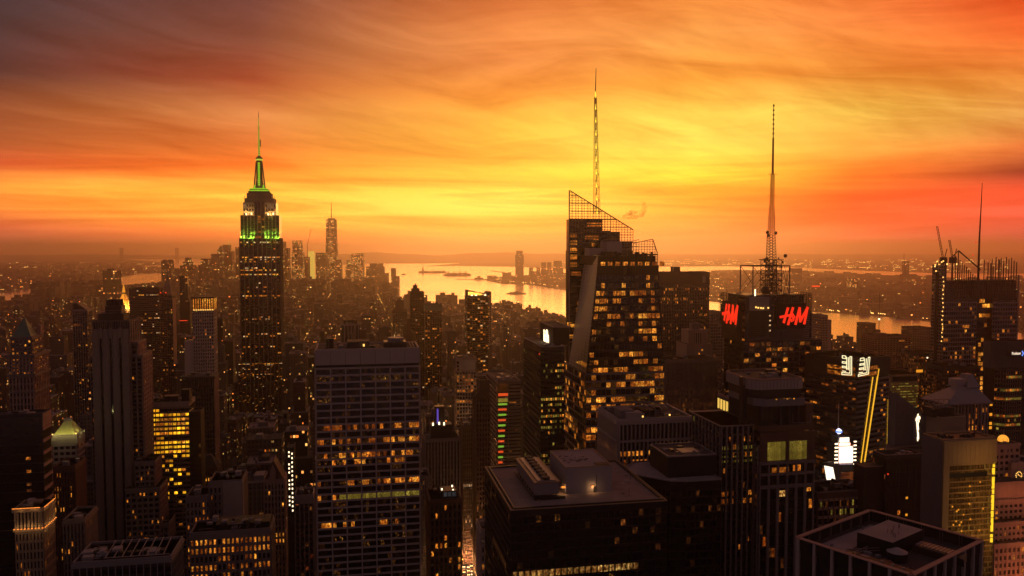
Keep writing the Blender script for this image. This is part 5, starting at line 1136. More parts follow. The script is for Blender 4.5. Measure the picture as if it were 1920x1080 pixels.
tower_lattice('mast', 'mast_dark', tm, ym, 3.0, 2.4, b.z(488), b.z(440), 9, .25, xs); tower_lattice('mast', 'antenna_red', xs, ym, 2.2, 1.5, b.z(440), b.z(385), 13, .22, xs+.2); tower_lattice('mast', 'antenna_red', xs+.2, ym, 1.35, 1.1, b.z(385), b.z(322), 15, .2, xs+.5)
b.cyl('mast', 'antenna_red', xs+.5, ym, 1.0, b.z(322), b.z(252), .75, 8); b.cyl('mast', 'antenna_red', xs+.5, ym, .45, b.z(252), b.z(186), .25, 6)
for y_ in (364, 322): b.bar('mast', 'antenna_red', (xs-3.4, ym, b.z(y_)), (xs+4.4, ym, b.z(y_)), .28)
for q in range(7): z = b.z(245-q*9); b.cyl('mast', 'antenna_red', xs+.5, ym, .8, z, z+1.4, .8, 6)
for (x, y_) in ((-4.3, 435), (3.4, 436), (-3.4, 441)): b.mb('dish').sphere(xs+x, ym-1.5, b.z(y_), 1.5, b.mi('dish', 'metal_dark'), 8, 5)
b.bar('mast', 'antenna_red', (xs-2.5, ym, b.z(410)), (xs-2.5, ym, b.z(404)), .3); b.bar('mast', 'antenna_red', (xs+3.3, ym, b.z(410)), (xs+3.3, ym, b.z(404)), .3)
for (x0, x1, yt, y0) in ((1519, 1538, 588, 14),): a, c = b.u(x0), b.u(x1); b.core(a, c, y0, 34, 0, b.z(yt)); fq = b.faces(a, c, y0, 34); b.grid(fq['F'], 0, b.z(yt), 5, 50, (.5, .3, 'black'), (1.2, .3, 'stone_dark'), litfn(b.rnd, .08, ('lit_warm', 'lit_dim'), rows={8: .5}))
b.box('side_wall', 'stone_pink', b.u(1538)+.1, b.u(1543), 16, 33, H_, b.z(592)); b.clutter(22, uA+1, uB-3, 3, 30, zt, 1.0); b.finish()
# ---------------------------------------------------------------- logo tower
b = Bld('office_tower', 'dark tower with two white line logos and slanting strips of bulbs', 1607, 1667, 677, 620, 46, 860, th=R(33))
W_, H_ = b.W, b.H; F = b.faces(); zb = b.z(711)
b.core(z1=H_)
b.grid(F['L'], 0, zb-1, 13, 44, (.3, .25, 'black'), (1.9, .35, 'stone_dark'), litfn(b.rnd, .2, ('lit_warm', 'lit_dim'), clump=4, rows={5: .5, 7: .4, 8: .5, 9: .4, 10: .35, 14: .05}), gap=.2)
b.grid(F['F'], 0, zb-1, 12, 44, (.3, .25, 'black'), (1.9, .35, 'stone_mid'), litfn(b.rnd, .25, ('lit_bright', 'lit_warm'), cols=lambda i, j: 7 < i < 11 or j in (14, 15, 20, 26)), gap=.2)
b.box('top_band', 'metal_dark', -.8, W_+.8, -.8, b.D+.8, zb, H_, 'roof_dark')
for k in 'LF':
    Fk = F[k]; L = Fk.L
    a0 = L*.44 if k == 'L' else .8; a1 = L-.8 if k == 'L' else L*.62
    for zz_ in (zb+1.5, zb+6): b.slab('lit_strip', 'lit_warm', Fk, a0, a1, zz_, zz_+3, .8, .95)
    s = 11.5
    G = [(0, .86, .3, .86), (0, .62, .3, .62), (0, .52, .3, .52), (0, .3, .3, .3), (0, .2, .3, .2), (0, -.04, .3, -.04), (0, 1.04, .3, 1.04), (0, .86, 0, 1.04), (0, .52, 0, .62), (0, .2, 0, .3), (.3, 1.04, .3, .86), (.3, .62, .38, .5), (.38, .96, .38, .1), (.52, .96, .52, .1), (.66, 1.0, .66, -.1), (.3, .3, .42, .16), (-.04, -.16, .66, -.12), (-.04, -.3, .8, -.24), (.8, 1.04, .8, -.24), (-.04, -.3, -.04, -.16), (.66, 1.04, .8, 1.04)]
    u0 = L*.74 if k == 'L' else 1.4
    strokes(b, 'sign_lettering', 'sign_cream', Fk, u0, zb+5.5, s*(.98 if k == 'L' else .9), [(x*(.9 if k == 'L' else 1.5), y, x2*(.9 if k == 'L' else 1.5), y2) for x, y, x2, y2 in G], .62, .95, 1.2, .12 if k == 'F' else -.02)
FF = F['F']
for (xa, ya, xb, yb, n, s) in ((1635, 712, 1613, 868, 54, .8), (1646, 698, 1620, 868, 60, 1.15)):
    for q in range(n):
        t = q/(n-1); z = b.z(ya+(yb-ya)*t); u = b.u(xa+(xb-xa)*t, z)
        b.slab('bulb_strip', 'light_bulb', FF, u-s*.55, u+s*.55, z-.62, z+.62, .5, .9)
for q in range(40): z = b.z(760+q*2.8); b.slab('bulb_strip', 'light_bulb', FF, FF.L-.9, FF.L-.2, z-.45, z+.45, .4, .8)
b.parapet(mat='metal_dark'); b.clutter(8, 2, W_-2, 2, 30, H_); b.finish()
# tan floodlit block
b = Bld('office_block', 'tan floodlit block with a dark slot under its roof, beside the bulb strip tower', 1670, 1722, 703, 760, 30, 750, cat='office block')
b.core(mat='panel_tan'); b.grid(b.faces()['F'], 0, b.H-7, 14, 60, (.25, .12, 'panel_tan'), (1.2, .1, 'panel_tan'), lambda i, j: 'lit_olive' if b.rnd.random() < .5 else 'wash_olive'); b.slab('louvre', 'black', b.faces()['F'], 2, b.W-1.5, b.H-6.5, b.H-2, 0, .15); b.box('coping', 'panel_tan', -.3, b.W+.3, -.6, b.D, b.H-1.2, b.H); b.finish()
# wedge shaped glass building
b = Bld('glass_building', 'wedge shaped blue grey glass building with white figure light on its sloping wall', 1678, 1745, 800, 560, 8, 850, cat='office building')
W_ = b.W; F = b.faces(); za, zc = b.z(737), b.z(790)
m_ = b.mb('wall'); i = b.mi('wall', 'glass_violet'); H0 = b.H-14
m_.quad((0, 0, H0), (W_, 0, H0), (W_, 0, zc), (0, 0, za), i); m_.quad((0, 8, H0), (0, 0, H0), (0, 0, za), (0, 8, za), i); m_.quad((W_, 0, H0), (W_, 8, H0), (W_, 8, zc), (W_, 0, zc), i); m_.quad((W_, 8, H0), (0, 8, H0), (0, 8, za), (W_, 8, zc), i)
m_.quad((0, 0, za), (W_, 0, zc), (W_, 8, zc), (0, 8, za), b.mi('wall', 'roof_dark'))
for k in range(3): b.bar('coping', 'stone_mid', (-.3, -.3+k*3, za+.6), (W_+.3, -.3+k*3, zc+.6), .35)
for q in range(9): b.bar('mullion', 'metal_grey', (W_*q/8, -.1, H0), (W_*q/8, -.1, za+(zc-za)*q/8), .1)
b.core(-1, W_+4, -1, 8, 0, H0, mat='stone_pink')
n = 10; pts = [(-2+(W_+6)*q/(n-1), -2.5-7*math.sin(math.pi*q/(n-1)*.5)) for q in range(n)]
for j in range(16): z = H0-3-j*4.2; b.prism('floor_band', 'stone_pink', pts+[(W_+4, 4), (-2, 4)], z, z+1.9)
b.prism('glazing', 'glass', [(p[0], p[1]+.6) for p in pts]+[(W_+3.6, 4), (-1.6, 4)], 0, H0-1)
fig = [(.1, 9.5, .35, 10.3), (-.2, 9, -.5, 5.5), (.4, 9, .9, 6.2), (.9, 6.2, .2, 4.6), (-.3, 5.2, .0, 1.5), (.3, 4.5, .7, 1.2), (.1, 1.2, .5, -3), (1.2, 9, 1.5, 7.5), (.6, 0, .9, -4), (-.8, 8, -.9, 6.5), (.2, -3, .4, -5)]
strokes(b, 'light_figure', 'light_white', F['F'], W_*.62, b.z(812), 1.25, fig, .62, .15, .4); b.slab('blue_lamp', 'light_blue', F['F'], W_*.93, W_*.96, b.z(800), b.z(793), .1, .4); b.finish()
b = Bld('office_block', 'brown stone block with a black flat roof deck behind the tan grid building', 1764, 1812, 785, 535, 14, 830, cat='office block')
b.core(mat='stone_warm'); b.parapet(h=1, mat='stone_warm'); b.box('roof_deck', 'black', -3, b.W-6, 4, 14, b.H, b.z(768)); b.clutter(14, 0, b.W-8, 5, 13, b.z(768), .8, ('metal_grey', 'stone_mid'))
for q in range(6): b.bar('roof_frame', 'stone_mid', (q*4-4, 12, b.z(768)), (q*4-4, 12, b.z(756)), .25)
b.bar('roof_frame', 'stone_mid', (-4, 12, b.z(756)), (16, 12, b.z(756)), .3); b.finish()
# winged roof hotel
b = Bld('office_tower', 'ribbed tower under a grey winged hipped roof with a row of amber windows', 1776, 1852, 757, 560, 22, 830)
W_, H_ = b.W, b.H; F = b.faces(); b.core()
for i in range(13): u = i*W_/12; b.slab('rib', 'stone_light' if i >= 10 else 'stone_mid', F['F'], max(0, u-.6), min(W_, u+.6), 0, H_, 0, 1.0)
b.grid(F['F'], 0, H_-3, 12, 40, None, (1.0, .2, 'brick'), litfn(b.rnd, .14, ('lit_bright', 'lit_warm'))); b.grid(F['L'], 0, H_-3, 8, 40, (1, .5, 'stone_mid'), (1.4, .3, 'stone_mid'), litfn(b.rnd, .1))
b.prism('roof', 'metal_grey', [(-2, -2), (W_+2, -2), (W_+2, 24), (-2, 24)], H_, b.z(733), top=[(W_*.5, 9), (W_-1, 9), (W_-1, 16), (W_*.5, 16)]); b.box('roof', 'panel_grey', W_*.52, W_*.78, 12, 20, b.z(733), b.z(718)); b.prism('roof', 'metal_grey', [(W_*.7, 8), (W_+1, 8), (W_+1, 22), (W_*.7, 22)], b.z(733), b.z(710), top=[(W_*.85, 14), (W_-.5, 14), (W_-.5, 20), (W_*.85, 20)])
b.box('eaves', 'stone_mid', -2.6, W_+2.6, -2.6, 24.6, H_-1, H_-.05); b.lights('bulb', 'light_amber', F['F'], [(W_+3, b.z(y)) for y in (762, 781, 798, 806)], 2, 2, 0); b.finish()
# box roofs
b = Bld('office_block', 'plain black box tower with a sunken roof behind the near right hand roof', 1661, 1731, 861, 480, 13, 985, cat='office block')
b.core(mat='black'); b.parapet(h=2.2, t=.8, mat='stone_dark'); b.box('coping', 'stone_pink', -.1, b.W+.1, -.1, .5, b.H+2.203, b.H+2.5); b.box('coping', 'stone_pink', -.1, .5, .5, 13, b.H+2.203, b.H+2.5)
for k in 'FL': b.grid(b.faces()[k], 0, b.H-1, 12, 40, (.3, .15, 'black'), (.8, .1, 'black'), litfn(b.rnd, .02, ('lit_warm', 'lit_red')))
b.lights('beacon', 'light_red', b.faces()['F'], [(b.W*.06, b.z(889))], .7, .7); b.lights('round_lamp', 'light_amber', b.faces()['F'], [(b.W*.58, b.z(936)), (b.W*.58, b.z(968))], 1.3, 1.3); b.clutter(5, 4, b.W-4, 3, 9, b.H, 1.2); uw = b.u(1624); b.box('wing', 'black', uw, -.2, 2, 12, 0, b.z(876)); b.box('wing', 'stone_pink', uw-.1, -.2, 1.9, 2.4, b.z(876), b.z(876)+.4); b.finish()
# tan grid tower
b = Bld('office_tower', 'tan panelled tower with a blank grey left wall and golden gridded front', 1767, 1866, 830, 420, 15, 1020)
W_, H_ = b.W, b.H; F = b.faces(); zt = b.z(873)
b.core(z1=H_-.3); b.slab('side_wall', 'metal_grey', F['L'], 0, F['L'].L, 0, H_+.8, 0, .4); b.slab('side_wall', 'panel_tan', F['F'], 0, 3.6, 0, zt, 0, 1.4)
for i in range(12): b.slab('top_band', 'panel_tan', F['F'], i*W_/12+.05, (i+1)*W_/12-.05, zt, H_+.8, 0, 1.5)
b.box('top_band', 'panel_tan', -.2, W_+.2, 0, 15, zt, H_+.8, 'black')
b.box('roof_plant', 'black', 2, W_-2, 1.5, 13.5, H_+.803, H_+1.0); b.clutter(8, 3, W_-4, 2, 10, H_+.8, .9, ('metal_dark', 'stone_dark')); b.parapet(z=H_+.8, h=1.0, t=.4, mat='panel_tan')
rn = random.Random(5)
b.grid(F['F'], zt-3.0*60, zt, 30, 60, (.22, .5, 'grid_gold'), (.55, .45, 'grid_gold'), lambda i, j: None if (j in (3, 4) or rn.random() > .5) else ('wash_olive' if rn.random() < .85 else 'lit_olive'), u0=3.6, gap=.12)
b.slab('louvre', 'black', F['F'], 3.6, W_-5, b.z(897), b.z(889), .3, .9)
for q in range(46):
    z = b.z(868+q*3.4)
    if rn.random() < .75: b.slab('edge_light', 'light_gold', F['F'], W_-1.6+rn.uniform(-.4, .2), W_-.5, z-.7, z+.7, .6, 1.0)
for (x, z, P) in ((W_*.75, 880, 1800), (W_*.45, 930, 2600), (W_*.8, 950, 3000), (W_*.5, 1010, 4200), (W_*.85, 1020, 4200), (W_*.5, 858, 1500), (W_*.85, 845, 1200)): b.flood(x, -11, b.z(z), P*.42, (1, .52, .12), 1, False)  # lights added in mid-air, standing in for the golden glow of the square
for q in range(16): b.lights('window_glow', 'light_amber', F['F'], [(rn.uniform(6, W_-4), b.z(rn.uniform(900, 1010)))], .7, .8, .7)
b.finish()
# clock building
b = Bld('clock_building', 'floodlit pink stone stepped building with a round clock and glowing globe on top', 1866, 1960, 905, 470, 34, 1080, cat='building')
W_, H_ = b.W, b.H; F = b.faces(); b.core(mat='stone_flood')
def tier(x0, x1, y0, yb, yt, nb, nf, p=.12):
    a, c = b.ud(x0, b.z(yt), y0), b.ud(x1, b.z(yt), y0); za, zb_ = b.z(yb), b.z(yt); b.box('wall', 'stone_flood', a, c, y0, y0+22, za, zb_, 'stone_mid'); f = b.faces(a, c, y0, y0+22)
    for k in 'FL':
        nbk = nb if k == 'F' else 5
        if k == 'L': continue
        b.grid(f[k], za, zb_-1.5, nbk, nf, (1.3, .4, 'stone_flood'), (1.7, .3, 'stone_flood'), lambda i, j: 'lit_bright' if b.rnd.random() < p else 'pane_dark')
    b.box('cornice', 'stone_flood', a-.5, c+.5, y0-.6, y0+22, zb_-1.5, zb_)
    for q in range(int((c-a)/1.4)): b.box('cornice', 'stone_mid', a+q*1.4, a+q*1.4+.7, y0-.7, y0-.3, zb_+.003, zb_+1)
tier(1864, 1912, 10, 905, 842, 0+5, 5); tier(1864, 1962, 4, 940, 910, 11, 3); tier(1864, 1962, 0, 975, 938, 11, 3); tier(1864, 1962, -5, 1010, 974, 12, 3); tier(1864, 1962, -9, 1120, 1008, 12, 8)
a, c = b.ud(1897, b.z(880), 7), b.ud(1921, b.z(880), 7); b.box('clock_stage', 'stone_flood', a, c, 7, 20, b.z(905), b.z(877))
cz_ = b.z(894, 7); cx_ = b.ud(1908.5, cz_, 7)
def disc(part, mat, x, y, z, r, n=20, th_=.3, rin=0.0):
    m = b.mb(part); i = b.mi(part, mat); P = [(x+r*math.cos(2*math.pi*k/n), z+r*math.sin(2*math.pi*k/n)) for k in range(n)]
    m.poly([(p[0], y-th_, p[1]) for p in P][::1], i)
    for k in range(n): q = P[(k+1) % n]; m.quad((P[k][0], y-th_, P[k][1]), (P[k][0], y, P[k][1]), (q[0], y, q[1]), (q[0], y-th_, q[1]), i)
disc('clock', 'stone_light', cx_, 7, cz_, 2.9, 20, .3); disc('clock', 'clock_face', cx_, 6.69, cz_, 2.5, 20, .2)
for k in range(12): t_ = 2*math.pi*k/12; b.box('clock_mark', 'light_warm', cx_+2.05*math.cos(t_)-.22, cx_+2.05*math.cos(t_)+.22, 6.2, 6.4, cz_+2.05*math.sin(t_)-.22, cz_+2.05*math.sin(t_)+.22)
b.bar('clock_hand', 'light_warm', (cx_, 6.3, cz_), (cx_+1.3, 6.3, cz_-.7), .12); b.bar('clock_hand', 'light_warm', (cx_, 6.3, cz_), (cx_-.8, 6.3, cz_+1.0), .14)
gz = b.z(827, 16); gx = b.ud(1881, gz, 16)
b.cyl('globe_stand', 'stone_mid', gx, 16, 3.0, b.z(842), b.z(836), 2.4, 12); b.mb('globe').sphere(gx, 16, gz, 3.1, b.mi('globe', 'globe_glow'), 16, 10)
for (x, y, z, P) in ((4, -24, b.z(1075), 26000), (22, -26, b.z(1060), 26000), (12, -20, b.z(1000), 12000), (26, -18, b.z(960), 9000), (6, -8, b.z(925), 4200), (20, -8, b.z(925), 4200), (4, 0, b.z(872), 1300)): b.flood(x, y, z, P*.17, (1, .27, .10), 1.2)  # lights added in the air before the front, with made-up housings
for k in range(8): t_ = 2*math.pi*k/8; b.bar('globe_rib', 'metal_dark', (gx+3.15*math.cos(t_), 16+3.15*math.sin(t_), gz-.4), (gx+3.15*math.cos(t_), 16+3.15*math.sin(t_), gz+1.2), .08)
b.bar('finial', 'stone_mid', (gx, 16, gz+3), (gx, 16, gz+6.5), .3)
for (x, y_) in ((1870, 845), (1886, 842), (1900, 846)): a = b.ud(x, b.z(y_), 10); b.box('pinnacle', 'stone_flood', a-.9, a+.9, 9.5, 11.5, b.z(858), b.z(y_-4))
b.finish()
# ---------------------------------------------------------------- billboard tower with ball on a pole
b = Bld('billboard_tower', 'slim tower covered in bright white screens below a glowing ball on a pole', 1572, 1600, 838, 560, 14, 905, cat='billboard tower')
W_, H_ = b.W, b.H; F = b.faces(); b.core(mat='metal_dark')
b.slab('screen', 'screen_hot', F['F'], .3, W_-.6, b.z(862), b.z(841), .1, .5); b.slab('screen', 'screen_mixed', F['F'], .2, W_-.4, b.z(872), b.z(862.3), .1, .5); b.box('screen_housing', 'metal_dark', 1, W_-2, 2, 10, H_, b.z(822)); b.slab('screen', 'screen_orange', F['F'], 1.2, W_-1.6, H_+.2, b.z(832), -1.9, -1.2)
b.slab('screen', 'screen_white', F['F'], 2.0, W_-2.6, b.z(830.5), b.z(822), -1.9, -1.0); b.slab('screen', 'screen_mixed2', F['F'], 1.5, W_, b.z(902), b.z(886), .1, .5)
for q in range(7):
    z = b.z(832+q*7); b.slab('side_light', 'light_white', F['F'], -2.9, -.5, z-.5, z+.5, .0, .4); b.slab('side_light', 'light_white', F['F'], W_+.3, W_+2.3, z+.5, z+1.4, .0, .4)
b.bar('pole', 'panel_grey', (W_*.3, 6, H_), (W_*.3, 6, b.z(760)), .4, .25, 8); b.mb('ball').sphere(W_*.3, 5, b.z(812), 1.9, b.mi('ball', 'ball_white'), 14, 9); b.cyl('ball_ring', 'light_blue', W_*.3, 5, 2.2, b.z(812)-.8, b.z(812)+.5, 2.2, 16)
for (x, z, e, col) in ((W_/2, b.z(850), 26000, (1, .78, .6)),):
    ld = bpy.data.lights.new('screen_light', 'AREA'); ld.energy = e; ld.color = col; ld.shape = 'RECTANGLE'; ld.size = 12; ld.size_y = 14; lo = bpy.data.objects.new('screen_light', ld); SC.collection.objects.link(lo); lo.parent = b.root; lo.location = (x, -1.2, z); lo.rotation_euler = (math.pi/2, 0, 0)
b.finish()
b = Bld('billboard', 'leaning glowing white billboard panel left of the billboard tower', 1549, 1562, 874, 535, 3, 902, cat='billboard', th=R(2))
m_ = b.mb('panel'); z0, z1 = b.z(901), b.z(874); m_.quad((.6, 0, z0), (b.W+1.8, 0, z0+.4), (b.W, 0, z1-.9), (-1.4, 0, z1+.4), b.mi('panel', 'screen_white')); b.box('frame', 'metal_dark', -.5, b.W+.5, .15, 1.5, 0, z1-1.5); b.slab('side_panel', 'lit_bright', b.faces()['F'], -2.4, -1.5, b.z(886), b.z(877), .1, .5); b.finish()
b = Bld('office_block', 'tan walled block behind the billboard panel', 1562, 1577, 876, 552, 10, 905, cat='office block'); b.core(mat='stone_warm'); b.parapet(mat='stone_mid'); b.finish()
# low row block
b = Bld('office_block', 'low wide brown block with cluttered roof in front of the white screens', 1533, 1632, 925, 480, 22, 1000, cat='office block')
b.core(top='roof_dark'); F = b.faces()
b.grid(F['F'], 0, b.H-3.5, 10, 24, (.9, .5, 'brick'), (1.7, .5, 'stone_pink'), litfn(b.rnd, .2, ('lit_olive', 'lit_dim'), rows={0: .3, 1: .35, 2: .3, 3: .4}, clump=2), split=2)
b.grid(F['L'], 0, b.H-3.5, 5, 24, (.9, .5, 'brick'), (1.7, .5, 'brick'), litfn(b.rnd, .1)); b.box('fascia', 'brick', -.6, b.W+.6, -.6, b.D, b.H-3.5, b.H); b.parapet(h=.8, mat='stone_mid')
for j in range(3): b.lights('lamp', 'light_white', F['F'], [(b.W-1.5, b.H-5.5-j*5.3), (b.W-4.2, b.H-5.7-j*5.3)], 1.1, 2.0, .6)
b.bar('roof_plant', 'black', (b.W*.55, 16, b.H+3), (b.W*.68, 4, b.H+1), .9); b.clutter(22, 2, b.W-4, 2, 18, b.H, .8, ('stone_pink', 'metal_grey', 'stone_dark')); b.finish()
# ---------------------------------------------------------------- mast tower on the right
b = Bld('glass_tower', 'dark glass tower with rods above its roof and a tall needle mast', 1771, 1909, 548, 900, 20, 700)
W_, D_, H_ = b.W, b.D, b.H; F = b.faces(); u1, u2 = b.u(1832), b.u(1862)
b.core(0, W_, 4, D_, 0, b.z(527)); rr = {6: .15, 7: .2, 10: .6, 11: .2, 12: .25, 14: .3, 17: .4, 18: .3, 20: .45, 21: .5, 22: .5, 23: .6, 24: .6, 25: .6, 26: .5}
for (a, c, yt, nb) in ((0, u1, 543, 14), (u2, W_, 545, 10)):
    b.core(a, c, 0, 4, 0, b.z(yt)); f = vface((a, 0), (c, 0)); b.grid(f, 0, b.z(yt)-14, nb, 44, (.3, .3, 'metal_grey'), (1.5, .5, 'metal_grey'), litfn(b.rnd, .12, ('lit_warm', 'lit_dim', 'lit_bright'), rows=rr, clump=3))
f = vface((u1, 4), (u2, 4)); b.grid(f, 0, b.z(560), 6, 40, None, (1.2, .3, 'black'), litfn(b.rnd, .3, ('lit_bright',), rows={11: .9, 12: .2, 13: .95, 14: .95, 15: .2, 16: .95, 17: .95, 18: .9, 5: .1, 6: .1, 2: .05}, cols=lambda i, j: i > 1))
b.core(0, 2, 0, D_, 0, b.z(497)); gL = F['L']; b.grid(gL, 0, b.z(497), 8, 70, (.5, .4, 'steel'), (1.2, .4, 'steel'), litfn(b.rnd, .04)); b.slab('fin', 'black', gL, 6, 11, 0, b.z(510), .1, .6)
for q in range(16): b.slab('bulb', 'light_warm', gL, gL.L-2.6+(q*7%5)*.4, gL.L-1.6+(q*7%5)*.4, b.z(520+q*8)-.7, b.z(520+q*8)+.7, .5, .9)
rn = random.Random(9)
def rods(ua, ub, y, zb, tops, r=.5):
    n = len(tops)
    for i, t_ in enumerate(tops): u = ua+(ub-ua)*i/(n-1); b.bar('screen_rod', 'metal_dark', (u, y, zb), (u, y, b.z(t_)), r)
    for z in range(int(zb)+3, int(b.z(max(tops)))+3, 6): b.bar('screen_rod', 'metal_dark', (ua, y, z), (ub, y, z), .26)
rods(b.u(1790), b.u(1835), -.3, b.z(560), (480, 486, 488, 493, 497, 500, 506, 510, 514, 517, 521, 523)); rods(b.u(1790), b.u(1790)+1, 16, b.z(530), (490, 488)); rods(b.u(1778), b.u(1793), 18, b.z(530), (492, 486, 494, 488, 490))
rods(b.u(1851), W_, -.3, b.z(565), (497, 494, 500, 482, 486, 484, 488, 482, 486, 484, 489, 492, 520)); rods(b.u(1868), W_-3, 19, b.z(530), (488, 492, 486, 490, 488, 494))
b.bar('roof_truss', 'metal_dark', (b.u(1800), 4, b.z(470)), (b.u(1842), 4, b.z(506)), .8); b.bar('roof_truss', 'metal_dark', (b.u(1800), 4, b.z(470)), (b.u(1788), 4, b.z(482)), .5); b.bar('roof_truss', 'metal_dark', (b.u(1800), 4, b.z(470)), (b.u(1800), 4, b.z(530)), .6)
b.bar('mast', 'mast_dark', (b.u(1841), 6, b.z(530)), (b.u(1841), 6, b.z(450)), 1.3, 1.0, 8); b.bar('mast', 'mast_dark', (b.u(1841), 6, b.z(450)), (b.u(1843.5), 6, b.z(341)), 1.0, .3, 8); b.lights('beacon', 'light_red', vface((0, 13), (W_, 13)), [(b.u(1841)+1.5, b.z(454)), (b.u(1841)-2, b.z(478))], 1.4, 1.4)
b.lights('work_lamp', 'light_warm', vface((b.u(1755), 13), (b.u(1790), 13)), [(rn.uniform(8, 20), b.z(rn.uniform(488, 512))) for _ in range(9)], 1.6, 1.4); b.slab('edge_strip', 'metal_grey', F['F'], W_-1, W_+.5, 0, b.z(516), 0, .8)
b.finish()
def crane(x, yb, xt, yt, Yd, lab):
    z0, z1 = hz(Yd, yb), hz(Yd, yt); X0, X1 = xw(Yd, z0, x), xw(Yd, z1, xt); r = empty('tower_crane', (X0, Yd, 0), 0, lab, 'crane', 'tower cranes'); m = MB(); m.bar((0, 0, 0), (0, 0, z0), 1.0); m.build('mast', M['metal_dark'], r)
    j = MB(); n = 12
    for q in range(n):
        a = Vector((0, 0, z0)).lerp(Vector((X1-X0, 0, z1)), q/n); c = Vector((0, 0, z0)).lerp(Vector((X1-X0, 0, z1)), (q+1)/n)
        for dx in (-1, 1): j.bar(a+Vector((dx, 0, 0)), c+Vector((dx*.8, 0, 0)), .3)
        j.bar(a+Vector((-1 if q % 2 else 1, 0, 0)), c+Vector((1 if q % 2 else -1, 0, 0)), .22)
    j.build('jib', M['mast_dark'], r); c_ = MB(); c_.box(-3, 4, -2, 2, z0-6, z0+1); c_.bar((2, 0, z0), (4.5, 0, z0+11), .5); c_.build('cab', M['metal_dark'], r); l_ = MB(); l_.box(2, 4.4, -3, -2.4, z0-8, z0-6); l_.build('work_lamp', M['light_warm'], r)
crane(1768, 484, 1757, 424, 940, 'taller luffing crane raised over the left end of the rod topped glass tower'); crane(1786, 484, 1780, 450, 930, 'shorter luffing crane standing close to the truss of the rod topped tower')
# tower with blue white sign
b = Bld('office_tower', 'blue grey tower at the right edge with a small white and blue lit sign', 1858, 1990, 640, 700, 8, 800)
W_, H_ = b.W, b.H; F = b.faces(); b.core(z0=0, mat='glass_blue')
zq = b.z(692); b.box('top_band', 'panel_blue', -.4, W_, -.5, 8, zq, H_, 'roof_dark')
for i in range(40): b.slab('top_band', 'metal_dark', F['F'], i*W_/40, i*W_/40+.2, zq, H_, .5, .7)
ua = b.u(1891); b.slab('sign_box', 'metal_dark', F['F'], ua-1.6, ua+20, b.z(669), b.z(657), .7, 1.8)
tx = bpy.data.curves.new('sign_text', 'FONT'); tx.body = 'Proskauer'; tx.size = 3.6; tx.extrude = .15; tx.offset = .03; tx.materials.append(M['sign_soft']); tt = bpy.data.objects.new('sign_text', tx); SC.collection.objects.link(tt); DG = bpy.context.evaluated_depsgraph_get(); me_ = bpy.data.meshes.new_from_object(tt.evaluated_get(DG)); bpy.data.objects.remove(tt); to = bpy.data.objects.new('sign_lettering', me_); SC.collection.objects.link(to); to.parent = b.root; to.location = (ua+2.0, -2.0, b.z(667)+.6); to.rotation_euler = (math.pi/2, 0, 0); to.scale = (.62, 1, 1)
strokes(b, 'sign_emblem', 'light_blue', F['F'], ua+12.6, b.z(668), 1.0, [(0, 0, 1.3, 2), (1.3, 2, 0, 4)], .8, 1.8, 2.1)
p0, p1 = b.u(1857), b.u(1906); o = [(p0, -6), (p0+6, -12), (p1-5, -12), (p1, -4), (p1, 6), (p0, 6)]; zl = b.z(690); b.prism('glazing', 'glass', o, 0, zl)
for i in range(4):
    f = vface(o[i], o[i+1]); b.grid(f, 0, zl, max(2, round(f.L/2.2)), 46, (.25, .2, 'metal_grey'), (1.6, .3, 'stone_dark'), litfn(b.rnd, .05, ('lit_olive', 'lit_warm'), rows={1: .5, 4: .95, 6: .98, 10: .95, 12: .98, 20: .6}, clump=9), gap=.05)
b.finish()
# ---------------------------------------------------------------- mid-distance blocks on the right
plain('apartment_tower', 'dark brick red tower block with a paler stair bay near the river', 1640, 1708, 632, 1500, 40, 700, ('brick_red', 'brick_red'), nb=12, p=.06, extra=lambda b: b.box('penthouse', 'brick_red', 10, 30, 6, 20, b.H, b.H+6))
plain('apartment_tower', 'square purplish block with a stepped roof standing alone against the orange river', 1711, 1746, 615, 1900, 40, 670, ('stone_dark', 'stone_dark'), nb=8, p=.03)
plain('apartment_tower', 'stepped purplish tower against the orange river left of the square block', 1622, 1642, 607, 2000, 34, 660, ('stone_dark', 'stone_dark'), nb=5, p=.03, extra=lambda b: b.box('wing', 'stone_dark', b.W, b.W+14, 0, 30, 0, b.z(619)))
plain('apartment_tower', 'pale stepped tower just right of the red lettered tower, in front of the river', 1540, 1552, 592, 1300, 30, 680, ('stone_pink', 'stone_pink'), nb=4, p=.05, extra=lambda b: b.box('wing', 'stone_pink', b.W, b.W+7, 0, 24, 0, b.z(600)))
plain('office_tower', 'plain mauve tower standing right of the stepped stone crown', 1333, 1356, 586, 1050, 30, 740, ('stone_mid', 'stone_mid'), nb=5, p=.03)
plain('office_block', 'lit low block with a bright amber rooftop sign strip near the tan floodlit block', 1722, 1768, 665, 1000, 40, 760, ('stone_dark', 'stone_dark'), nb=14, fh=4, p=.5, mats=('lit_warm', 'lit_dim'), extra=lambda b: (b.slab('lit_strip', 'light_amber', b.faces()['F'], -3, b.W*.55, b.z(698), b.z(693), .5, 1.2), b.lights('floodlight', 'light_white', b.faces()['F'], [(b.W*.35, b.z(671)), (b.W*.62, b.z(673))], 1.6, 1.6, 1)), cat='office block')
plain('office_block', 'many windowed amber lit block in front of the rod topped glass tower', 1772, 1838, 690, 760, 30, 745, ('stone_dark', 'stone_dark'), nb=18, fh=3.6, p=.35, mats=('lit_warm', 'lit_dim'), rows={6: .9, 7: .9}, cat='office block')
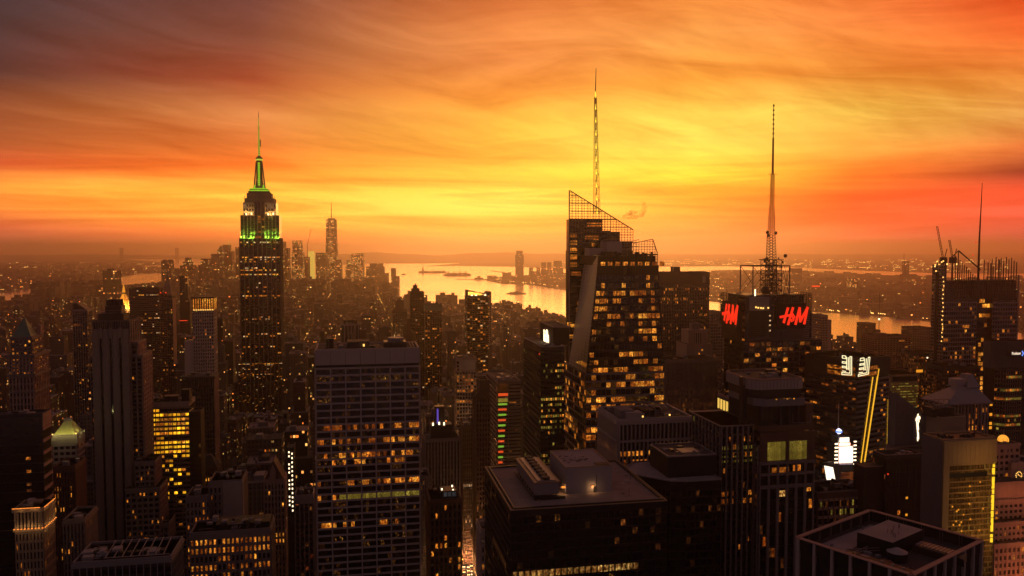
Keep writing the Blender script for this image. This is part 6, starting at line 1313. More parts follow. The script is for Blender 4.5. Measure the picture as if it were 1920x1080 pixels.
# crane mast by the river with a lamp
r = empty('antenna_mast', (xw(2200, 60, 1648), 2200, 0), 0, 'thin lattice mast with a white lamp standing before the orange river', 'mast')
m = MB()
for q in range(20): z0, z1 = hz(2200, 640-(640-548)*q/20), hz(2200, 640-(640-548)*(q+1)/20); m.bar((0, 0, max(0, z0)), (0, 0, z1), .9)
m.bar((0, 0, 0), (0, 0, hz(2200, 548)), 1.0); m.build('mast', M['metal_dark'], r); m = MB(); m.box(-1.8, 1.8, -1.8, 1.8, hz(2200, 600), hz(2200, 597)); m.build('lamp', M['light_white'], r)
# ---------------------------------------------------------------- near roof at the bottom right
zr = 168.0; A_, B_, C_ = [ground(x, y, zr) for x, y in ((1497, 1009), (1690, 974), (1910, 1034))]
e1 = (B_-A_); e2 = (C_-B_); L1 = e1.length; L2 = e2.length
th2 = math.atan2(e2.y, e2.x)
D4 = A_+e2
# frame: origin A, x along A->D (parallel to B->C), y along A->B
r = empty('office_tower', (A_.x, A_.y, 0), th2, 'near tower with white ribs and a sunken plant roof in the bottom right corner', 'skyscraper')
th2c, th2s = math.cos(th2), math.sin(th2)
y1 = -e1.x*th2s+e1.y*th2c; x1s = e1.x*th2c+e1.y*th2s
b = Bld.__new__(Bld); b.root = r; b.mbs = {}; b.panes = []; b.rnd = random.Random(4); b.W = L2; b.D = y1; b.H = zr; b.Y = A_.y; b.X = A_.x; b.th = th2
HERO.append(([(A_.x, A_.y), (A_.x+L2*th2c, A_.y+L2*th2s), (A_.x+L2*th2c-y1*th2s, A_.y+L2*th2s+y1*th2c), (A_.x-y1*th2s, A_.y+y1*th2c)], 1497, 1915, 975, 1080, A_.y-30))
W_, D_, H_ = b.W, b.D, zr; F = b.faces()
b.core(z1=H_-4, mat='black', top='roof_dark')
for k in 'FRLB':
    Fk = F[k]; n = max(3, round(Fk.L/7.2))
    for i in range(n+1): u = min(max(Fk.L*i/n, .5), Fk.L-.5); b.slab('rib', 'panel_grey', Fk, u-.5, u+.5, 0, H_+.1, 0, 1.1)
    b.slab('parapet_wall', 'black', Fk, 0, Fk.L, H_-4.5, H_, -.6, .3); b.slab('coping', 'stone_pink', Fk, -.3, Fk.L+.3, H_+.1, H_+.45, -.7, 1.2)
    b.grid(Fk, 0, H_-5, n*2, 40, None, (.9, .1, 'black'), litfn(b.rnd, .06, ('lit_dim',)))
def rq(x, y, z):
    p = ground(x, y, z); dx, dy = p.x-A_.x, p.y-A_.y; return dx*th2c+dy*th2s, -dx*th2s+dy*th2c
za = H_-4
P1, P2, P3 = rq(1653, 1025, za), rq(1606, 1003, za+5), rq(1745, 990, za+5)
bx0, by0 = rq(1606, 1014, za+5)
corner = rq(1653, 1024, za+5); left = rq(1606, 1004, za+5); right = rq(1745, 1003, za+5)
xa, xb = min(corner[0], left[0], right[0]), max(corner[0], left[0], right[0]); ya, yb = min(corner[1], left[1], right[1]), max(corner[1], left[1], right[1])
b.box('penthouse', 'black', W_*.30, W_*.62, D_*.36, D_*.80, za, za+6, 'roof_grey'); b.box('roof_membrane', 'roof_grey', 3, W_*.29, D_*.2, D_*.9, za, za+.15)
b.cyl('cooling_tower', 'metal_dark', W_*.66, D_*.36, 3.6, za, za+3.2, 3.6, 20); b.cyl('cooling_tower', 'panel_plain', W_*.66, D_*.36, 3.7, za+3.2, za+4.8, .2, 20)
for q in range(12): b.box('cooling_unit', 'panel_tan' if q % 2 else 'metal_grey', W_*.66+q*1.4, W_*.66+q*1.4+1.0, D_*.62, D_*.72, za, za+3)
b.box('cooling_unit', 'metal_dark', W_*.64, W_*.66+18, D_*.60, D_*.61, za, za+2.6); b.box('duct', 'metal_dark', W_*.40, W_*.95, D_*.14, D_*.18, za, za+2)
for q in range(4):
    x, y = W_*(.62+.09*q), D_*.08; b.cyl('fan', 'black', x, y+1.5, 2.2, za, za+2.6, 2.0, 14); b.prism('vent_hood', 'panel_plain', [(x+2.6, y), (x+3.6, y), (x+3.6, y+3), (x+2.6, y+3)], za, za+3.4, top=[(x+2.8, y+1.2), (x+3.4, y+1.2), (x+3.4, y+1.8), (x+2.8, y+1.8)])
for q in range(9): x, y = W_*b.rnd.uniform(.42, .60), D_*b.rnd.uniform(.45, .75); b.bar('roof_pipe', 'black', (x, y, za+6), (x, y, za+7.6), .1)
for s_ in (0, 1): b.bar('roof_frame', 'stone_mid', (W_*.36, D_*.12, za+2+s_), (W_*.52, D_*.34, za+2+s_), .15); b.bar('roof_frame', 'stone_mid', (W_*.44, D_*.06, za+2+s_), (W_*.44, D_*.3, za+2+s_), .15)
b.clutter(20, W_*.35, W_*.93, D_*.05, D_*.3, za, .7); b.clutter(7, 3, W_*.28, D_*.2, D_*.85, za+.15, .4); b.finish()
# ================================================================ far towers, bridge and islands
for nm, c, lit, st in (('far_brown', (.10, .075, .065), .10, 2.2), ('far_stone', (.16, .12, .10), .12, 2.2), ('far_glass', (.05, .05, .055), .16, 2.6)): facade(nm, c, 9, 8, .6, .5, lit, st, .05)
facade('far_bright', (.10, .08, .06), 7, 6, .6, .55, .34, 2.1, .15)
def ftower(name, label, x0, x1, yt, Yd, mat='far_brown', D=45, tiers=(), cat='skyscraper', group=None, extra=None, th=TH, shape=None, yb=522):
    """hazy tower; tiers are further blocks (x0, x1, ytop) of the same building"""
    z = hz(Yd, yt); X0, X1 = xw(Yd, z, x0), xw(Yd, z, x1); r = empty(name, (X0, Yd, 0), 0, label, cat, group); w = X1-X0
    HERO.append(([(X0, Yd), (X1, Yd), (X1, Yd+D), (X0, Yd+D)], x0, x1, yt, yb, Yd))
    b = MB(); uo = (hash_(label) % 97)*9.0
    if shape: b.prism([(0, 0), (w, 0), (w, D), (0, D)], 0, z, 0, 1, top=shape(w, D), uo=(uo, 0))
    else: b.box(0, w, 0, D, 0, z, 0, 1, uo=(uo, 0))
    o = b.build('wall', [M[mat], M['roof_dark']], r)
    for i, (a, c, y) in enumerate(tiers):
        t = MB(); zt = hz(Yd, y); ua, uc = xw(Yd, zt, a)-X0, xw(Yd, zt, c)-X0
        if zt > z: t.box(ua, uc, 4, D-4, z+.01, zt, 0, 1, uo=(uo, 0))
        else: t.box(ua, uc, -6, D-6.01, 0, zt, 0, 1, uo=(uo+30, 0))
        t.build('setback', [M[mat], M['roof_dark']], r)
    if extra: extra(r, X0, w, z, Yd)
    return r
def zf(Yd, y): return hz(Yd, y)
def roofprism(mat, x, w, z0, z1, D, a=.45, c=.55):
    def f(r, X0, W_, z, Yd):
        b = MB(); u = W_*x; b.prism([(u, 4), (u+W_*w, 4), (u+W_*w, D-4), (u, D-4)], zf(Yd, z0), zf(Yd, z1), top=[(u+W_*w*a, D*.45), (u+W_*w*c, D*.45), (u+W_*w*c, D*.55), (u+W_*w*a, D*.55)]); b.build('spire', M[mat], r)
    return f
# the tallest downtown tower: a square shaft that turns to an octagon, with its mast
Yd = 5700; z1 = hz(Yd, 411); z0 = hz(Yd, 500); X0, X1 = xw(Yd, z1, 608), xw(Yd, z1, 630); w = X1-X0
r = empty('skyscraper', (X0, Yd, 0), 0, 'tallest hazy downtown tower with tapering facets and a needle mast', 'skyscraper')
b = MB(); b.box(0, w, 0, w, 0, 60); c_ = w/2
Bq = [(0, 0), (w, 0), (w, w), (0, w)]; Tq = [(c_, 4), (w-4, c_), (c_, w-4), (4, c_)]
for i in range(4):
    a0, a1 = Bq[i], Bq[(i+1) % 4]; t0, t1 = Tq[i], Tq[(i+1) % 4]
    b.poly([a0+(60,), a1+(60,), t0+(z1,)], 0, [(0, 60), (w, 60), (w/2, z1)]); b.poly([a1+(60,), t1+(z1,), t0+(z1,)], 1, [(0, 60), (20, z1), (-20, z1)])
b.poly([q+(z1,) for q in Tq], 2); b.build('wall', [M['far_bright'], M['far_glass'], M['roof_dark']], r)
b = MB(); b.cyl(c_, c_, 26, z1, z1+8, 16); b.bar((c_, c_, z1), (c_, c_, hz(Yd, 378)), 3.2, 0, 1.2, 8)
for q in range(6): b.cyl(c_, c_, 5, z1+20+q*17, z1+22+q*17, 8)
b.build('mast', M['metal_dark'], r); HERO.append(([(X0, Yd), (X1, Yd), (X1, Yd+w), (X0, Yd+w)], 608, 630, 411, 522, Yd))
ftower('skyscraper', 'rippled hazy tower with lit shoulders left of the tallest downtown tower', 548, 564, 451, 5200, 'far_bright', tiers=((547, 568, 473),))
ftower('skyscraper', 'dull hazy block between the rippled tower and the bright narrow glass one', 569, 578, 482, 5300)
def fcr(r, X0, W_, z, Yd):
    b = MB(); b.bar((-8, 10, z-60), (-8, 10, z+40), 2); b.bar((-8, 10, z+40), (18, 10, z+150), 1.6); b.build('crane', M['metal_dark'], r)
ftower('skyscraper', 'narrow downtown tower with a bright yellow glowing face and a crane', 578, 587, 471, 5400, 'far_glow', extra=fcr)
ftower('skyscraper', 'flat topped broad hazy tower just left of the tallest downtown tower', 592, 612, 474, 5600, 'far_glass', tiers=((598, 610, 482),))
ftower('skyscraper', 'round shouldered hazy block just right of the tallest downtown tower', 628, 640, 487, 5600, 'far_stone', tiers=((626, 641, 520),), shape=lambda w, D: [(3, 3), (w-3, 3), (w-3, D-3), (3, D-3)])
ftower('skyscraper', 'broad downtown block with a curved left shoulder and glowing upper floors', 663, 681, 475, 5500, 'far_bright', tiers=((657, 664, 476), (650, 659, 488), (648, 652, 500), (647, 690, 520)))
ftower('office_block', 'stepped domed hazy block right of the curved shoulder block', 693, 717, 494, 5600, 'far_stone', tiers=((687, 720, 500), (686, 728, 512), (686, 734, 530)), cat='skyscraper')
ftower('apartment_tower', 'slim waterfront tower in the haze with a lower step on its right', 733, 741, 503, 5200, 'far_brown', tiers=((741, 748, 518),))
ftower('skyscraper', 'hazy tower tucked against the right flank of the green lit tower', 527, 533, 453, 4900, 'far_brown', tiers=((532, 541, 465), (528, 543, 500)))
ftower('skyscraper', 'hazy pointed pyramid topped tower left of the green lit tower', 407, 417, 469, 5000, 'far_stone', tiers=((396, 412, 476),), extra=roofprism('far_stone', .1, .8, 469, 460, 45))
ftower('skyscraper', 'tall flat topped hazy tower next to the pointed one', 417, 429, 459, 5100, 'far_brown', tiers=((428, 436, 470),))
ftower('skyscraper', 'hazy tower touching the left flank of the green lit tower', 441, 449, 463, 5000, 'far_brown')
ftower('skyscraper', 'twin peaked pale hazy slab far left of the downtown cluster', 302, 320, 489, 4600, 'far_brown', tiers=((304, 308, 487), (314, 319, 487)))
ftower('skyscraper', 'stepped hazy tower with a rounded crown right of the twin peaked pale slab', 343, 357, 491, 4800, 'far_stone', tiers=((346, 354, 483), (338, 360, 498), (326, 363, 503)))
ftower('skyscraper', 'low broad hazy tower left of the pyramid topped one', 376, 390, 485, 4900, 'far_brown', tiers=((372, 396, 497),))
ftower('apartment_block', 'tall housing block standing alone near the left river bank', 192, 219, 508, 3500, 'far_brown', D=40, tiers=((199, 207, 504),), cat='apartment block', yb=545)
# Jersey shore
ftower('skyscraper', 'single tall hazy tower with a tapered crown across the harbour', 966, 982, 478, 6700, 'far_brown', tiers=((968, 980, 470),), yb=528)
for (x0, x1, y, lab) in ((992, 1000, 502, 'small hazy rounded tower right of the single tall harbour tower'), (1006, 1013, 502, 'small hazy square tower, second to the right of the single tall harbour tower'), (1015, 1024, 492, 'slim hazy tower, left one of the flat topped pair across the harbour'),
                         (1026, 1034, 492, 'slim hazy tower, right one of the flat topped pair across the harbour'), (1038, 1054, 489, 'broad hazy stepped tower nearest the faceted glass tower across the harbour')):
    ftower('apartment_tower', lab, x0, x1, y, 6600, 'far_brown', tiers=((x0-1, x1+2, y+14),) if x1 > 1020 else (), cat='apartment tower', group='towers across the harbour', yb=528)
ftower('office_block', 'long low hazy block on the far harbour shore', 1000, 1056, 515, 6500, 'far_stone', cat='office block', yb=528)
ftower('apartment_tower', 'dark hazy tower with a thin mast on the far right shore', 1695, 1705, 490, 6200, 'far_brown', D=30, tiers=((1690, 1718, 514),), cat='apartment tower', yb=525, extra=lambda r, X0, W_, z, Yd: (lambda b: (b.bar((4, 10, z), (4, 10, z+60), 1.5), b.build('mast', M['metal_dark'], r)))(MB()))
ftower('apartment_block', 'square hazy block standing alone on the far right bank', 1713, 1728, 555, 3700, 'far_brown', D=30, cat='apartment block', yb=580)
ftower('apartment_block', 'wide hazy block in the middle of the far bank', 1593, 1612, 522, 5000, 'far_brown', D=40, cat='apartment block', yb=545)
ftower('warehouse', 'low block with a red glowing sign behind the antenna tower', 1522, 1537, 538, 4400, 'far_brown', D=40, cat='warehouse', yb=550, extra=lambda r, X0, W_, z, Yd: (lambda b: (b.box(0, W_, -2, -.5, z, z+8), b.build('sign_glow', M['light_red'], r)))(MB()))
ftower('apartment_block', 'pair of joined hazy blocks on the bank right behind the roof gantry', 1482, 1504, 503, 6000, 'far_brown', D=40, cat='apartment block', yb=520)
# suspension bridge
YB = 17600
def tow(x, lab=None): return xw(YB, 100, x)
r = empty('suspension_bridge', (tow(280), YB, 0), 0, 'faint suspension bridge with two towers on the left horizon', 'bridge')
xa, xb = tow(228)-tow(280), tow(332)-tow(280)
for x in (xa, xb):
    b = MB(); zt = hz(YB, 465)
    for d in (-22, 22): b.box(x+d-9, x+d+9, -20, 20, 0, zt)
    for z in (zt-12, zt-90, hz(YB, 483)): b.box(x-22, x+22, -14, 14, z, z+14)
    b.build('tower', M['stone_dark'], r)
zd = hz(YB, 482.6); b = MB(); n = 30; ext = 900
P_ = [(-1, xa-ext), (0, xa), (1, xb), (2, xb+ext*1.2)]
def deck(x): return zd+26*math.cos(x/(xb-xa)*math.pi) if xa < x < xb else zd-8
xs = [xa-ext+(xb+ext*1.4-xa+ext)*i/60 for i in range(61)]
for i in range(60): b.bar((xs[i], 0, deck(xs[i])), (xs[i+1], 0, deck(xs[i+1])), 6)
b.build('deck', M['stone_dark'], r); b = MB(); zt = hz(YB, 465)
for i in range(n):
    f = lambda t: (xa+(xb-xa)*t, 0, zd+30+(zt-zd-30)*(2*t-1)**2); b.bar(f(i/n), f((i+1)/n), 2.2)
b.bar((xa, 0, zt), (xa-ext, 0, zd), 2.2); b.bar((xb, 0, zt), (xb+ext, 0, zd), 2.2); b.build('cable', M['stone_dark'], r)
# islands in the bay
def isle(x0, x1, y, wig, seed, name='island_ground', h=5):
    rnd = random.Random(seed); a = ground(x0, y); e = ground(x1, y); n = 26; c = (a+e)/2; rx = (e-a).length/2; ry = rx*wig
    b = MB(); b.prism([(c.x+rx*math.cos(2*math.pi*i/n)*rnd.uniform(.88, 1.04), c.y+ry*math.sin(2*math.pi*i/n)*rnd.uniform(.85, 1.1)) for i in range(n)], -.5, h); tag(b.build(name, M['land']), kind='structure')
    b = MB()
    for q in range(60):
        x, y_ = c.x+rx*rnd.uniform(-.8, .8), c.y+ry*rnd.uniform(-.6, .6); b.sphere(x, y_, h+5, rnd.uniform(12, 26), n=6, k=4, sz=.55)
    tag(b.build('island_trees', M['hill']), kind='stuff'); return c, rx, ry
c, rx, ry = isle(782, 838, 511.5, .5, 2)
p = ground(793, 511.5); r = empty('statue', (p.x, p.y, 5), 0, 'tiny faint statue on a tall pedestal on the left island in the bay', 'statue')
b = MB(); b.prism([(-24, -24), (24, -24), (24, 24), (-24, 24)], 0, 14, top=[(-20, -20), (20, -20), (20, 20), (-20, 20)]); b.prism([(-12, -12), (12, -12), (12, 12), (-12, 12)], 14, 46, top=[(-9, -9), (9, -9), (9, 9), (-9, 9)]); b.build('pedestal', M['stone_mid'], r)
b = MB(); b.cyl(0, 0, 6.5, 46, 66, 10, r1=4.6); b.cyl(0, 0, 4.6, 66, 78, 10, r1=4.0); b.sphere(0, 0, 81, 2.8); b.bar((3.5, 0, 76), (6, 0, 92), 1.4); b.bar((6, 0, 92), (6, 0, 96), 1.8); b.build('figure', M['copper_green'], r)
c, rx, ry = isle(829, 886, 516.5, .45, 4)
b = MB(); r = empty('island_hall', (c.x, c.y-30, 5), 0, 'low hall with turrets on the right island in the bay', 'building')
b.box(-110, 110, -20, 20, 0, 22); b.build('wall', M['far_stone'], r)
for x in (-90, -30, 30, 90): b = MB(); b.box(x-6, x+6, -26, -14, 0, 34); b.prism([(x-6, -26), (x+6, -26), (x+6, -14), (x-6, -14)], 34, 44, top=[(x-.5, -20.5), (x+.5, -20.5), (x+.5, -19.5), (x-.5, -19.5)]); b.build('turret', M['far_stone'], r)
def pier(pts, lab, wid=14, h=5, posts=True, nm='pier'):
    P = [ground(x, y) for x, y in pts]; r = empty(nm, (P[0].x, P[0].y, 0), 0, lab, 'pier'); b = MB()
    for a, c in zip(P, P[1:]):
        a2, c2 = a-P[0], c-P[0]; d = (c2-a2).normalized(); nn_ = Vector((-d.y, d.x, 0))*wid; q = [a2-nn_, c2-nn_, c2+nn_, a2+nn_]; b.prism([(v.x, v.y) for v in q], 2, h)
    b.build('deck', M['land'], r)
    if posts:
        b = MB()
        for a, c in zip(P, P[1:]):
            a2, c2 = a-P[0], c-P[0]; n = max(2, int((c2-a2).length/70))
            for i in range(n): v = a2.lerp(c2, i/n); b.bar((v.x, v.y, -1), (v.x, v.y, 2), 4)
        b.build('pile', M['stone_dark'], r)
pier([(857, 524), (890, 524.5), (925, 525.5), (975, 524)], 'long low jetty with a hut in the middle of the bay', 16)
b = MB(); p = ground(898, 524.5); b.box(-40, 40, -20, 20, 3, 18); b.box(-14, 14, -10, 10, 18, 34); b.build('hut', M['far_brown']).location = p; o = bpy.context.scene.collection.objects[-1]
tag(o, 'small dark hut on the long jetty in the bay', 'hut')
pier([(922, 508), (945, 511), (958, 516), (962, 521)], 'curved causeway of lamps running out from the far shore', 10)
for i, (x, y, L, lab) in enumerate(((968, 551, 60, 'low dark ferry on the bright water right of centre'), (757, 515, 26, 'tiny boat on the bay right of the downtown towers'), (1352, 563, 46, 'barge by the far bank beside the wide dark slab'))):
    p = ground(x, y); r = empty('ferry', (p.x, p.y, 0), .2*i, lab, 'boat'); b = MB(); b.prism([(-L, -7), (L*.8, -7), (L, 0), (L*.8, 7), (-L, 7)], -.3, 5); b.build('hull', M['metal_dark'], r); b = MB(); b.box(-L*.7, L*.5, -5, 5, 5, 11); b.box(-L*.2, L*.2, -3, 3, 11, 15); b.build('cabin', M['stone_mid'], r)
# ================================================================ small near buildings at the bottom of the picture
plain('office_block', 'dark glass block with a row of open roof frames at the bottom left edge', 136, 321, 1060, 330, 24, 1080, ('metal_grey', 'metal_dark'), nb=14, p=.0, pier=(.4, .3), band=(1.4, .2), cat='office block',
      extra=lambda b: ([b.bar('roof_frame', 'stone_light', (b.W*(.32+.085*q), 1, b.H+1.8), (b.W*(.30+.085*q), 20, b.H+2.6), .22) for q in range(8)], [b.cyl('fan', 'black', b.W*(.36+.085*q), 8, 1.5, b.H, b.H+1.6) for q in range(7)],
                       b.bar('roof_frame', 'stone_light', (b.W*.3, 1, b.H+1.8), (b.W*.98, 1, b.H+1.8), .2), b.clutter(18, 1, b.W*.3, 2, 20, b.H, .9)))
plain('office_block', 'long brown block with a bright amber top floor and rows of lit windows', 356, 507, 1003, 420, 20, 1080, ('stone_mid', 'stone_mid'), nb=18, fh=4.6, p=.45, rows={0: .9, 1: .95, 2: .45, 3: .7, 4: .5}, pier=(1.0, .5), band=(1.7, .4), mats=('lit_bright', 'lit_warm'), cat='office block',
      extra=lambda b: (b.box('penthouse', 'black', b.W*.3, b.W*.98, 5, 18, b.H, b.H+3), [b.bar('roof_frame', 'stone_light', (b.W*(.5+.1*q), 3, b.H+1), (b.W*(.55+.1*q), 12, b.H+4), .25) for q in range(4)], b.clutter(16, 2, b.W-3, 2, 17, b.H+3, .8)))
plain('office_block', 'grey brown stepped block with a tall flagpole and lit windows, lower left', 349, 392, 934, 470, 20, 1080, ('stone_mid', 'stone_mid'), nb=6, fh=4.4, p=.2, rows={2: .5, 5: .7, 7: .7, 8: .8}, pier=(1.1, .5), band=(1.6, .4), mats=('lit_warm', 'lit_bright'), cat='office block', extra=lambda b: b.bar('flagpole', 'stone_light', (b.W*.9, -1, b.H-40), (b.W*.9, -1, b.H+2), .2))
plain('office_block', 'grey block with a large blank side wall and one column of small windows', 392, 454, 906, 478, 22, 1000, ('stone_mid', 'stone_mid'), nb=8, fh=4.4, p=.1, pier=(1.3, .5), band=(1.6, .4), cat='office block', extra=lambda b: (b.box('blank_wall', 'stone_light', b.W*.42, b.W+.6, -.9, 2, b.z(975), b.H+.4), [b.box('small_window', 'stone_light', b.W*.46, b.W*.5, -1.3, -.95, b.H-8-5*q, b.H-5.5-5*q) for q in range(7)]))
plain('office_block', 'brick and stone building with a pointed gothic gable and two lit floors', 495, 533, 902, 560, 18, 985, ('stone_pink', 'stone_mid'), nb=6, fh=4.4, p=.03, rows={8: .8, 9: .95}, pier=(1.2, .5), band=(1.5, .4), mats=('lit_bright', 'lit_warm'), cat='building',
      extra=lambda b: (b.prism('gable', 'brick', [(0, 0), (b.W, 0), (b.W, 16), (0, 16)], b.H, b.z(866), top=[(b.W*.42, 0), (b.W*.5, 0), (b.W*.5, 16), (b.W*.42, 16)]), b.box('dormer', 'stone_pink', b.W*.3, b.W*.58, -.8, 2, b.H, b.z(884)), b.prism('dormer', 'stone_pink', [(b.W*.3, -.8), (b.W*.58, -.8), (b.W*.58, 2), (b.W*.3, 2)], b.z(884), b.z(872), top=[(b.W*.43, -.5), (b.W*.45, -.5), (b.W*.45, 2), (b.W*.43, 2)])))
b = Bld('apartment_tower', 'black narrow tower with two columns of white stair lights', 538, 551, 842, 600, 16, 965); b.core(mat='black')
for q in range(14):
    b.lights('stair_light', 'light_white', b.faces()['F'], [(b.W*.28, b.z(848+q*7.6)), (b.W*.72, b.z(851+q*8.2))] if q % 4 != 2 else [(b.W*.72, b.z(851+q*8.2))], .9, 1.3)
b.parapet(mat='stone_dark'); b.finish()
plain('office_block', 'narrow red brick building with pale stone frame just left of the wide slab', 553, 587, 932, 540, 18, 1000, ('stone_light', 'brick'), nb=4, fh=4.2, p=.15, pier=(.9, .6), band=(1.6, .2), mats=('lit_red', 'lit_dim'), cat='building', extra=lambda b: b.box('cornice', 'stone_light', -.6, b.W+.6, -.9, 10, b.H-5, b.H-1.5))
plain('office_block', 'white edged narrow grey building beside the traffic at the bottom centre', 902, 924, 998, 400, 16, 1080, ('panel_grey', 'panel_grey'), nb=3, fh=4.4, p=.1, rows={4: .6}, pier=(1.2, .3), band=(1.8, .25), cat='office block', extra=lambda b: b.parapet(h=.5, t=.5, z=b.H+1.2, mat='stone_light'))
plain('office_block', 'dark hipped roof building with lit attic windows beside the gold lit block', 370, 407, 880, 640, 18, 905, ('brick', 'brick'), nb=8, fh=4.4, p=.05, rows={1: .95}, mats=('lit_bright',), cat='building', extra=lambda b: b.prism('roof', 'roof_dark', [(0, 0), (b.W, 0), (b.W, 16), (0, 16)], b.H+.01, b.z(858), top=[(b.W*.35, 6), (b.W*.65, 6), (b.W*.65, 10), (b.W*.35, 10)]))
plain('office_block', 'brown block with a few bright windows under the green pyramid roofed tower', 100, 140, 878, 480, 20, 960, ('brick', 'stone_dark'), nb=8, fh=4.2, p=.12, rows={2: .3, 5: .3}, pier=(1, .4), cat='building')
plain('office_block', 'pale flat roofed annexe right of the floodlit colonnade building', 118, 158, 978, 430, 22, 1050, ('stone_mid', 'stone_dark'), nb=6, fh=4.2, p=.14, cat='building')
# ================================================================ the plain city between the landmarks
FM = []
for i_, (nm, c, cw, ch, fw, fh, lit, st, fl) in enumerate((
    ('block_brown', (.06, .044, .04), 3.0, 3.6, .5, .55, .055, 1.3, .012), ('block_stone', (.105, .08, .072), 3.2, 3.8, .5, .5, .05, 1.3, .012), ('block_brick', (.075, .038, .03), 2.8, 3.4, .42, .5, .06, 1.3, .01),
    ('block_grey', (.07, .062, .066), 3.6, 3.9, .7, .5, .05, 1.2, .03), ('block_dark', (.035, .03, .032), 2.6, 3.9, .75, .6, .07, 1.3, .04), ('block_tan', (.12, .088, .07), 3.2, 3.5, .45, .5, .045, 1.3, .01))):
    facade(nm, c, cw, ch, fw, fh, lit, st, fl); FM.append(nm)
for i, nm in enumerate(('wide_brown', 'wide_stone', 'wide_dark')): facade(nm, ((.085, .065, .055), (.13, .10, .085), (.04, .033, .034))[i], 6, 6, .55, .5, .05, 2.6, .012)
facade('dist_brown', (.06, .045, .042), 14, 12, .5, .5, .03, 2.6, .01); facade('dist_stone', (.09, .068, .062), 16, 12, .5, .5, .03, 2.6, .01)
rnd = random.Random(77)
def inpoly(x, y, P):
    c = False; n = len(P)
    for i in range(n):
        x1, y1 = P[i]; x2, y2 = P[(i+1) % n]
        if (y1 > y) != (y2 > y) and x < (x2-x1)*(y-y1)/(y2-y1)+x1: c = not c
    return c
def interp(x, T):
    if x <= T[0][0]: return T[0][1]
    for (a, b), (c, d) in zip(T, T[1:]):
        if x <= c: return b+(d-b)*(x-a)/(c-a)
    return T[-1][1]
# highest row the plain city may reach at each column: the roofscape against river and sky
ENV = [(0, 520), (150, 528), (190, 520), (215, 540), (300, 530), (318, 512), (345, 500), (370, 497), (400, 486), (440, 478), (530, 500), (560, 506), (600, 502), (640, 512), (690, 516), (735, 532), (750, 541), (780, 543), (800, 539), (830, 541), (850, 551), (890, 559), (940, 563), (985, 566), (1000, 562), (1050, 572), (1130, 590), (1345, 606), (1360, 612), (1545, 606), (1560, 622), (1620, 630), (1650, 634), (1750, 632), (1920, 650)]
isl = LANDS['ground']
ctx, sn = math.cos(TH), math.sin(TH)
def w2g(x, y): return x*ctx+y*sn, -x*sn+y*ctx       # world -> street grid
def g2w(u, v): return u*ctx-v*sn, u*sn+v*ctx
AP0, AP1 = ground(889, 1080), ground(882, 925)
AD = (AP1-AP0).normalized(); AN = Vector((AD.y, -AD.x, 0)); AP0 = AP0-AD*(AP0.y-560)/AD.y; AANG = math.atan2(-AD.x, AD.y)
def a2w(u, v): p = AP0+AN*u+AD*v; return p.x, p.y
def w2a(x, y): d = Vector((x, y, 0))-AP0; return d.x*AN.x+d.y*AN.y, d.x*AD.x+d.y*AD.y
# avenues (grid u of their centre lines); the bright one is seen right of the wide slab
uav = w2g(*ground(893, 1010)[:2])[0]
AV = [uav+k*255 for k in range(-14, 16)]
HB = []
for foot, x0, x1, yt, yb, Yd in HERO:
    cx = sum(p[0] for p in foot)/4; cy_ = sum(p[1] for p in foot)/4; us = [w2g(*p)[0] for p in foot]; vs = [w2g(*p)[1] for p in foot]
    HB.append((min(us)-3, max(us)+3, min(vs)-3, max(vs)+3))
LOTS = []
def lot(u, v, w, d, h, kind):
    for a, b_, c, e in HB:
        if u < b_ and u+w > a and v < e and v+d > c: return
    x, y = g2w(u, v)
    if y < 340: return
    xx, yy = g2w(u+w/2, v+d/2)
    aa = [w2a(*g2w(*q)) for q in ((u, v), (u+w, v), (u+w, v+d), (u, v+d))]
    if yy < 1250 and min(q[0] for q in aa) < 17 and max(q[0] for q in aa) > -17: return
    P = [g2w(u, v), g2w(u+w, v), g2w(u+w, v+d), g2w(u, v+d)]
    if not all(inpoly(px, py, isl) for px, py in P): return
    cols = [proj((px, py, h))[0] for px, py in P]; xa, xb = min(cols), max(cols)
    if xb < -60 or xa > 1980: return
    lim = max(interp(q, ENV) for q in (xa, (xa+xb)/2, xb)) if False else min(540, 1080)
    lim = max(interp(xa, ENV), interp((xa+xb)/2, ENV), interp(xb, ENV))
    hid = False
    for foot, x0, x1, yt, yb, Yd in HERO:          # stay below what the photo shows of the landmarks behind
        if yy < Yd and xb > x0-1 and xa < x1+1 and yb > lim: lim = yb; hid = True
    near = max(p[1] for p in P) if hid else min(p[1] for p in P)
    zmax = hz(near, lim)-(6 if hid and near < 1500 else 0)
    h = min(h, zmax*rnd.uniform(.86, 1.0))
    if h < 7:
        if zmax < 3: return
        h = max(5, min(h, zmax))
    LOTS.append((u, v, w, d, h, kind, y))
v = 300.0
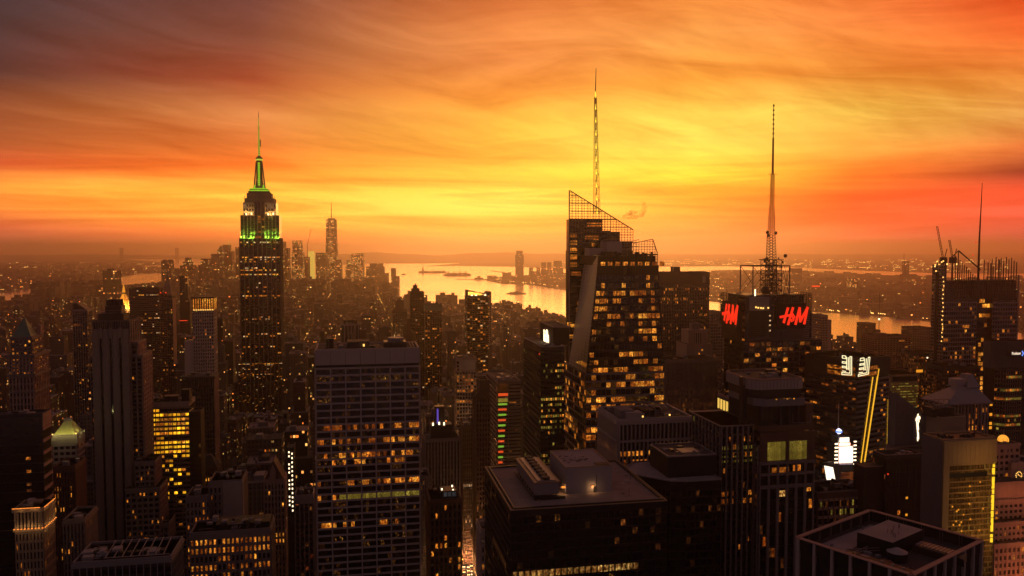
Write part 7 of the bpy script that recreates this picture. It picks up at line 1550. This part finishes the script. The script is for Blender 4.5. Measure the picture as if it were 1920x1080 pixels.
while v < 6200:
    blk = 62; far = v > 2600; vfar = v > 3900
    for ai in range(len(AV)-1):
        u0, u1 = AV[ai]+14, AV[ai+1]-14
        x, y = g2w((u0+u1)/2, v)
        if abs(x) > .74*y+260: continue
        rows = 1 if vfar else 2
        for rw in range(rows):
            u = u0; dd = (blk-2)/rows
            while u < u1-8:
                w = rnd.uniform(13, 30)*(1.0 if not far else 1.35 if not vfar else 2.0)
                if u+w > u1: w = u1-u
                if w < 7: break
                X_, Y_ = g2w(u, v); col = proj((X_, Y_, 30))[0]
                t = rnd.random()
                if v < 1500: h = rnd.uniform(25, 60) if t < .5 else rnd.uniform(50, 105) if t < .86 else rnd.uniform(90, 160)
                elif v < 3200: h = rnd.uniform(14, 34) if t < .55 else rnd.uniform(28, 60) if t < .92 else rnd.uniform(55, 110)
                elif v < 4300: h = rnd.uniform(12, 28) if t < .75 else rnd.uniform(25, 55) if t < .95 else rnd.uniform(50, 90)
                else: h = rnd.uniform(15, 45) if t < .5 else rnd.uniform(40, 110) if t < .85 else rnd.uniform(90, 190)
                if col > 1000 and v > 1500: h *= .75
                if v < 900: h *= rnd.uniform(.8, 1.25)
                if v > 3900 and (380 < col < 745): h *= 1.25
                if rnd.random() < .93: lot(u, v+rw*dd, w-.4, dd-rnd.uniform(.4, 6), h, rnd.random())
                u += w
    v += 80
    if v > 4200: v += 0
# what shows: paint far to near on a coarse grid and count
import numpy as np
GW, GH = 960, 540
idm = np.full((GH, GW), -1, np.int32)
items = []
for i, L in enumerate(LOTS): items.append((g2w(L[0]+L[2]/2, L[1]+L[3]/2)[1], i, L))
for k, (foot, x0, x1, yt, yb, Yd) in enumerate(HERO): items.append((Yd, -2, (foot, x0, x1, yt)))
items.sort(key=lambda t: -t[0])
for yy, i, L in items:
    if i >= 0:
        P = [g2w(L[0], L[1]), g2w(L[0]+L[2], L[1]), g2w(L[0]+L[2], L[1]+L[3]), g2w(L[0], L[1]+L[3])]
        c = [proj((x, y, L[4])) for x, y in P]; c2 = [proj((x, y, 0)) for x, y in P]
        xa, xb = min(q[0] for q in c+c2), max(q[0] for q in c+c2); ya = min(q[1] for q in c); yb_ = max(q[1] for q in c2)
    else:
        xa, xb, ya, yb_ = L[1], L[2], L[3], 1080
    a, b_ = max(0, int(xa/2)), min(GW, int(math.ceil(xb/2))); c_, d_ = max(0, int(ya/2)), min(GH, int(math.ceil(yb_/2)))
    if a < b_ and c_ < d_: idm[c_:d_, a:b_] = i
cnt = np.bincount(idm[idm >= 0].ravel(), minlength=len(LOTS))
order = np.argsort(-cnt); seen_n = int((cnt > 0).sum())
indiv = [int(i) for i in order[:290] if cnt[i] > 5]
indset = set(indiv)
print('LOTS', len(LOTS), 'seen', seen_n, 'individual', len(indiv), 'smallest', cnt[indiv[-1]])
RM = ['roof_dark', 'roof_grey', 'roof_gravel', 'stone_dark']
def roofscape(b, r, x0, x1, y0, y1, z, m0, dens=1.0, name=None):
    w, d = x1-x0, y1-y0
    if w < 6 or d < 6: return
    bw, bd = w*r.uniform(.2, .45), d*r.uniform(.2, .5); bx, by = x0+r.uniform(.05, .5)*w, y0+r.uniform(.1, .45)*d
    b.box(bx, bx+bw, by, by+bd, z, z+r.uniform(2.5, 6), m0, m0)
    for q in range(int(r.uniform(1, 5)*dens)):
        s = r.uniform(.8, 2.6); x, y = r.uniform(x0+1, x1-s-1), r.uniform(y0+1, y1-s-1); b.box(x, x+s, y, y+s*r.uniform(.6, 2), z, z+r.uniform(.6, 2.2), m0, m0)
# --- the rest as one mass
mass = MB(); mats = FM+['wide_brown', 'wide_stone', 'wide_dark', 'dist_brown', 'dist_stone']+RM; nf_ = len(FM)
def wpts(u0, u1, v0, v1): return [g2w(u0, v0), g2w(u1, v0), g2w(u1, v1), g2w(u0, v1)]
for i, L in enumerate(LOTS):
    if i in indset: continue
    u, v, w, d, h, k, y = L
    if cnt[i] == 0 and y < 2500: continue
    m0 = int(k*nf_) if y < 1500 else nf_+int(k*3) if y < 3000 else nf_+3+int(k*2)
    uo = (int(k*997)*7.0, int(k*313)*5.0); mr = nf_+5+int(k*37) % 4
    mass.prism(wpts(u, u+w, v, v+d), 0, h, m0, mr, uo=uo)
    if y < 3000:
        a, c = u+w*(.2+.3*k), u+w*(.5+.4*k); e = v+d*.25; mass.prism(wpts(a, c, e, e+d*.4), h, h+3+4*k, mr, mr)
    elif k > .6: mass.prism(wpts(u+w*.2, u+w*.6, v+d*.2, v+d*.7), h, h+5+9*k, m0, mr, uo=uo)
tag(mass.build('city_blocks', [M[q] for q in mats]), 'dense brown blocks of the lower city fading into the haze', 'buildings', None, 'stuff')
# --- the 290 that show largest, each a building of its own
LM = [('the tallest green lit tower', 487, 600), ('the pale striped tower', 205, 700), ('the gold lit block', 315, 830), ('the wide gridded slab', 690, 800), ('the slim black tower', 783, 600), ('the slanted yellow crown', 895, 600),
      ('the green and orange stripes', 945, 790), ('the faceted glass tower', 1160, 640), ('the wide dark slab', 1283, 560), ('the red sign letters', 1460, 600), ('the bulb strip tower', 1600, 740), ('the mast tower', 1840, 600),
      ('the tan gridded tower', 1800, 900), ('the floodlit colonnade', 60, 970), ('the gold pyramid', 228, 560), ('the bright avenue', 890, 1000), ('the gravel roof', 1080, 900), ('the white billboard', 1580, 850), ('the ribbed stone tower', 830, 880),
      ('the green pyramid roof', 122, 805), ('the pyramid topped stone tower', 45, 620), ('the heavy concrete piers', 1230, 820), ('the pale gridded crown tower', 382, 600), ('the river bank', 1000, 570), ('the black glass block', 40, 860), ('the tan floodlit block', 1695, 720)]
ORD = ['', 'second ', 'third ', 'fourth ', 'fifth ', 'sixth ', 'seventh ', 'eighth ', 'ninth ', 'tenth ', 'eleventh ', 'twelfth ', 'thirteenth ', 'fourteenth ', 'fifteenth ', 'sixteenth ', 'seventeenth ', 'eighteenth ', 'nineteenth ', 'twentieth ']
CN = {'block_brown': 'brown', 'block_stone': 'beige', 'block_brick': 'red brick', 'block_grey': 'grey', 'block_dark': 'black', 'block_tan': 'tan'}
desc = {}; info = []
ys_, xs_ = np.nonzero(idm >= 0); ids = idm[ys_, xs_]
for i in indiv:
    u, v, w, d, h, k, y = LOTS[i]; mk = ids == i; px = float(xs_[mk].mean())*2; py = float(ys_[mk].mean())*2
    top = proj((*g2w(u+w/2, v), h))
    lm = min(LM, key=lambda q: math.hypot(q[1]-px, (q[2]-py)*1.2)); dx, dy = px-lm[1], py-lm[2]
    rel = ('right of ' if dx > 0 else 'left of ') if abs(dx) > abs(dy)*.8 else ('below ' if dy > 0 else 'above ')
    size = 'tall' if h > 85 else 'mid rise' if h > 45 else 'low'
    kind = int(k*1000) % 3; roof = ('water tank', 'roof shed', 'setback top')[kind]
    key = (size, CN[FM[int(k*6)]], roof, rel, lm[0]); info.append((i, key, math.hypot(dx, dy), kind))
cnt_k = {}
for i, key, dist, kind in sorted(info, key=lambda t: t[2]): cnt_k[key] = cnt_k.get(key, 0)+1; desc[i] = (key, cnt_k[key], kind)
tank_me = None
for i in indiv:
    (size, cn, roof, rel, lm), num, kind = desc[i]; u, v, w, d, h, k, y = LOTS[i]
    n = ORD[num-1] if num <= len(ORD) else ''
    lab = '%s%s %s building with %s, %s%s' % (n and n+'nearest ', size.replace('mid rise', 'mid-rise'), cn, roof, rel, lm)
    wx, wy = g2w(u, v); root = empty('apartment_building' if size != 'tall' else 'office_building', (wx, wy, 0), TH, lab, 'building', 'plain buildings of the city')
    r_ = random.Random(int(k*1e6)); mk = FM[int(k*6)]; mr = RM[int(k*37) % 4]; hs = h*(.80 if kind == 2 else 1.0); hp_ = 1.1
    b = MB(); uo = (int(k*997)*7.0, 0)
    b.box(0, w, 0, d, 0, hs, 0, 1, uo=uo)
    if kind == 2: b.box(w*.12, w*.82, d*.2, d*.95, hs, h, 0, 1, uo=uo)
    if y < 1100:                       # piers and string courses in relief on the nearer ones
        nb = max(3, int(w/3.2)); 
        for q in range(nb+1): a = w*q/nb; b.box(max(0, a-.35), min(w, a+.35), -.35, 0, 0, hs, 2, 2)
        for q in range(3): z = hs*(.35+.3*q); b.box(-.4, w+.4, -.5, d, z-.5, z, 2, 2)
    b.build('wall', [M[mk], M[mr], M[('stone_mid', 'stone_dark', 'brick')[int(k*77) % 3]]], root)
    b = MB(); z = hs
    for (a0, a1, c0, c1) in ((-.3, w+.3, -.3, .4), (-.3, w+.3, d-.4, d+.3), (-.3, .4, .4, d-.4), (w-.4, w+.3, .4, d-.4)): b.box(a0, a1, c0, c1, z-.4, z+hp_)
    b.build('parapet', M[('stone_mid', 'stone_dark', 'stone_light')[int(k*51) % 3]], root)
    b = MB(); roofscape(b, r_, .6, w-.6, .6, d-.6 if kind != 2 else d*.2-.1 if d*.2 > 7 else d-.6, hs, 0, 1.6); 
    if kind == 2: roofscape(b, r_, w*.14, w*.8, d*.22, d*.93, h, 0, 1)
    if b.f: b.build('roof_shed', M[('metal_grey', 'stone_dark', 'stone_mid')[int(k*29) % 3]], root)
    if kind == 0 or y < 900:
        zt = h if kind == 2 else hs; x, yv = w*r_.uniform(.25, .7), d*r_.uniform(.35, .75)
        t_ = MB(); [t_.bar((x+a*1.2, yv+c*1.2, zt), (x+a*1.2, yv+c*1.2, zt+3.4), .14) for a, c in ((-1, -1), (1, -1), (1, 1), (-1, 1))]; t_.cyl(x, yv, 2.0, zt+3.4, zt+7.2, 10); t_.cyl(x, yv, 2.2, zt+7.2, zt+8.8, 10, r1=.1); t_.build('water_tank', M['stone_dark'], root)
# ---------------------------------------------------------------- Brooklyn, New Jersey: low mass beyond the rivers
def spread(name, poly, n, seed, ymax, hh, label, sizes=(20, 60), mats_=('dist_brown', 'dist_stone'), ymin=0):
    r = random.Random(seed); b = MB(); xs = [p[0] for p in poly]; ys = [p[1] for p in poly]; k = 0; tries = 0; pts = []
    while k < n and tries < n*30:
        tries += 1; y = max(min(ys), ymin)*((min(max(ys), ymax)/max(min(ys), ymin))**r.random()); x = r.uniform(-.72, .72)*y
        if not inpoly(x, y, poly): continue
        s = r.uniform(*sizes)*(.6+y/9000); h = hh*(r.random()**3*2.6+.4)
        P = [(x, y), (x+s, y), (x+s, y+s*.8), (x, y+s*.8)]
        if not all(inpoly(a, c, poly) for a, c in P): continue
        b.prism(P, 1, 1+h, r.randrange(2), 2, uo=(r.randrange(900)*9.0, 0)); pts.append((x, y, h)); k += 1
    tag(b.build(name, [M[mats_[0]], M[mats_[1]], M['roof_dark']]), label, 'buildings', None, 'stuff'); return pts
spread('brooklyn_blocks', LANDS['brooklyn_ground'], 2600, 3, 14000, 16, 'low hazy blocks beyond the left river', ymin=3000)
spread('new_jersey_blocks', LANDS['new_jersey_ground'], 2600, 5, 9000, 14, 'low hazy blocks across the right hand river', ymin=2500)
# lights too many and too far to count
def lights(name, poly, n, seed, y0, y1, size, matn, label, x0=-.7, x1=.7, power=1.0):
    r = random.Random(seed); b = MB(); k = 0; tries = 0
    while k < n and tries < n*40:
        tries += 1; y = y0*((y1/y0)**(r.random()**power)); x = r.uniform(x0, x1)*y
        if poly and not inpoly(x, y, poly): continue
        s = size*y/1500*r.uniform(.5, 1.25); z = r.uniform(3, 14)+s; b.box(x-s/2, x+s/2, y-s/2, y+s/2, z, z+s*r.uniform(.6, 1.0), bottom=True); k += 1
        if r.random() < .45:
            for q in range(r.randint(1, 5)): dx = (q+1)*s*r.uniform(1.5, 3); b.box(x+dx-s/2, x+dx+s/2, y-s/2, y+s/2, z, z+s*.8, bottom=True)
    tag(b.build(name, M[matn]), label, 'lights', None, 'stuff')
glow('far_light', tone(255, 180, 80), 2.6); glow('far_light_hot', tone(255, 190, 95), 3.6)
BK, NJ, FS_, MH = LANDS['brooklyn_ground'], LANDS['new_jersey_ground'], LANDS['far_shore_ground'], isl
lights('brooklyn_lights', BK, 220, 1, 3200, 15000, 1.0, 'far_light_hot', 'scattered warm lights beyond the left river')
lights('new_jersey_lights', NJ, 220, 2, 2700, 9000, 1.1, 'far_light_hot', 'scattered warm lights across the right river')
lights('far_shore_lights', FS_, 420, 3, 9000, 19000, .95, 'far_light_hot', 'band of tiny lights along the far right horizon', .05, .62)
lights('city_lights', MH, 600, 4, 900, 4900, 1.0, 'far_light', 'street and roof lights scattered over the lower city')
b = MB(); r = random.Random(12)
for U in AV:                          # lamps strung along the avenues and some cross streets
    v = 900
    while v < 4900:
        x, y = g2w(U+r.choice((-11, 11)), v); v += 26
        if y > 0 and abs(x) < .7*y and r.random() < .8 and inpoly(x, y, isl): s_ = .75*y/1500*r.uniform(.5, 1.2); b.box(x-s_/2, x+s_/2, y-s_/2, y+s_/2, 8, 8+s_, bottom=True)
for kk in range(46):
    V = 300+80*r.randint(8, 56)-9
    for q in range(-70, 80):
        x, y = g2w(q*34, V)
        if y > 850 and abs(x) < .7*y and r.random() < .6 and inpoly(x, y, isl): s_ = .7*y/1500*r.uniform(.5, 1.2); b.box(x-s_/2, x+s_/2, y-s_/2, y+s_/2, 8, 8+s_, bottom=True)
tag(b.build('avenue_lights', M['far_light']), 'lines of street lamps down the far avenues', 'lights', None, 'stuff')
def shore_lights(name, pix, n, seed, label, size=1.2):
    r = random.Random(seed); b = MB(); P = [ground(x, y) for x, y in pix]
    for k in range(n):
        t = r.random()*(len(P)-1); i = int(t); p = P[i].lerp(P[i+1], t-i); s = size*p.y/1500*r.uniform(.6, 1.2); yv = p.y*(1+r.uniform(.002, .03)); b.box(p.x-s/2, p.x+s/2, yv-s/2, yv+s/2, 3, 3+s, bottom=True)
    tag(b.build(name, M['far_light_hot']), label, 'lights', None, 'stuff')
shore_lights('quay_lights', [(1560, 585), (1650, 591), (1745, 601), (1850, 614), (1920, 622)], 60, 3, 'row of lamps on the far quay reflected in the orange river', 1.5)
shore_lights('quay_lights', [(1060, 541), (1250, 554), (1345, 564), (1440, 577), (1560, 584)], 40, 4, 'row of lamps on the far quay behind the antenna tower', 1.3)
shore_lights('quay_lights', [(935, 531), (1000, 533), (1060, 540)], 30, 6, 'row of lamps at the foot of the towers across the harbour', 1.2)
shore_lights('rail_yard_lights', [(145, 525), (192, 524)], 44, 7, 'two close rows of lamps on the left river bank', 1.2)
shore_lights('rail_yard_lights', [(85, 527), (106, 522)], 16, 8, 'short slanting bright strip of lamps on the far left', 1.5)
shore_lights('quay_lights', [(870, 563), (930, 567), (1000, 571)], 40, 9, 'row of small lamps along the near river quay at centre', 1.1)
# ---------------------------------------------------------------- the avenue, its traffic and lamps
b = MB(); ua = 0.0; wpts = lambda a, c, e, f: [a2w(a, e), a2w(c, e), a2w(c, f), a2w(a, f)]
def strip(mb, ua, ub, v0, v1, z, m=0): mb.quad(*[(*a2w(*q), z) for q in ((ua, v0), (ub, v0), (ub, v1), (ua, v1))], m)
strip(b, ua-11, ua+11, -60, 1400, 1.21); tag(b.build('road', M['asphalt']), kind='structure')
b = MB()
for s_ in (-1, 1):
    u_ = ua+s_*13.5; P = wpts(u_-2.5, u_+2.5, -60, 1400); b.prism(P, 1.2, 1.36)
tag(b.build('pavement', M['stone_mid']), kind='structure')
b = MB()
for l in (-5.5, 0, 5.5):
    v = 0
    while v < 900: strip(b, ua+l-.1, ua+l+.1, v, v+3, 1.214); v += 9
v = 20
while v < 900:
    for q in range(8): strip(b, ua-10+q*2.6, ua-8.8+q*2.6, v-3, v, 1.214)
    v += 80
glowm = wallmat('paint_white', (.7, .7, .68)); tag(b.build('road_markings', M['paint_white']), kind='structure')
car_cols = [('yellow', (.55, .33, .02)), ('black', (.02, .02, .022)), ('silver', (.35, .35, .36)), ('white', (.6, .6, .58)), ('dark red', (.16, .02, .02))]
for nm, c in car_cols: mm, t = newmat('car_'+nm); principled(t, (*c, 1), .3, spec=.6)
glow('headlight', tone(255, 215, 150), 9.0); glow('taillight', tone(255, 40, 15), 6.0)
def car_proto(nm):
    r = empty('car', (0, 0, 0)); b = MB(); hw = .92
    prof = [(-2.25, .35), (2.25, .35), (2.3, .7), (2.1, .92), (1.2, 1.0), (-1.9, 1.02), (-2.25, .85)]
    def loft(b, pr, hw, m=0):
        n = len(pr)
        for i in range(n): a, c = pr[i], pr[(i+1) % n]; b.quad((-hw, a[0], a[1]), (hw, a[0], a[1]), (hw, c[0], c[1]), (-hw, c[0], c[1]), m)
        b.poly([(-hw, p[0], p[1]) for p in pr][::-1], m); b.poly([(hw, p[0], p[1]) for p in pr], m)
    loft(b, prof, hw); o = b.build('body', M['car_'+nm], r)
    b = MB(); loft(b, [(-1.7, 1.0), (.9, 1.0), (.35, 1.46), (-1.15, 1.46)], .78); b.build('cabin', M['glass'], r)
    for sx in (-1, 1):
        b = MB(); b.box(sx*.62-.28, sx*.62+.28, -2.42, -2.26, .55, .9, bottom=True); b.build('headlight', M['headlight'], r); b = MB(); b.box(sx*.66-.24, sx*.66+.24, 2.31, 2.4, .6, .86, bottom=True); b.build('taillight', M['taillight'], r)
        for yy in (-1.4, 1.4):
            b = MB(); P = [(yy+.34*math.cos(2*math.pi*k/10), .34+.34*math.sin(2*math.pi*k/10)) for k in range(10)]; b.poly([(sx*.95, p[0], p[1]) for p in P]); b.poly([(sx*.72, p[0], p[1]) for p in P][::-1])
            for k in range(10): a, c = P[k], P[(k+1) % 10]; b.quad((sx*.72, a[0], a[1]), (sx*.95, a[0], a[1]), (sx*.95, c[0], c[1]), (sx*.72, c[0], c[1]))
            b.build('wheel', M['black'], r)
    return r
protos = [car_proto(nm) for nm, _ in car_cols]
used = [0]*5; r_ = random.Random(21); lanes = (-8.4, -5.0, -1.7, 1.7, 5.0, 8.4); k = 0
for li, lu in enumerate(lanes):
    v = 20+r_.uniform(0, 8); ln = 0
    while v < 430:
        ci = r_.choice((0, 0, 0, 1, 1, 2, 3, 4)); nm = car_cols[ci][0]
        if used[ci] == 0: c = protos[ci]
        else:
            c = protos[ci].copy(); SC.collection.objects.link(c)
            for ch in protos[ci].children: q = ch.copy(); SC.collection.objects.link(q); q.parent = c
        used[ci] += 1; k += 1; x, y = a2w(lu+r_.uniform(-.3, .3), v); c.location = (x, y, 1.214); c.rotation_euler.z = AANG+(0 if li > 0 else 0)
        tag(c, '%s car in %s lane of the avenue, number %d from the near end' % (nm, ('the leftmost', 'the second', 'the third', 'the fourth', 'the fifth', 'the rightmost')[li], ln+1), 'car', 'cars driving on the avenue'); v += r_.uniform(6.5, 12); ln += 1
for i, q in enumerate(protos):
    if not used[i]:
        for ch in list(q.children): bpy.data.objects.remove(ch)
        bpy.data.objects.remove(q)
def lamp_proto():
    r = empty('street_lamp', (0, 0, 0)); b = MB(); b.bar((0, 0, 0), (0, 0, 8.6), .12, 0, .08, 8); b.bar((0, 0, 8.5), (2.2, 0, 9.0), .07); b.cyl(0, 0, .22, 0, .8, 8); b.build('pole', M['metal_dark'], r); b = MB(); b.box(1.7, 2.7, -.25, .25, 8.75, 8.98, bottom=True); b.build('lamp_head', M['lamp_hot'], r); return r
glow('lamp_hot', tone(255, 165, 70), 14.0)
lp = lamp_proto(); first = True
for s_, side in ((-1, 'left'), (1, 'right')):
    for q in range(12):
        v = 15+q*36; c = lp if first else lp.copy()
        if not first:
            SC.collection.objects.link(c)
            for ch in lp.children: e = ch.copy(); SC.collection.objects.link(e); e.parent = c
        first = False; x, y = a2w(s_*12.2, v); c.location = (x, y, 1.36); c.rotation_euler.z = AANG+(0 if s_ < 0 else math.pi)
        tag(c, 'street lamp on the %s kerb of the avenue, number %d from the near end' % (side, q+1), 'street lamp', 'street lamps along the avenue')
        if q % 2 == 0:
            ld = bpy.data.lights.new('street_glow', 'POINT'); ld.energy = 26000; ld.color = (1, .5, .18); ld.shadow_soft_size = .5; lo = bpy.data.objects.new('street_glow', ld); SC.collection.objects.link(lo); lo.parent = c; lo.location = (2.2, 0, 8.3)
# steam from the roof beside the faceted tower
b = MB(); r_ = random.Random(3); Ys = 640
for (x, y, s) in ((1172, 407, 4), (1178, 404, 5), (1184, 402, 6), (1190, 403, 6), (1197, 401, 5), (1203, 400, 5), (1207, 395, 4), (1209, 389, 3.6), (1208, 383, 3), (1204, 379, 2.4)):
    b.sphere(xw(Ys, hz(Ys, y), x), Ys, hz(Ys, y), s*.62, n=12, k=8)
m = bpy.data.materials.new('steam'); m.use_nodes = True; t = NT(m.node_tree); o = t.node('ShaderNodeOutputMaterial'); pv = t.node('ShaderNodeVolumePrincipled'); pv.inputs['Color'].default_value = (.16, .12, .12, 1); pv.inputs['Anisotropy'].default_value = .2
g = t.node('ShaderNodeNewGeometry'); n = t.noise(g.outputs['Position'], .34, 4, .65, .6); t.l.new(t.mrange(n, .44, .70, 0, .30), pv.inputs['Density']); t.l.new(pv.outputs[0], o.inputs['Volume'])
tag(b.build('steam', m), 'wisp of steam drifting above the faceted glass tower', 'steam', None, 'stuff')
haze()
